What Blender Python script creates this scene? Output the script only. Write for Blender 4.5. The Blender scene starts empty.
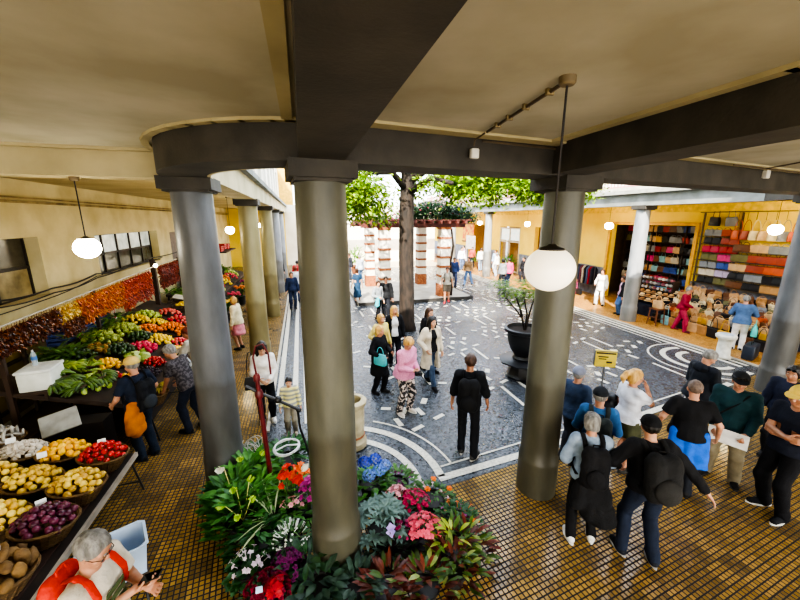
import bpy, math, random
import numpy as np
from mathutils import Vector, Matrix, Euler
R = random.Random(11)
NR = np.random.RandomState(5)
scene = bpy.context.scene
COL = scene.collection
PI = math.pi
rad = math.radians

# ---------------------------------------------------------------- materials
def lin(c):
    if isinstance(c, str):
        c = c.lstrip('#'); c = [int(c[i:i+2], 16)/255 for i in (0, 2, 4)]
    return tuple((x/12.92 if x <= .04045 else ((x+.055)/1.055)**2.4) for x in c[:3]) + (1,)
MATS = {}
def mat(c, rough=.6, c2=None, scale=6., bump=0., bscale=None, metal=0., emit=0., trans=0., spec=.5, detail=5., coat=0., lo=.35, hi=.65, sub=0., alpha=1., stretch=None):
    key = (c, rough, c2, scale, bump, bscale, metal, emit, trans, spec, detail, coat, lo, hi, sub, alpha, stretch)
    if key in MATS: return MATS[key]
    m = bpy.data.materials.new('surface'); m.use_nodes = True
    nt = m.node_tree; N = nt.nodes; b = N['Principled BSDF']
    b.inputs['Roughness'].default_value = rough; b.inputs['Metallic'].default_value = metal
    b.inputs['Specular IOR Level'].default_value = spec
    b.inputs['Coat Weight'].default_value = coat
    b.inputs['Transmission Weight'].default_value = trans
    b.inputs['Alpha'].default_value = alpha
    if sub: b.inputs['Subsurface Weight'].default_value = sub; b.inputs['Subsurface Radius'].default_value = (.02, .008, .004)
    tc = N.new('ShaderNodeTexCoord'); mp = N.new('ShaderNodeMapping'); nt.links.new(tc.outputs['Object'], mp.inputs[0])
    if stretch: mp.inputs['Scale'].default_value = stretch
    if c2 is None:
        l = lin(c); c2l = tuple(x*.72 for x in l[:3]) + (1,)
    else: l, c2l = lin(c), lin(c2)
    no = N.new('ShaderNodeTexNoise'); no.inputs['Scale'].default_value = scale; no.inputs['Detail'].default_value = detail
    nt.links.new(mp.outputs[0], no.inputs['Vector'])
    cr = N.new('ShaderNodeValToRGB'); cr.color_ramp.elements[0].position = lo; cr.color_ramp.elements[1].position = hi
    cr.color_ramp.elements[0].color = c2l; cr.color_ramp.elements[1].color = l
    nt.links.new(no.outputs[0], cr.inputs[0]); nt.links.new(cr.outputs[0], b.inputs['Base Color'])
    if emit:
        nt.links.new(cr.outputs[0], b.inputs['Emission Color']); b.inputs['Emission Strength'].default_value = emit
    if bump:
        n2 = N.new('ShaderNodeTexNoise'); n2.inputs['Scale'].default_value = bscale or scale*4; n2.inputs['Detail'].default_value = 3
        nt.links.new(mp.outputs[0], n2.inputs['Vector'])
        bp = N.new('ShaderNodeBump'); bp.inputs['Strength'].default_value = bump; bp.inputs['Distance'].default_value = .02
        nt.links.new(n2.outputs[0], bp.inputs['Height']); nt.links.new(bp.outputs[0], b.inputs['Normal'])
    MATS[key] = m
    return m

def cloth(c, c2=None, **k): return mat(c, k.pop('rough', .85), c2, scale=k.pop('scale', 9), bump=.35, bscale=60, spec=.25, **k)

def stripes(c, c2, freq, axis=2, rough=.8, thr=.5):
    m = bpy.data.materials.new('stripes'); m.use_nodes = True
    nt = m.node_tree; N = nt.nodes; b = N['Principled BSDF']; b.inputs['Roughness'].default_value = rough
    tc = N.new('ShaderNodeTexCoord'); sx = N.new('ShaderNodeSeparateXYZ'); nt.links.new(tc.outputs['Object'], sx.inputs[0])
    mu = N.new('ShaderNodeMath'); mu.operation = 'MULTIPLY'; mu.inputs[1].default_value = freq; nt.links.new(sx.outputs[axis], mu.inputs[0])
    fr = N.new('ShaderNodeMath'); fr.operation = 'FRACT'; nt.links.new(mu.outputs[0], fr.inputs[0])
    cr = N.new('ShaderNodeValToRGB'); cr.color_ramp.interpolation = 'CONSTANT'
    cr.color_ramp.elements[0].color = lin(c); cr.color_ramp.elements[1].color = lin(c2); cr.color_ramp.elements[1].position = thr
    nt.links.new(fr.outputs[0], cr.inputs[0]); nt.links.new(cr.outputs[0], b.inputs['Base Color'])
    return m

# ---------------------------------------------------------------- mesh builder
def frame_of(d):
    d = Vector(d).normalized(); a = Vector((0, 0, 1)) if abs(d.z) < .9 else Vector((1, 0, 0))
    u = d.cross(a).normalized(); return d, u, u.cross(d)
class MB:
    def __init__(s): s.v = []; s.f = []; s.m = []; s.sm = []
    def add(s, vs, fs, mi=0, smooth=True):
        o = len(s.v); s.v += [tuple(v) for v in vs]
        for f in fs: s.f.append([o+i for i in f]); s.m.append(mi); s.sm.append(smooth)
        return s
    def box(s, c, size, rz=0, mi=0, rx=0, ry=0, taper=1.):
        M = Euler((rx, ry, rz)).to_matrix(); c = Vector(c); x, y, z = [q/2 for q in size]
        vs = []
        for sz in (-1, 1):
            t = taper if sz > 0 else 1
            for sx, sy in ((-1, -1), (1, -1), (1, 1), (-1, 1)): vs.append(c + M @ Vector((sx*x*t, sy*y*t, sz*z)))
        return s.add(vs, [(3, 2, 1, 0), (4, 5, 6, 7), (0, 1, 5, 4), (1, 2, 6, 5), (2, 3, 7, 6), (3, 0, 4, 7)], mi, False)
    def rbox(s, c, size, rz=0, mi=0, b=.02, rx=0, ry=0):
        # box with rounded edges: superellipsoid-like stack of rounded rectangles
        M = Euler((rx, ry, rz)).to_matrix(); c = Vector(c); x, y, z = [q/2 for q in size]; b = min(b, x*.95, y*.95, z*.95)
        prof = [(b, -z), (b*.3, -z+b*.3), (0, -z+b), (0, z-b), (b*.3, z-b*.3), (b, z)]
        rings = []
        for ins, zz in prof:
            ring = []
            for cx, cy, a0 in ((1, 1, 0), (-1, 1, 90), (-1, -1, 180), (1, -1, 270)):
                for k in range(4):
                    a = rad(a0+30*k); rr = b-ins*.999
                    ring.append(c + M @ Vector((cx*(x-b)+rr*math.cos(a), cy*(y-b)+rr*math.sin(a), zz)))
            rings.append(ring)
        return s.rings(rings, mi)
    def rings(s, rings, mi=0, cap=True, close=True, smooth=True):
        n = len(rings[0]); vs = [v for r in rings for v in r]; fs = []
        for i in range(len(rings)-1):
            for j in range(n if close else n-1):
                k = (j+1) % n; fs.append((i*n+j, i*n+k, (i+1)*n+k, (i+1)*n+j))
        if cap and close: fs.append(tuple(range(n-1, -1, -1))); fs.append(tuple((len(rings)-1)*n+j for j in range(n)))
        return s.add(vs, fs, mi, smooth)
    def tube(s, pts, r, n=8, mi=0, flat=1.):
        pts = [Vector(p) for p in pts]; rings = []; up = None
        rs = r if hasattr(r, '__len__') else [r]*len(pts)
        for i, p in enumerate(pts):
            d = (pts[min(i+1, len(pts)-1)]-pts[max(i-1, 0)]); d = d.normalized() if d.length > 1e-9 else Vector((0, 0, 1))
            if up is None: _, u, w = frame_of(d)
            else:
                u = up - d*up.dot(d); u = u.normalized() if u.length > 1e-6 else frame_of(d)[1]
            w = u.cross(d); up = u
            rings.append([p + (u*math.cos(2*PI*k/n) + w*math.sin(2*PI*k/n)*flat)*rs[i] for k in range(n)])
        return s.rings([list(reversed(q)) for q in rings], mi)
    def lathe(s, prof, c=(0, 0, 0), n=24, mi=0, M=None, sx=1., sy=1., cap=True):
        c = Vector(c); rings = []
        for r, z in prof:
            ring = []
            for k in range(n):
                a = 2*PI*k/n; v = Vector((r*math.cos(a)*sx, r*math.sin(a)*sy, z))
                ring.append(c + (M @ v if M else v))
            rings.append(ring)
        return s.rings(rings, mi, cap)
    def ell(s, c, r, nu=14, nv=8, mi=0, M=None):
        return s.lathe([(max(1e-4, math.sin(PI*i/nv)), -math.cos(PI*i/nv)) for i in range(nv+1)], (0, 0, 0), nu, mi)._xf(nu*(nv+1), c, r, M)
    def _xf(s, n, c, r, M):
        c = Vector(c)
        for i in range(len(s.v)-n, len(s.v)):
            v = Vector(s.v[i]); v = Vector((v.x*r[0], v.y*r[1], v.z*r[2]))
            s.v[i] = tuple(c + (M @ v if M else v))
        return s
    def poly(s, pts, mi=0, smooth=False): return s.add(pts, [tuple(range(len(pts)))], mi, smooth)
    def prism(s, pts, z0, z1, mi=0):
        n = len(pts); vs = [(p[0], p[1], z0) for p in pts] + [(p[0], p[1], z1) for p in pts]
        fs = [tuple(range(n-1, -1, -1)), tuple(range(n, 2*n))] + [(i, (i+1) % n, n+(i+1) % n, n+i) for i in range(n)]
        return s.add(vs, fs, mi, False)
    def leaf(s, p, d, up, L, w, mi=0, bend=.2, seg=2):
        p = Vector(p); d, u = Vector(d).normalized(), Vector(up); u = (u - d*u.dot(d)); u = u.normalized() if u.length > 1e-5 else frame_of(d)[1]
        sd = d.cross(u); vs = [p]
        ws = [(.35, .8), (.7, .85)] if seg == 2 else [(.5, 1.)]
        for t, q in ws:
            m = p + d*L*t - u*L*bend*t*t
            vs += [m - sd*w*q*.5 + u*w*.12, m, m + sd*w*q*.5 + u*w*.12]
        vs.append(p + d*L - u*L*bend)
        if seg == 2: fs = [(0, 2, 1), (0, 3, 2), (1, 2, 5, 4), (2, 3, 6, 5), (4, 5, 7), (5, 6, 7)]
        else: fs = [(0, 2, 1), (0, 3, 2), (1, 2, 4), (2, 3, 4)]
        return s.add(vs, fs, mi, True)
    def build(s, name, mats, parent=None, loc=None, kind=None, sharp=40):
        me = bpy.data.meshes.new(name); me.from_pydata(s.v, [], s.f)
        if not isinstance(mats, (list, tuple)): mats = [mats]
        for m in mats: me.materials.append(m)
        me.polygons.foreach_set('material_index', s.m); me.polygons.foreach_set('use_smooth', s.sm)
        if sharp: me.set_sharp_from_angle(angle=rad(sharp))
        me.update()
        return link(name, me, parent, loc, kind)
def link(name, me, parent=None, loc=None, kind=None):
    o = bpy.data.objects.new(name, me); COL.objects.link(o)
    if parent: o.parent = parent
    if loc: o.location = loc
    if kind: o['kind'] = kind
    return o
def tag(o, label, cat, group=None, kind=None):
    if label: o['label'] = label
    if cat: o['category'] = cat
    if group: o['group'] = group
    if kind: o['kind'] = kind
    return o
def thing(name, label, cat, loc=(0, 0, 0), rz=0, group=None):
    o = bpy.data.objects.new(name, None); COL.objects.link(o); o.location = loc; o.rotation_euler = (0, 0, rz); o.empty_display_size = .1
    return tag(o, label, cat, group)
def dup(o, loc, rz=0, label=None, group=None, mats=None, rot=None, scale=None, parent=None, kids=True):
    c = o.copy(); COL.objects.link(c)
    c.location = loc; c.rotation_euler = rot if rot else (0, 0, rz)
    if scale: c.scale = scale if hasattr(scale, '__len__') else (scale,)*3
    if label: c['label'] = label
    if group: c['group'] = group
    if mats: setmats(c, mats)
    if kids:
        for ch in o.children:
            k = ch.copy(); COL.objects.link(k); k.parent = c
            for g in ch.children:
                q = g.copy(); COL.objects.link(q); q.parent = k
    return c
def setmats(o, mats):
    for i, m in enumerate(mats):
        if m is not None and i < len(o.material_slots): o.material_slots[i].link = 'OBJECT'; o.material_slots[i].material = m
def struct(name, mb, m, **k): return mb.build(name, m, kind='structure', **k)
def text_mesh(body, size, m, name, parent, loc, rot, ext=.001, align='CENTER'):
    cu = bpy.data.curves.new(name, 'FONT'); cu.body = body; cu.size = size; cu.align_x = align; cu.align_y = 'CENTER'; cu.extrude = ext
    cu.resolution_u = 3
    o = bpy.data.objects.new(name, cu); COL.objects.link(o)
    dg = bpy.context.evaluated_depsgraph_get(); dg.update(); me = bpy.data.meshes.new_from_object(o.evaluated_get(dg))
    bpy.data.objects.remove(o); bpy.data.curves.remove(cu)
    me.materials.clear(); me.materials.append(m)
    t = bpy.data.objects.new(name, me); COL.objects.link(t); t.parent = parent; t.location = loc; t.rotation_euler = rot
    return t
# ---------------------------------------------------------------- the building
CONC = mat('#6d6a58', .55, '#575545', scale=2.2, bump=.12, bscale=40, spec=.4)
def column_mat(lit):
    # concrete, darker and glossier paint band on the lower part
    m = bpy.data.materials.new('column_concrete'); m.use_nodes = True
    nt = m.node_tree; N = nt.nodes; b = N['Principled BSDF']
    tc = N.new('ShaderNodeTexCoord'); mp = N.new('ShaderNodeMapping'); mp.inputs['Scale'].default_value = (1.6, 1.6, .5)
    nt.links.new(tc.outputs['Object'], mp.inputs[0])
    no = N.new('ShaderNodeTexNoise'); no.inputs['Scale'].default_value = 3; no.inputs['Detail'].default_value = 7; nt.links.new(mp.outputs[0], no.inputs[0])
    cr = N.new('ShaderNodeValToRGB'); cr.color_ramp.elements[0].position = .3; cr.color_ramp.elements[1].position = .7
    cr.color_ramp.elements[0].color = lin(lit[0]); cr.color_ramp.elements[1].color = lin(lit[1]); nt.links.new(no.outputs[0], cr.inputs[0])
    sx = N.new('ShaderNodeSeparateXYZ'); nt.links.new(tc.outputs['Object'], sx.inputs[0])
    ad = N.new('ShaderNodeMath'); ad.operation = 'MULTIPLY_ADD'; ad.inputs[1].default_value = .25; nt.links.new(no.outputs[0], ad.inputs[0]); nt.links.new(sx.outputs[2], ad.inputs[2])
    rm = N.new('ShaderNodeMapRange'); rm.inputs[1].default_value = 1.75; rm.inputs[2].default_value = 1.85; nt.links.new(ad.outputs[0], rm.inputs[0])
    mx = N.new('ShaderNodeMix'); mx.data_type = 'RGBA'; mx.blend_type = 'MULTIPLY'; mx.inputs[0].default_value = 1
    c2 = N.new('ShaderNodeValToRGB'); c2.color_ramp.elements[0].color = (.66, .62, .55, 1); c2.color_ramp.elements[1].color = (1, 1, 1, 1)
    nt.links.new(rm.outputs[0], c2.inputs[0]); nt.links.new(cr.outputs[0], mx.inputs[6]); nt.links.new(c2.outputs[0], mx.inputs[7])
    nt.links.new(mx.outputs[2], b.inputs['Base Color'])
    b.inputs['Roughness'].default_value = .42
    n2 = N.new('ShaderNodeTexNoise'); n2.inputs['Scale'].default_value = 45; nt.links.new(tc.outputs['Object'], n2.inputs[0])
    bp = N.new('ShaderNodeBump'); bp.inputs['Strength'].default_value = .12; bp.inputs['Distance'].default_value = .01
    nt.links.new(n2.outputs[0], bp.inputs['Height']); nt.links.new(bp.outputs[0], b.inputs['Normal'])
    return m
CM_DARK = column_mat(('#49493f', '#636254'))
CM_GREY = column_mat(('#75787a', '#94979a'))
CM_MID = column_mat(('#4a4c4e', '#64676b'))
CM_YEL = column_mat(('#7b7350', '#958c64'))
BEAM = mat('#464139', .75, '#34312b', scale=3, bump=.15, bscale=50)
CREAM = mat('#b3a67e', .8, '#9c906a', scale=1.5, bump=.05)
CEIL = mat('#b9b39d', .8, '#9c957c', scale=1.1, bump=.06, bscale=25, detail=8)
OCHRE = mat('#f2d24e', .75, '#eac73e', scale=1.5, bump=.04)
GREYST = mat('#8b8f8c', .8, '#6f726c', scale=2, bump=.1)
WHITEW = mat('#ece6d6', .85, '#dcd4c0', scale=1)

def tile_mat(rot, cols, grout):
    m = bpy.data.materials.new('ceramic_tiles'); m.use_nodes = True
    nt = m.node_tree; N = nt.nodes; b = N['Principled BSDF']
    tc = N.new('ShaderNodeTexCoord'); mp = N.new('ShaderNodeMapping'); mp.inputs['Rotation'].default_value = (0, 0, rot)
    nt.links.new(tc.outputs['Object'], mp.inputs[0])
    def brick(sz, mortar):
        k = N.new('ShaderNodeTexBrick'); k.offset = 0; k.squash = 1; k.inputs['Scale'].default_value = 1
        k.inputs['Brick Width'].default_value = sz; k.inputs['Row Height'].default_value = sz; k.inputs['Mortar Size'].default_value = mortar
        k.inputs['Mortar Smooth'].default_value = .25; k.inputs['Bias'].default_value = 0
        k.inputs['Color1'].default_value = (0, 0, 0, 1); k.inputs['Color2'].default_value = (1, 1, 1, 1)
        nt.links.new(mp.outputs[0], k.inputs[0]); return k
    sm = brick(.0575, .0085); bg = brick(.23, .0095)
    cr = N.new('ShaderNodeValToRGB'); cr.color_ramp.elements[0].color = lin(cols[0]); cr.color_ramp.elements[1].color = lin(cols[1]); cr.color_ramp.elements[1].position = .85
    e = cr.color_ramp.elements.new(.4); e.color = lin(cols[2])
    nt.links.new(bg.outputs[0], cr.inputs[0])
    mx0 = N.new('ShaderNodeMix'); mx0.data_type = 'RGBA'; mx0.blend_type = 'MULTIPLY'; mx0.inputs[0].default_value = .35
    nt.links.new(cr.outputs[0], mx0.inputs[6]); nt.links.new(sm.outputs[0], mx0.inputs[7])
    mxm = N.new('ShaderNodeMath'); mxm.operation = 'MAXIMUM'; nt.links.new(sm.outputs['Fac'], mxm.inputs[0]); nt.links.new(bg.outputs['Fac'], mxm.inputs[1])
    mx = N.new('ShaderNodeMix'); mx.data_type = 'RGBA'; nt.links.new(mxm.outputs[0], mx.inputs[0]); nt.links.new(mx0.outputs[2], mx.inputs[6]); mx.inputs[7].default_value = lin(grout)
    nt.links.new(mx.outputs[2], b.inputs['Base Color'])
    rr = N.new('ShaderNodeMapRange'); rr.inputs[3].default_value = .16; rr.inputs[4].default_value = .75; nt.links.new(mxm.outputs[0], rr.inputs[0]); nt.links.new(rr.outputs[0], b.inputs['Roughness'])
    sb = N.new('ShaderNodeMath'); sb.operation = 'SUBTRACT'; sb.inputs[0].default_value = 1; nt.links.new(mxm.outputs[0], sb.inputs[1])
    n2 = N.new('ShaderNodeTexNoise'); n2.inputs['Scale'].default_value = 14; nt.links.new(tc.outputs['Object'], n2.inputs[0])
    ad = N.new('ShaderNodeMath'); ad.operation = 'MULTIPLY_ADD'; ad.inputs[1].default_value = .8; nt.links.new(n2.outputs[0], ad.inputs[0]); nt.links.new(sb.outputs[0], ad.inputs[2])
    bp = N.new('ShaderNodeBump'); bp.inputs['Strength'].default_value = .5; bp.inputs['Distance'].default_value = .006
    nt.links.new(ad.outputs[0], bp.inputs['Height']); nt.links.new(bp.outputs[0], b.inputs['Normal'])
    return m
TILE = tile_mat(-rad(7.5), ('#78613a', '#a88646', '#94763d'), '#17110c')
TILE_L = tile_mat(0, ('#7a6238', '#a88545', '#92743b'), '#17110c')
TILE_R = tile_mat(0, ('#c78f3e', '#dfa850', '#d39c46'), '#7a552a')

def cobble_mat():
    m = bpy.data.materials.new('dark_cobbles'); m.use_nodes = True
    nt = m.node_tree; N = nt.nodes; b = N['Principled BSDF']
    tc = N.new('ShaderNodeTexCoord'); vo = N.new('ShaderNodeTexVoronoi'); vo.inputs['Scale'].default_value = 22; nt.links.new(tc.outputs['Object'], vo.inputs['Vector'])
    ve = N.new('ShaderNodeTexVoronoi'); ve.feature = 'DISTANCE_TO_EDGE'; ve.inputs['Scale'].default_value = 22; nt.links.new(tc.outputs['Object'], ve.inputs['Vector'])
    hs = N.new('ShaderNodeRGBToBW'); nt.links.new(vo.outputs['Color'], hs.inputs[0])
    cr = N.new('ShaderNodeValToRGB'); cr.color_ramp.elements[0].color = lin('#15181b'); cr.color_ramp.elements[1].color = lin('#565c63'); nt.links.new(hs.outputs[0], cr.inputs[0])
    nt.links.new(cr.outputs[0], b.inputs['Base Color'])
    n2 = N.new('ShaderNodeTexNoise'); n2.inputs['Scale'].default_value = .7; nt.links.new(tc.outputs['Object'], n2.inputs[0])
    rr = N.new('ShaderNodeMapRange'); rr.inputs[1].default_value = .3; rr.inputs[2].default_value = .7; rr.inputs[3].default_value = .1; rr.inputs[4].default_value = .3; nt.links.new(n2.outputs[0], rr.inputs[0]); nt.links.new(rr.outputs[0], b.inputs['Roughness'])
    mr = N.new('ShaderNodeMapRange'); mr.inputs[2].default_value = .25; nt.links.new(ve.outputs[0], mr.inputs[0])
    ad = N.new('ShaderNodeMath'); ad.operation = 'MULTIPLY_ADD'; ad.inputs[1].default_value = .6; nt.links.new(hs.outputs[0], ad.inputs[0]); nt.links.new(mr.outputs[0], ad.inputs[2])
    bp = N.new('ShaderNodeBump'); bp.inputs['Strength'].default_value = .4; bp.inputs['Distance'].default_value = .01
    nt.links.new(ad.outputs[0], bp.inputs['Height']); nt.links.new(bp.outputs[0], b.inputs['Normal'])
    return m
COBBLE = cobble_mat()
WSTONE = mat('#cfcaba', .35, '#a29e92', scale=24, bump=.5, bscale=30, lo=.3, hi=.6)

CZ, BZ = 4.56, 4.26          # ceiling and beam underside
COLS = {'a': (-1.24, 4.95), 'b': (.19, 3.36), 'c': (3.06, 3.72), 'd': (10.0, 4.85)}
def rowy(x): return 3.36 + (.124*(x-.24) if x < 3 else .342 + .162*(x-3))

# ground: dark cobbled court with tiled galleries a finger above
struct('floor_court', MB().poly([(-30, -15, -.03), (45, -15, -.03), (45, 60, -.03), (-30, 60, -.03)]), mat('#6b6a66', .9))
struct('floor_courtyard', MB().poly([(-1, 2.5, -.005), (11.6, 2.5, -.005), (11.6, 40, -.005), (-1, 40, -.005)]), COBBLE)
arc = [(.24+1.05*math.cos(rad(a)), 4.95-1.02*math.sin(rad(a))) for a in range(180, 89, -10)]
arc = [(-.82 if i == 0 else x, y) for i, (x, y) in enumerate(arc)]
edge = [(x, rowy(x)+.52) for x in (.6, 3, 6, 10)] + [(11.35, 5.7)]
g = MB()
g.prism([(-1.62, -5), (17, -5), (17, 5.7)] + edge[::-1] + [(.24, 3.92)] + [(x, y) for x, y in arc[::-1][1:]] + [(-.82, 6.2), (-1.62, 6.2)], -.1, .012)
struct('floor_gallery', g, TILE)
struct('floor_left_gallery', MB().prism([(-5.6, -5), (-1.62, -5), (-1.62, 6.2), (-.82, 6.2), (-.82, 31), (-5.6, 31)], -.1, .012), TILE_L)
struct('floor_right_gallery', MB().prism([(11.42, 5.7), (17, 5.7), (17, 40), (11.42, 40)], -.1, .014), TILE_R)
struct('floor_far_gallery', MB().prism([(-.8, 27.5), (11.4, 27.5), (11.4, 36), (-.8, 36)], -.1, .012), mat('#b8aa90', .5))

# white stone inlays of the court
mo = MB(); ZI = .0035
def strip(p, w, mb=mo):
    p = [Vector((a, b, ZI)) for a, b in p]; L = []
    for i, q in enumerate(p):
        d = (p[min(i+1, len(p)-1)]-p[max(i-1, 0)]).normalized(); nrm = Vector((-d.y, d.x, 0))*w*.5; L.append((q+nrm, q-nrm))
    for i in range(len(L)-1): mb.poly([L[i][1], L[i+1][1], L[i+1][0], L[i][0]])
def arcpts(cx, cy, r, a0, a1, n=24): return [(cx+r*math.cos(rad(a0+(a1-a0)*i/n)), cy+r*math.sin(rad(a0+(a1-a0)*i/n))) for i in range(n+1)]
for dx in (-.66, -.33, .02): strip([(dx, 7.2), (dx, 31)], .12)
strip([(-.12, 6.3), (-.12, 31)], .05)
strip(arcpts(.15, 4.35, 1.68, -2, 95), .13); strip(arcpts(.15, 4.35, 1.32, -5, 100), .12); strip(arcpts(.15, 4.35, 1.95, 5, 60), .04)
strip([(1.78, 4.26), (3.3, 4.42), (6, 4.8), (9.6, 5.38)], .13); strip([(1.95, 3.97), (3.0, 4.09), (6, 4.5), (10, 5.15)], .13)
strip([(1.9, 4.5), (6, 5.03), (9.3, 5.55)], .035)
for x in (11.22, 10.98): strip([(x, 6.0), (x, 40)], .12)
strip([(10.74, 8), (10.74, 40)], .05)
for r in (.95, .58, 1.3): strip(arcpts(10.55, 6.6, r, 75, 285), .14 if r != 1.3 else .05)
def inside(x, y):
    if x < .35 or x > 10.45 or y > 27: return False
    if y < 4.85+.13*x: return False
    if math.hypot(x-.15, y-4.35) < 2.1 and x < 2.3 and y < 6.4: return False
    if math.hypot(x-10.55, y-6.6) < 1.55: return False
    if 1.6 < x < 8.2 and 15.4 < y < 20.2: return False
    if math.hypot(x-3.4, y-11.5) < .75: return False
    return True
for i in range(-4, 26):
    for n in range(-6, 16):
        x = 8.97 + .52*(i-17); y0 = 5.92 + .5*(x-8.97) + 2.2*n
        if i % 4 < 2 and inside(x, y0+.1) and inside(x, y0+.75): strip([(x, y0), (x, y0+.9)], .075)
        for (dx, dy, L, w, a) in ((.2, 1.12, .26, .09, 25), (-.1, 1.4, .28, .10, 100), (.12, 1.78, .24, .12, 60), (-.22, 1.95, .2, .1, -20)):
            px, py = x+dx, y0+dy
            if (i*3+n) % 4 and inside(px, py): strip([(px-math.cos(rad(a))*L/2, py-math.sin(rad(a))*L/2), (px+math.cos(rad(a))*L/2, py+math.sin(rad(a))*L/2)], w)
struct('trim_mosaic', mo, WSTONE)
struct('trim_kerb', MB().box((11.42, 22.9, 0), (.07, 34.2, .06)).box((-.8, 18.7, 0), (.06, 25, .05)), mat('#b9b2a2', .6))

# columns
def column(name, x, y, m, label, top=4.12, capw=.56, r=.242, rz=0):
    mb = MB(); prof = [(r*1.1, 0), (r*1.11, .5), (r*1.1, .545), (r*1.035, .57), (r*1.02, .75), (r*1.01, 1.8), (r*.97, 3.0), (r*.93, top-.02), (r*.93, top)]
    mb.lathe(prof, (0, 0, 0), 40)
    o = mb.build(name, m, loc=(x, y, .012), kind='structure'); o['label'] = label
    c = MB(); c.box((0, 0, top+.07), (capw, capw, .14), rz=rz); c.box((0, 0, top-.012), (capw*.86, capw*.86, .03), rz=rz)
    c.build('capital', BEAM, o); return o
column('pillar', *COLS['b'], CM_DARK, 'thick round concrete column rising out of the flower display', rz=rad(5))
column('pillar', *COLS['c'], CM_DARK, 'round concrete column beside the tour group with the big white globe lamp before it', rz=rad(7))
column('pillar', *COLS['a'], CM_MID, 'grey round column between the fruit stall and the flower display', rz=0)
column('pillar', *COLS['d'], CM_MID, 'grey round column behind the man in the yellow cap', rz=rad(9))
LY = [9.75, 14.6, 19.4, 24.2]
LLAB = ['yellowish round column behind the woman in the white shirt', 'yellowish round column beside the left corridor, third along', 'pale column deep in the left corridor', 'farthest pale column of the left corridor']
for y, l in zip(LY, LLAB): column('pillar', -1.24, y, CM_YEL if y < 16 else CM_GREY, l)
RY = [10.3, 15.3, 21.3, 27]
RLAB = ['sunlit grey column standing before the bag shop doorway', 'grey column half hidden behind the globe lamp and the near column', 'white sunlit column before the yellow far shops', 'farthest pale column of the right arcade']
for y, l in zip(RY, RLAB): column('pillar', 11.9, y, CM_GREY, l)
for x in (2.2, 5.4, 8.7): column('pillar', x, 28.2, CM_GREY, 'pale column of the far arcade beyond the pergola', r=.25)

# beams round the court
def ribbon(name, pts, w, z0, z1, m, close_ends=True):
    P = [Vector((a, b, 0)) for a, b in pts]; Lf, Rt = [], []
    for i, q in enumerate(P):
        d = (P[min(i+1, len(P)-1)]-P[max(i-1, 0)]).normalized(); n = Vector((-d.y, d.x, 0))*w*.5; Lf.append(q+n); Rt.append(q-n)
    mb = MB(); mb.rings([[(l.x, l.y, z0), (r.x, r.y, z0), (r.x, r.y, z1), (l.x, l.y, z1)] for l, r in zip(Lf, Rt)], smooth=False)
    mb.sm = [True]*len(mb.sm)
    return mb.build(name, m, kind='structure', sharp=35)
curve = [(.24+1.47*math.cos(rad(a)), 4.83+1.47*math.sin(rad(a))) for a in range(180, 271, 6)]
ribbon('beam_corner', curve + [(.3, 3.36)], .46, BZ, CZ+.02, BEAM)
ribbon('beam_front', [(.2, 3.36), (3.0, 3.7)], .46, BZ, CZ+.02, BEAM)
ribbon('beam_front', [(3.0, 3.7), (10.2, 4.87)], .44, BZ, CZ+.02, BEAM)
ribbon('beam_front', [(10.0, 4.83), (11.2, 5.3), (11.85, 6.6)], .44, BZ, CZ+.1, BEAM)
ribbon('beam_cross', [(.2, 3.3), (.2, -5)], .37, BZ+.01, CZ+.03, BEAM)
ribbon('beam_cross', [(2.85, 3.6), (2.72, 1.4), (2.72, -5)], .42, BZ+.01, CZ+.03, BEAM)
LARCH = mat('#c9bd98', .8, '#a79b76', scale=1.2, bump=.08)
ribbon('beam_left_arcade', [(-1.23, 4.8), (-1.23, 31)], .46, BZ, 4.66, LARCH)
ribbon('cornice_left_arcade', [(-1.05, 5.1), (-1.05, 31)], .34, 4.66, 4.78, GREYST)
struct('cornice_corner', MB().rings([[(.24+rr*math.cos(rad(a)), 4.83+rr*math.sin(rad(a)), z) for rr, z in ((1.235, BZ+.001), (1.2, BZ+.001), (1.2, 4.66), (1.235, 4.66))] for a in range(180, 271, 6)]), LARCH)
ribbon('beam_right_arcade', [(11.88, 5.6), (11.88, 40)], .46, BZ, 4.68, GREYST)
ribbon('cornice_right_arcade', [(11.74, 6), (11.74, 40)], .5, 4.68, 4.8, mat('#a7a79b', .8))
ribbon('beam_far_arcade', [(-1.2, 28.2), (11.9, 28.2)], .5, BZ, 4.8, WHITEW)
ribbon('beam_left_wall', [(-1.45, 5.02), (-5.6, 5.02)], .36, BZ, CZ+.03, CREAM)

# ceilings
struct('ceiling_front', MB().prism([(-5.6, -5), (17, -5), (17, 6.3), (10.2, 5.0), (3, 3.82), (.24, 3.5), (-.9, 3.9), (-1.3, 4.8), (-1.3, 5.1), (-5.6, 5.1)], CZ, CZ+.2), CEIL)
struct('ceiling_left', MB().prism([(-5.6, 5.1), (-1.1, 5.1), (-1.1, 31), (-5.6, 31)], CZ+.02, CZ+.2), mat('#c2b387', .85, '#a8996c', scale=.8))
struct('ceiling_right', MB().prism([(11.8, 6.3), (17, 6.3), (17, 40), (11.8, 40)], CZ-.06, CZ+.2), mat('#e0bf4c', .85, '#d0ad3c', scale=1))
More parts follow.
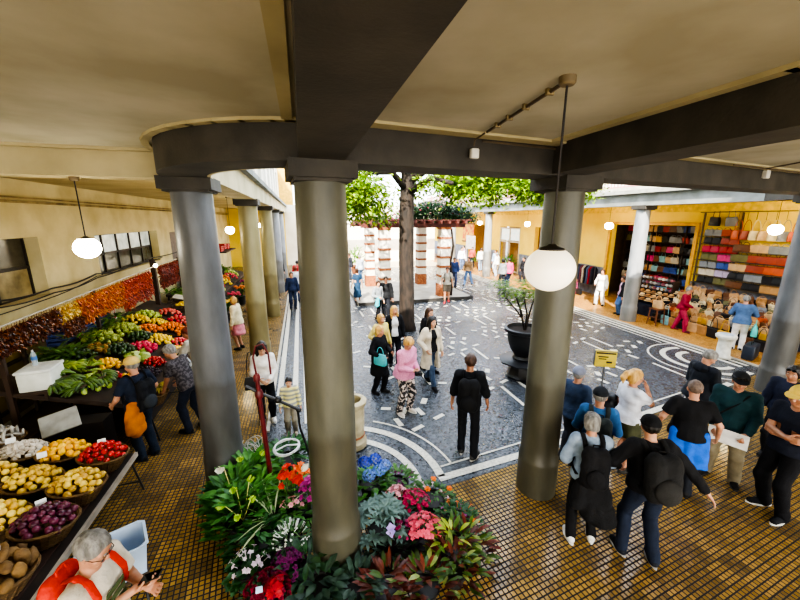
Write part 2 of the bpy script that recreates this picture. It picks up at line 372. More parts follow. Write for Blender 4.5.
# plaster mouldings round the ceiling panels
def offs(mb, pts, w, h): 
    for i in range(len(pts)-1):
        a, b = Vector(pts[i]+(0,)), Vector(pts[i+1]+(0,)); d = b-a; ang = math.atan2(d.y, d.x); c = (a+b)/2
        mb.box((c.x, c.y, CZ-h/2+.001), (d.length+w*.6, w, h), rz=ang)
mm = MB()
offs(mm, [(.45, 3.03), (2.6, 3.3)], .15, .025); offs(mm, [(.45, 3.0), (.45, -4)], .06, .03); offs(mm, [(2.47, 3.3), (2.45, 1.4), (2.45, -4)], .08, .03)
offs(mm, [(3.16, 3.37), (10, 4.47)], .15, .025); offs(mm, [(3.1, 3.4), (2.98, 1.4), (2.98, -4)], .08, .03)
offs(mm, [(-.05, 3.0), (-.05, -4)], .08, .03)
offs(mm, [(-.05, 3.08)] + [(.24+1.76*math.cos(rad(a)), 4.83+1.76*math.sin(rad(a))) for a in range(265, 181, -8)] + [(-1.53, 4.79)], .07, .025)
offs(mm, [(-1.5, 4.8), (-5.5, 4.8)], .07, .03)
struct('trim_ceiling', mm, CREAM)

# left wall with deep windows
def wall_x(name, X, y0, y1, z0, z1, holes, th, m, side=1):
    mb = MB(); ys = sorted({y0, y1, *[h[0] for h in holes], *[h[1] for h in holes]}); zs = sorted({z0, z1, *[h[2] for h in holes], *[h[3] for h in holes]})
    for i in range(len(ys)-1):
        for j in range(len(zs)-1):
            cy, cz = (ys[i]+ys[i+1])/2, (zs[j]+zs[j+1])/2
            if any(h[0] < cy < h[1] and h[2] < cz < h[3] for h in holes): continue
            mb.box((X-side*th/2, cy, cz), (th, ys[i+1]-ys[i], zs[j+1]-zs[j]))
    return mb.build(name, m, kind='structure', sharp=0)
LW = mat('#ddd0a2', .85, '#c4b482', scale=1.3, bump=.08, detail=9, lo=.3, hi=.62)
wall_x('wall_left', -5.5, -5, 31, 0, CZ+.1, [(6.6, 9.57, 2.15, 3.42), (11.8, 16.3, 2.2, 3.36), (17.7, 19.6, .02, 3.24), (22, 24.5, 1, 3.3)], .45, LW)
struct('trim_ledge', MB().box((-5.46, 13, 4.14), (.1, 36, .05)).box((-5.44, 13, 4.22), (.06, 36, .03)), mat('#a99461', .8, '#6f5f3c', scale=3))
DK = mat('#332a20', .6, '#241d16', scale=4); MAUVE = mat('#8a7d78', .7)
FROST = mat('#cfd6d2', .3, '#9fa9a4', scale=3, emit=.25); GLS = mat('#5d6058', .12, '#4a4a40', scale=2)
def window(n, y0, y1, z0, z1, nx, nz, label, X=-5.78, upper=FROST, lower=GLS, side=1):
    f = MB(); t = .06
    for i in range(nx+1): f.box((X, y0+(y1-y0)*i/nx, (z0+z1)/2), (.06, t, z1-z0))
    for k in range(nz+1): f.box((X, (y0+y1)/2, z0+(z1-z0)*k/nz), (.06, y1-y0, t))
    o = f.build('window_%d' % n, DK, kind='structure'); o['label'] = label
    for k in range(nz):
        for i in range(nx):
            p = MB(); p.box((X-.02*side, y0+(y1-y0)*(i+.5)/nx, z0+(z1-z0)*(k+.5)/nz), (.02, (y1-y0)/nx-t, (z1-z0)/nz-t))
            p.build('pane', upper if k == nz-1 else lower, o, kind='structure')
    return o
window(1, 6.6, 9.57, 2.15, 3.42, 3, 2, 'dark deep-set window high in the left wall nearest the camera', upper=mat('#4b463b', .2), lower=mat('#b9a97c', .4, '#6a5c38', scale=2))
window(2, 11.8, 16.3, 2.2, 3.36, 5, 2, 'wide window with frosted upper panes in the left wall')
o = MB().box((-5.72, 18.65, 1.63), (.06, 1.9, 3.2)).build('door_1', MAUVE, kind='structure'); o['label'] = 'tall mauve-grey door in the left wall'
window(3, 22, 24.5, 1, 3.3, 3, 3, 'far window of the left wall')

# right wall
DOORY = (10.2, 14.1)
wall_x('wall_right', 14.5, 5.0, 40, 0, CZ, [(DOORY[0], DOORY[1], -.05, 3.54), (18.3, 20.0, -.05, 3.3), (21.6, 24.2, -.05, 3.25), (26.5, 29.3, -.05, 3.3)], .3, OCHRE, side=-1)
DADO = mat('#7d8492', .4, '#5e6470', scale=5, bump=.1)
mb = MB()
for a, b in ((5, 10.1), (14.2, 18.2), (20.1, 21.5), (24.3, 26.4), (29.4, 40)): mb.box((14.485, (a+b)/2, .72), (.04, b-a, 1.44))
struct('trim_dado', mb, DADO)
struct('trim_yellow_beam', MB().box((14.36, 22.5, 4.2), (.28, 35, .26)), mat('#f0cb3e', .7))
mb = MB()
for a, b in ((14.15, .12), (10.15, .12)): mb.box((14.47, a, 1.77), (.12, b, 3.54))
mb.box((14.47, 12.15, 3.6), (.12, 4.1, .12)); struct('door_frame_right', mb, mat('#d8a428', .6))
# shop interior behind the doorway
struct('wall_shop', MB().box((16.9, 12.2, 2), (.1, 6, 4.2)).box((15.85, 9.8, 2), (2.1, .1, 4.2)).box((15.85, 15, 2), (2.1, .1, 4.2)), mat('#6b563c', .8))
struct('ceiling_shop', MB().box((15.9, 12.4, 4.0), (2.2, 5.4, .1)), mat('#7a6a50', .8))
struct('wall_shop_far', MB().box((15.8, 19.1, 2), (.1, 3.5, 4)).box((15.8, 23, 2), (.1, 4, 4)).box((15.6, 28, 2), (.1, 5, 4)).box((15.3, 17.6, 2), (1.0, .1, 4)).box((15.3, 25.4, 2), (1.0, .1, 4)), mat('#b9935a', .8))
# back, far and end walls
struct('wall_back', MB().box((5.5, -5.1, .5), (23, .2, 1)).box((5.5, -5.1, 4.4), (23, .2, .5)).box((-5.4, -5.1, 2.5), (.6, .2, 3.4)).box((0, -5.1, 2.5), (.6, .2, 3.4)).box((5.5, -5.1, 2.5), (.6, .2, 3.4)).box((11, -5.1, 2.5), (.6, .2, 3.4)).box((16.5, -5.1, 2.5), (.6, .2, 3.4)), LW)  # openings added out of view to let more light into the gallery
struct('wall_front_right', MB().box((17.1, 2.5, 2.2), (.2, 15, 4.9)), LW)
struct('wall_far', MB().box((5, 31.5, 2.3), (14, .2, 4.7)), WHITEW)
struct('wall_far_left', MB().box((-3.4, 31.1, 2.3), (4.4, .2, 4.7)), OCHRE)

# upper storeys
UP = mat('#e2ddcc', .8, '#cfc9b6', scale=1)
struct('wall_upper_near', MB().box((6, -.9, 6.6), (23.5, 8.2, 3.5)), UP)
wall_x('wall_upper_left', -1.5, 3.5, 31, 4.7, 7.6, [(y, y+1.5, 5.3, 7.1) for y in np.arange(6, 30, 2.4)], .4, UP)
WBLUE = mat('#b8c4d4', .15, '#94a4b8', scale=2)
for i, y in enumerate(np.arange(6, 30, 2.4)):
    window(4+i, y, y+1.5, 5.3, 7.1, 2, 2, 'upper-floor window with bluish panes above the left arcade', X=-1.75, upper=WBLUE, lower=WBLUE)
struct('wall_upper_left_back', MB().box((-3.8, 17, 6.1), (3.4, 28, 2.9)), UP)
struct('wall_upper_far', MB().box((-2.5, 33, 6.6), (4, 4, 4)), mat('#e0b64a', .8))
# terrace parapet and railing over the right arcade
struct('wall_parapet_right', MB().box((14.5, 22.8, 4.9), (5.2, 35, .12)), mat('#bdb9ac', .8))
mb = MB(); RAIL = mat('#c79a97', .6, '#a87470', scale=3)
for y in np.arange(6.3, 34, .16): mb.box((12.1, y, 5.35), (.03, .03, .8))
mb.box((12.1, 20, 5.75), (.07, 28, .06)); mb.box((12.1, 20, 5.0), (.06, 28, .06))
for y in np.arange(6.3, 34, 2.2): mb.box((12.1, y, 5.4), (.14, .14, 1.0))
tag(mb.build('railing', RAIL), 'pinkish white balustrade on the terrace above the right arcade', 'railing')
struct('wall_terrace', MB().box((17.0, 22, 6.3), (.3, 34, 2.8)), mat('#e6e2d8', .8))
# ---------------------------------------------------------------- smooth bodies from distance fields
def V(*a): return np.array(a, dtype=np.float64)
def nrm(v): return v/(np.linalg.norm(v)+1e-12)
class Field:
    def __init__(s, vox): s.vox = vox; s.p = []
    def cap(s, a, b, r1, r2=None, k=.02, flat=None):
        a, b = np.asarray(a, float), np.asarray(b, float); r2 = r1 if r2 is None else r2; R_ = max(r1, r2)
        s.p.append(('c', np.minimum(a, b)-R_, np.maximum(a, b)+R_, (a, b, r1, r2), k)); return s
    def ell(s, c, r, M=None, k=.02, op='+'):
        c, r = np.asarray(c, float), np.asarray(r, float); q = np.full(3, r.max()) if M is not None else r
        s.p.append(('e' if op == '+' else 'E', c-q, c+q, (c, r, M), k)); return s
    def cut(s, p, n):        # keep the side the normal points away from
        s.p.append(('x', None, None, (np.asarray(p, float), nrm(np.asarray(n, float))), 0)); return s
    def cutin(s, p, n, c, r):   # the same, only within a box
        s.p.append(('X', np.asarray(c, float)-r, np.asarray(c, float)+r, (np.asarray(p, float), nrm(np.asarray(n, float))), 0)); return s
    def mesh(s):
        h = s.vox; add = [q for q in s.p if q[0] in 'ce']
        lo = np.min([q[1] for q in add], axis=0)-3*h; hi = np.max([q[2] for q in add], axis=0)+3*h
        n = np.ceil((hi-lo)/h).astype(int)+1; D = np.full(n, 1., np.float32)
        ax = [lo[i]+h*np.arange(n[i]) for i in range(3)]
        for ty, a, b, pr, k in s.p:
            if ty == 'x': sl = (slice(None),)*3
            else:
                i0 = np.clip(((a-k-2*h-lo)/h).astype(int), 0, n); i1 = np.clip(((b+k+2*h-lo)/h).astype(int)+2, 0, n)
                if (i1 <= i0).any(): continue
                sl = tuple(slice(i0[i], i1[i]) for i in range(3))
            X, Y, Z = np.ix_(ax[0][sl[0]], ax[1][sl[1]], ax[2][sl[2]])
            if ty == 'c':
                A, B, r1, r2 = pr; d = B-A; L = d@d+1e-12
                t = np.clip(((X-A[0])*d[0]+(Y-A[1])*d[1]+(Z-A[2])*d[2])/L, 0, 1)
                v = np.sqrt((X-A[0]-t*d[0])**2+(Y-A[1]-t*d[1])**2+(Z-A[2]-t*d[2])**2)-(r1+(r2-r1)*t)
            elif ty in 'eE':
                c, r, M = pr; x, y, z = X-c[0], Y-c[1], Z-c[2]
                if M is not None: x, y, z = [M[0][i]*x+M[1][i]*y+M[2][i]*z for i in range(3)]
                k0 = np.sqrt((x/r[0])**2+(y/r[1])**2+(z/r[2])**2); k1 = np.sqrt((x/r[0]**2)**2+(y/r[1]**2)**2+(z/r[2]**2)**2)
                v = k0*(k0-1)/np.maximum(k1, 1e-9)
            else:
                p, nn = pr; v = (X-p[0])*nn[0]+(Y-p[1])*nn[1]+(Z-p[2])*nn[2]
            o = D[sl]
            if ty in 'ce':
                if k > 1e-6:
                    t = np.clip(.5+.5*(o-v)/k, 0, 1); D[sl] = o+(v-o)*t-k*t*(1-t)
                else: D[sl] = np.minimum(o, v)
            elif ty == 'E':
                t = np.clip(.5-.5*(o+v)/k, 0, 1); D[sl] = o+(-v-o)*t+k*t*(1-t)
            else: D[sl] = np.maximum(o, v)
        return nets(D, lo, h)
def nets(D, lo, h):
    S = D < 0; nx, ny, nz = D.shape
    cnt = np.zeros((nx-1, ny-1, nz-1), np.int8)
    for i in (0, 1):
        for j in (0, 1):
            for k in (0, 1): cnt += S[i:nx-1+i, j:ny-1+j, k:nz-1+k]
    act = (cnt > 0) & (cnt < 8); I = np.argwhere(act); ids = np.full(act.shape, -1, np.int64); ids[act] = np.arange(len(I))
    P = np.zeros((len(I), 3)); W = np.zeros(len(I))
    C = [(i, j, k) for i in (0, 1) for j in (0, 1) for k in (0, 1)]
    val = {c: D[I[:, 0]+c[0], I[:, 1]+c[1], I[:, 2]+c[2]] for c in C}
    for a in C:
        for x in range(3):
            if a[x]: continue
            b = tuple(1 if q == x else a[q] for q in range(3)); va, vb = val[a], val[b]; m = (va < 0) != (vb < 0)
            t = va[m]/(va[m]-vb[m]); pt = np.tile(np.array(a, float), (m.sum(), 1)); pt[:, x] += t; P[m] += pt; W[m] += 1
    verts = lo+h*(I+P/W[:, None]); F = []
    for x in range(3):
        y, z = (x+1) % 3, (x+2) % 3
        s0 = [slice(None)]*3; s1 = [slice(None)]*3; s0[x] = slice(0, -1); s1[x] = slice(1, None)
        A, B = S[tuple(s0)], S[tuple(s1)]; E = np.argwhere(A != B); E = E[(E[:, y] > 0) & (E[:, z] > 0) & (E[:, y] < D.shape[y]-1) & (E[:, z] < D.shape[z]-1)]
        fl = A[E[:, 0], E[:, 1], E[:, 2]]; q = []
        for dy, dz in ((0, 0), (-1, 0), (-1, -1), (0, -1)):
            e = E.copy(); e[:, y] += dy; e[:, z] += dz; q.append(ids[e[:, 0], e[:, 1], e[:, 2]])
        q = np.stack(q, 1); q[~fl] = q[~fl][:, ::-1]; F.append(q)
    F = np.concatenate(F); F = F[:, ::-1]
    return verts, F
def wrinkle(v, f, amp, fr=24., seed=0):
    r = np.random.RandomState(seed); n = np.zeros_like(v); a, b, c = v[f[:, 0]], v[f[:, 1]], v[f[:, 2]]; fn = np.cross(b-a, c-a)
    for i in range(4): np.add.at(n, f[:, i], fn)
    n /= np.linalg.norm(n, axis=1, keepdims=True)+1e-12; d = np.zeros(len(v))
    for _ in range(5):
        w = r.normal(size=3)*fr*V(1, 1, .8); d += np.sin(v@w+r.uniform(0, 6)+1.6*np.sin(v@(r.normal(size=3)*fr*.5)))
    return v+n*(d*amp/2.2)[:, None]
def np_mesh(name, v, f, m, parent=None, kind=None):
    me = bpy.data.meshes.new(name); nv, nf = len(v), len(f)
    me.vertices.add(nv); me.vertices.foreach_set('co', np.asarray(v, np.float32).ravel())
    me.loops.add(nf*4); me.polygons.add(nf); me.loops.foreach_set('vertex_index', np.asarray(f, np.int32).ravel())
    me.polygons.foreach_set('loop_start', np.arange(0, nf*4, 4, dtype=np.int32))
    me.polygons.foreach_set('use_smooth', np.ones(nf, bool)); me.update(calc_edges=True)
    me.materials.append(m); return link(name, me, parent, kind=kind)
def rotx(a): c, s = math.cos(a), math.sin(a); return np.array([[1, 0, 0], [0, c, -s], [0, s, c]])
def rotz(a): c, s = math.cos(a), math.sin(a); return np.array([[c, -s, 0], [s, c, 0], [0, 0, 1]])
def roty(a): c, s = math.cos(a), math.sin(a); return np.array([[c, 0, s], [0, 1, 0], [-s, 0, c]])
def ik(S, T, l1, l2, pole):
    d = T-S; L = np.linalg.norm(d); L2 = min(L, (l1+l2)*.995); u = nrm(d); T = S+u*L2
    a = (l1*l1-l2*l2+L2*L2)/(2*L2); h = math.sqrt(max(l1*l1-a*a, 0)); p = pole-u*(pole@u); return S+u*a+nrm(p)*h, T
SKIN = {'pale': mat('#cda083', .5, '#bb8d70', scale=14, sub=.15), 'tan': mat('#a5765a', .5, '#946549', scale=14, sub=.15), 'pink': mat('#bd8a6c', .5, '#aa775b', scale=14, sub=.15), 'dark': mat('#8a5a3e', .5, '#7a4c34', scale=14, sub=.1)}
HAIRC = {'grey': mat('#8d8a84', .6, '#5d5a55', scale=30, stretch=(1, 1, .2), bump=.6, bscale=90), 'black': mat('#1b1613', .45, '#0d0a09', scale=30, stretch=(1, 1, .2), bump=.5, bscale=90), 'brown': mat('#4a2e1c', .5, '#2a190f', scale=30, stretch=(1, 1, .2), bump=.5, bscale=90),
         'blond': mat('#d3a95e', .5, '#a67a38', scale=30, stretch=(1, 1, .2), bump=.5, bscale=90), 'red': mat('#7d2f1c', .5, '#54200f', scale=30, bump=.5, bscale=90), 'white': mat('#c9c5bc', .6, '#9d9990', scale=30, bump=.5, bscale=90), 'bald': mat('#6e5d52', .7, '#5a4b42', scale=40)}
EYEW, EYED = mat('#b9aea2', .3), mat('#20140c', .15)
LIPS = mat('#a3564a', .5)
PEOPLE = []
def person(label, loc, face, h=1.72, fat=1., lean=0, side=0, head=(0, 0), hair=('short', 'brown'), skin='pale', shirt=None, legs=None, shoes='#222222', sole=None, rh=None, lh=None,
           rn=None, ln=None, rp=None, lp=None, feet=((-.1, 0), (.1, 0)), foot_yaw=(8, -8), lift=(0, 0), vox=.009, curl=(.5, .5), hat=None, glasses=None, eyes=False, extra=None, group=None, jacket=None, female=False, hd=None, ld=None, rhw=None):
    """one figure: skin as a single surface, clothes, hair and hat as its children; local +Y is where it faces"""
    k = h/1.75; o = {}
    Z = lambda *a: V(*a)*k
    P = Z(0, 0, .93); Lm = rotx(-rad(lean)) @ roty(rad(side)); T = lambda *a: P + Lm @ (V(*a)*k)          # torso frame from the pelvis
    fx = fat
    neck = T(0, 0, .50); H = neck + Lm @ rotx(-rad(5)) @ Z(0, .015, .155)
    Hm = Lm @ rotz(rad(head[0])) @ rotx(-rad(head[1])) @ rotx(rad(lean)*.75)
    hp = lambda *a: H + Hm @ (V(*a)*k)
    shx = (.148 if female else .168)*(.7+.3*fx)
    sh = [T(-shx, 0, .455), T(shx, 0, .455)]
    hips = [Z(-.085, 0, .90), Z(.085, 0, .90)]
    def hand_target(v, sgn): return T(*(v if v is not None else (sgn*(.27+.1*(fx-1)), .05, -.09)))
    tg = [hand_target(lh, -1), hand_target(rh, 1)]
    if rhw is not None: tg[1] = rotz(-rad(face-90)) @ (V(*rhw)-V(*loc))
    arms = []
    for i, sgn in ((0, -1), (1, 1)):
        pole = (lp if i == 0 else rp); pole = V(sgn*.55, -.8, -.3) if pole is None else V(*pole)
        E, W_ = ik(sh[i], tg[i], .285*k, .25*k, Lm @ pole); arms.append((sh[i], E, W_))
    lg = []
    for i in (0, 1):
        ank = Z(feet[i][0], feet[i][1]-.03, .085+lift[i]); fy = rad(foot_yaw[i]); fd = V(-math.sin(fy), math.cos(fy), -(.5 if lift[i] > .03 else 0))
        K, A = ik(hips[i], ank, .43*k, .42*k, V(-math.sin(fy)*.5, 1, 0)); lg.append((hips[i], K, A, nrm(fd)))
    o.update(P=P, T=T, Lm=Lm, hp=hp, Hm=Hm, H=H, arms=arms, lg=lg, k=k, sh=sh)
    hi = vox < .012
    # --- skin
    f = Field(vox)
    f.ell(T(0, 0, .02), Z(.155*fx, .11*fx, .13), Lm, .04).ell(T(0, .0, .17), Z(.135*fx, .1*fx, .15), Lm, .05).ell(T(0, .005, .33), Z(.155*fx, .11*fx, .17), Lm, .05)
    f.cap(sh[0], sh[1], .055*k, None, .05)
    f.cap(neck-Lm @ Z(0, 0, .06), hp(0, -.015, -.06), .056*k, .052*k, .03)
    for S_, E, W_ in arms: f.cap(S_, E, .052*k*(.6+.4*fx), .038*k, .02).cap(E, W_, .039*k, .026*k, .015)
    for Hp, K, A, fd in lg:
        f.cap(Hp, K, .085*k*(.5+.5*fx), .055*k, .03).cap(K, A, .052*k, .036*k, .02).ell((K*.65+A*.35)+V(0, -.018, 0)*k, Z(.04, .043, .1), None, .03).cap(A-V(0, 0, .04*k), A-V(0, 0, .05*k)+fd*.13*k, .035*k, .028*k, .02)
    # head
    f.ell(hp(0, -.012, .035), Z(.076, .094, .088), Hm, .015).ell(hp(0, .022, -.04), Z(.058, .066, .07), Hm, .03).ell(hp(0, .06, -.082), Z(.026, .024, .022), Hm, .02)
    f.cap(hp(0, .082, .012), hp(0, .104, -.026), .009*k, .0135*k, .012).ell(hp(0, .096, -.032), Z(.017, .011, .009), Hm, .008)
    if hi:
        f.cap(hp(-.045, .073, .024), hp(.045, .073, .024), .012*k, None, .015)
        for sgn in (-1, 1):
            f.ell(hp(sgn*.031, .088, .006), Z(.014, .01, .009), Hm, .012, '-').ell(hp(sgn*.04, .055, -.03), Z(.024, .025, .024), Hm, .02)
            f.ell(hp(sgn*.077, -.006, -.008), Z(.009, .02, .032), Hm @ roty(sgn*.15) @ rotz(-sgn*.35), .006)
        f.ell(hp(0, .081, -.057), Z(.022, .011, .006), Hm, .006).ell(hp(0, .079, -.067), Z(.019, .011, .006), Hm, .006)
    # hands
    for i, (S_, E, W_) in enumerate(arms):
        sgn = -1 if i == 0 else 1; d = nrm(W_-E); dd = ld if i == 0 else hd
        if dd is not None: d = nrm(Lm @ V(*dd))
        n = (ln if i == 0 else rn); n = Lm @ V(-sgn, .15, 0) if n is None else Lm @ V(*n)
        n = nrm(n-d*(n@d)); th = nrm(np.cross(d, n))*sgn; cu = curl[i]; pb = W_+d*.012*k
        if not hi: f.ell(W_+d*.075*k, Z(.042, .02, .09), np.stack([th, n, d], 1), .015); continue
        f.cap(W_, pb+d*.02*k, .026*k, .026*k, .012)
        for q in (-.026, -.009, .009, .026): f.cap(pb+d*.01*k+th*q*.6*k, pb+d*.082*k+th*q*k, .0135*k, .0115*k, .01)
        for q, L, fa in ((.029, .078, .05), (.0097, .086, .0), (-.0097, .08, -.05), (-.0285, .062, -.12)):
            p = pb+d*.085*k+th*q*k; dirn = nrm(d+th*fa); an = 0
            for sgm, (Ls, r) in enumerate(((.45, .0098), (.31, .0088), (.24, .0078))):
                an += cu*(.55, .8, .55)[sgm]+.08; dv = dirn*math.cos(an)+n*math.sin(an); p2 = p+dv*L*Ls*k; f.cap(p, p2, r*k, (r-.0008)*k, .003); p = p2
        p = pb+d*.022*k+th*.028*k; t1 = nrm(d*.62+th*.75+n*.28); p2 = p+t1*.038*k; f.cap(p, p2, .0135*k, .011*k, .008); t2 = nrm(d*.92+th*.28+n*(.25+.5*cu)); p3 = p2+t2*.03*k; f.cap(p2, p3, .0105*k, .0095*k, .003); f.cap(p3, p3+nrm(t2+n*.3*cu)*.023*k, .0095*k, .008*k, .003)
    v, fa = f.mesh(); body = np_mesh('person', v, fa, SKIN[skin]); PEOPLE.append(body)
    body.location = loc; body.rotation_euler = (0, 0, rad(face-90)); tag(body, label, 'person', group)
    vc = max(vox, .0105) if hi else vox
    W = lambda fl, nm, m, amp=.004, fr=24: np_mesh(nm, *(lambda q: (wrinkle(q[0], q[1], amp*k, fr, len(PEOPLE)), q[1]))(fl.mesh()), m, body)
    # --- trousers, shorts, skirt, dress
    def top_field(pf, sleeve, hem, flare=0., zip_=False, vx=None):
        g = Field(vx or vc); e = pf
        g.ell(T(0, 0, .01), Z(.163*fx+e+.012, .119*fx+e+.012, .17+e), Lm, .04).ell(T(0, .0, .17), Z(.138*fx+e, .103*fx+e, .15), Lm, .05).ell(T(0, .005, .33), Z(.157*fx+e, .112*fx+e, .17), Lm, .05)
        if female: g.ell(T(-.07*fx, .085*fx, .31), Z(.065, .055, .06), Lm, .04).ell(T(.07*fx, .085*fx, .31), Z(.065, .055, .06), Lm, .04)
        if fx > 1.15: g.ell(T(0, .06, .1), Z(.14*fx, .12*fx, .14), Lm, .06)
        g.cap(sh[0]+Lm @ Z(.02, 0, -.008), sh[1]+Lm @ Z(-.02, 0, -.008), .058*k+e*.6, None, .05)
        if hem < 0: g.cap(T(0, 0, 0), T(0, -.01, hem), .15*fx*k+e, (.15*fx+flare)*k+e, .05)
        for S_, E, W_ in arms:
            if sleeve == 'long': g.cap(S_, E, .057*k*(.6+.4*fx)+e*.8, .046*k+e*.7, .03).cap(E, W_-nrm(W_-E)*.01*k, .046*k+e*.7, .036*k+e*.5, .02)
            elif sleeve == 'short': m_ = S_+(E-S_)*.74; g.cap(S_, m_, .053*k*(.6+.4*fx)+e*.7, .05*k+e*.8, .03); dd_ = nrm(E-S_); g.cutin(m_, dd_, m_+dd_*.05*k, .075*k)
            elif sleeve == 'half': m_ = E+(W_-E)*.25; g.cap(S_, E, .058*k+e*.8, .05*k+e, .03).cap(E, m_, .05*k+e, .046*k+e, .02)
        g.cut(T(0, 0, hem), -(Lm @ V(0, 0, 1)))
        return g
    if legs:
        kind, c = legs[0], legs[1]; m = c if not isinstance(c, str) else cloth(c); g = Field(vc); e = .012*k*(legs[2] if len(legs) > 2 else 1)
        if kind in ('trousers', 'shorts'):
            g.ell(T(0, -.005, .0), Z(.16*fx+.008, .117*fx+.008, .13), Lm, .04).cap(T(0, 0, .0), T(0, 0, .1), .1*fx*k, None, .05)
            for Hp, K, A, fd in lg:
                if kind == 'trousers': B = A-V(0, 0, .035*k); g.cap(Hp, K, .09*k*(.5+.5*fx)+e*.8, .06*k+e, .03).cap(K, B, .062*k+e, .05*k+e*1.1, .03).ell((K*.65+A*.35)+V(0, -.018, 0)*k, V(.044, .05, .12)*k+e, None, .04)
                else: B = Hp+(K-Hp)*.85; g.cap(Hp, B, .098*k*(.5+.5*fx)+e, .082*k+e, .03); q = nrm(K-Hp); g.cutin(B, q, B+q*.1*k, .13*k)
            g.cut(T(0, 0, .13), Lm @ V(0, 0, 1)); W(g, 'shorts' if kind == 'shorts' else 'trousers', m, .005, 20)
        elif kind == 'skirt':
            L_ = legs[2] if len(legs) > 2 else .5; g.ell(T(0, 0, .02), Z(.165*fx, .122*fx, .14), Lm, .04).cap(Z(0, 0, .9), Z(0, 0, .93-L_), .155*fx*k, .21*k, .05).cut(Z(0, 0, .93-L_), V(0, 0, -1)).cut(T(0, 0, .14), Lm @ V(0, 0, 1)); W(g, 'skirt', m, .01, 18)
    if shirt:
        c, sleeve, hem = shirt[:3]; pf = shirt[3] if len(shirt) > 3 else .01; fl = shirt[4] if len(shirt) > 4 else 0; nm = shirt[5] if len(shirt) > 5 else 'shirt'
        m = c if not isinstance(c, str) else cloth(c); g = top_field(pf*k, sleeve, hem, fl)
        sh_o = W(g, nm, m, .0022+pf*.09, 26)
        if hi:    # collar
            cb = MB(); cc = neck+Lm @ Z(0, .0, -.018); rr = []
            for q, (r_, z_) in enumerate(((.064, -.02), (.07, .012), (.066, .02), (.058, .01), (.056, -.02))):
                rr.append([Vector(cc+Lm @ (V(math.cos(2*PI*j/20)*r_*1.02, math.sin(2*PI*j/20)*r_*.98+.004, z_-.018*math.sin(2*PI*j/20))*k)) for j in range(20)])
            cb.rings(rr, cap=False); cb.build('collar', m, sh_o)
    if jacket:       # open coat: shell over the shirt with the front cut away
        c, sleeve, hem, pf, gap = jacket[:5]; g = top_field(pf*k, sleeve, hem, jacket[5] if len(jacket) > 5 else .05)
        g.ell(T(0, .2, hem/2+.2), Z(gap, .2, .62+abs(hem)*.5), Lm, .01, '-'); W(g, 'jacket', c if not isinstance(c, str) else cloth(c), .006, 22)
    # --- shoes
    sm = cloth(shoes) if isinstance(shoes, str) else shoes
    for Hp, K, A, fd in lg:
        u = nrm(np.cross(fd, V(0, 0, 1))); up = np.cross(u, fd); b = A-up*.045*k; g = Field(max(vox, .008))
        g.cap(b-fd*.035*k, b+fd*.03*k, .042*k, .043*k, .02).cap(b+fd*.03*k, b+fd*.15*k-up*.008*k, .045*k, .038*k, .03).cap(A, b, .043*k, .042*k, .03).cut(b-up*.034*k, -up).cut(A+up*.03*k, up)
        so = np_mesh('shoe', *g.mesh(), sm, body)
        if hi or sole:
            sb = MB(); R2 = []
            for z_ in (-.042, -.022):
                ring = []
                for j in range(18):
                    a = 2*PI*j/18; yy = math.cos(a); w_ = .05 if yy > 0 else .045; ring.append(Vector(b+fd*(.055+.145*yy)*k+u*math.sin(a)*w_*k*(1-.15*yy*yy)+up*z_*k))
                R2.append(ring)
            sb.rings(R2[::1]); sb.build('sole', mat(sole or '#1b1b1b', .7), so)
    # --- hair
    st, hc = hair; hm = HAIRC[hc]; g = Field(.006 if hi else vox)
    if st != 'none':
        e = .006 if st == 'stubble' else .014
        g.ell(hp(0, -.016, .038), Z(.078+e, .097+e, .09+e), Hm, .02)
        if st in ('bob', 'long', 'bun', 'pony'): g.ell(hp(0, -.03, -.03), Z(.085, .075, .085), Hm, .03)
        fn = nrm(Hm @ V(0, 1, -.62)); g.cut(hp(0, .062, .05), fn)
        zc = {'short': -.03, 'stubble': -.04, 'crop': -.03}.get(st)
        if zc is not None: g.cut(hp(0, -.07, zc-.03), Hm @ V(0, .75, -1))
        if st == 'bob': g.cut(hp(0, 0, -.085), Hm @ V(0, 0, -1))
        if st == 'long':
            for q in (-.05, 0, .05): g.cap(hp(q, -.06, 0), hp(q*1.3, -.085, -.2), .05*k, .04*k, .03).cap(hp(q*1.3, -.085, -.2), T(q*1.5, -.12, .28), .04*k, .025*k, .03)
            for q in (-1, 1): g.cap(hp(q*.07, .005, .02), hp(q*.082, .02, -.13), .024*k, .03*k, .02).cap(hp(q*.082, .02, -.13), T(q*.1, .1, .3), .03*k, .02*k, .02)
        if st == 'pony': g.ell(hp(0, -.12, .05), Z(.04, .045, .04), Hm, .02).cap(hp(0, -.135, .05), hp(.0, -.17, -.03), .035*k, .04*k, .02).cap(hp(0, -.17, -.03), hp(0, -.15, -.12), .04*k, .012*k, .02)
        if st == 'bun': g.ell(hp(0, -.11, .07), Z(.045, .045, .045), Hm, .015)
        v, q = g.mesh(); np_mesh('hair', wrinkle(v, q, .003*k, 60, 3), q, hm, body)
    if eyes and hi:
        for sgn in (-1, 1):
            eb = MB(); c = hp(sgn*.031, .0755, .005); eb.ell(c, Z(.0118, .0105, .0078), 12, 8, M=Matrix(Hm.tolist())); ir = c+Hm @ Z(0, .0068, 0); eb.ell(ir, (.0056*k,)*3, 8, 6, 1); eb.build('eye', [EYEW, EYED], body)
            bb = MB(); bb.tube([hp(sgn*.014, .091, .026), hp(sgn*.032, .09, .031), hp(sgn*.048, .077, .025)], [.003*k, .0042*k, .002*k], 6); bb.build('eyebrow', hm, body)
        lb = MB(); lb.tube([hp(-.022, .083, -.061), hp(-.01, .092, -.06), hp(.01, .092, -.06), hp(.022, .083, -.061)], [.002*k, .0048*k, .0048*k, .002*k], 6); lb.build('mouth', LIPS, body)
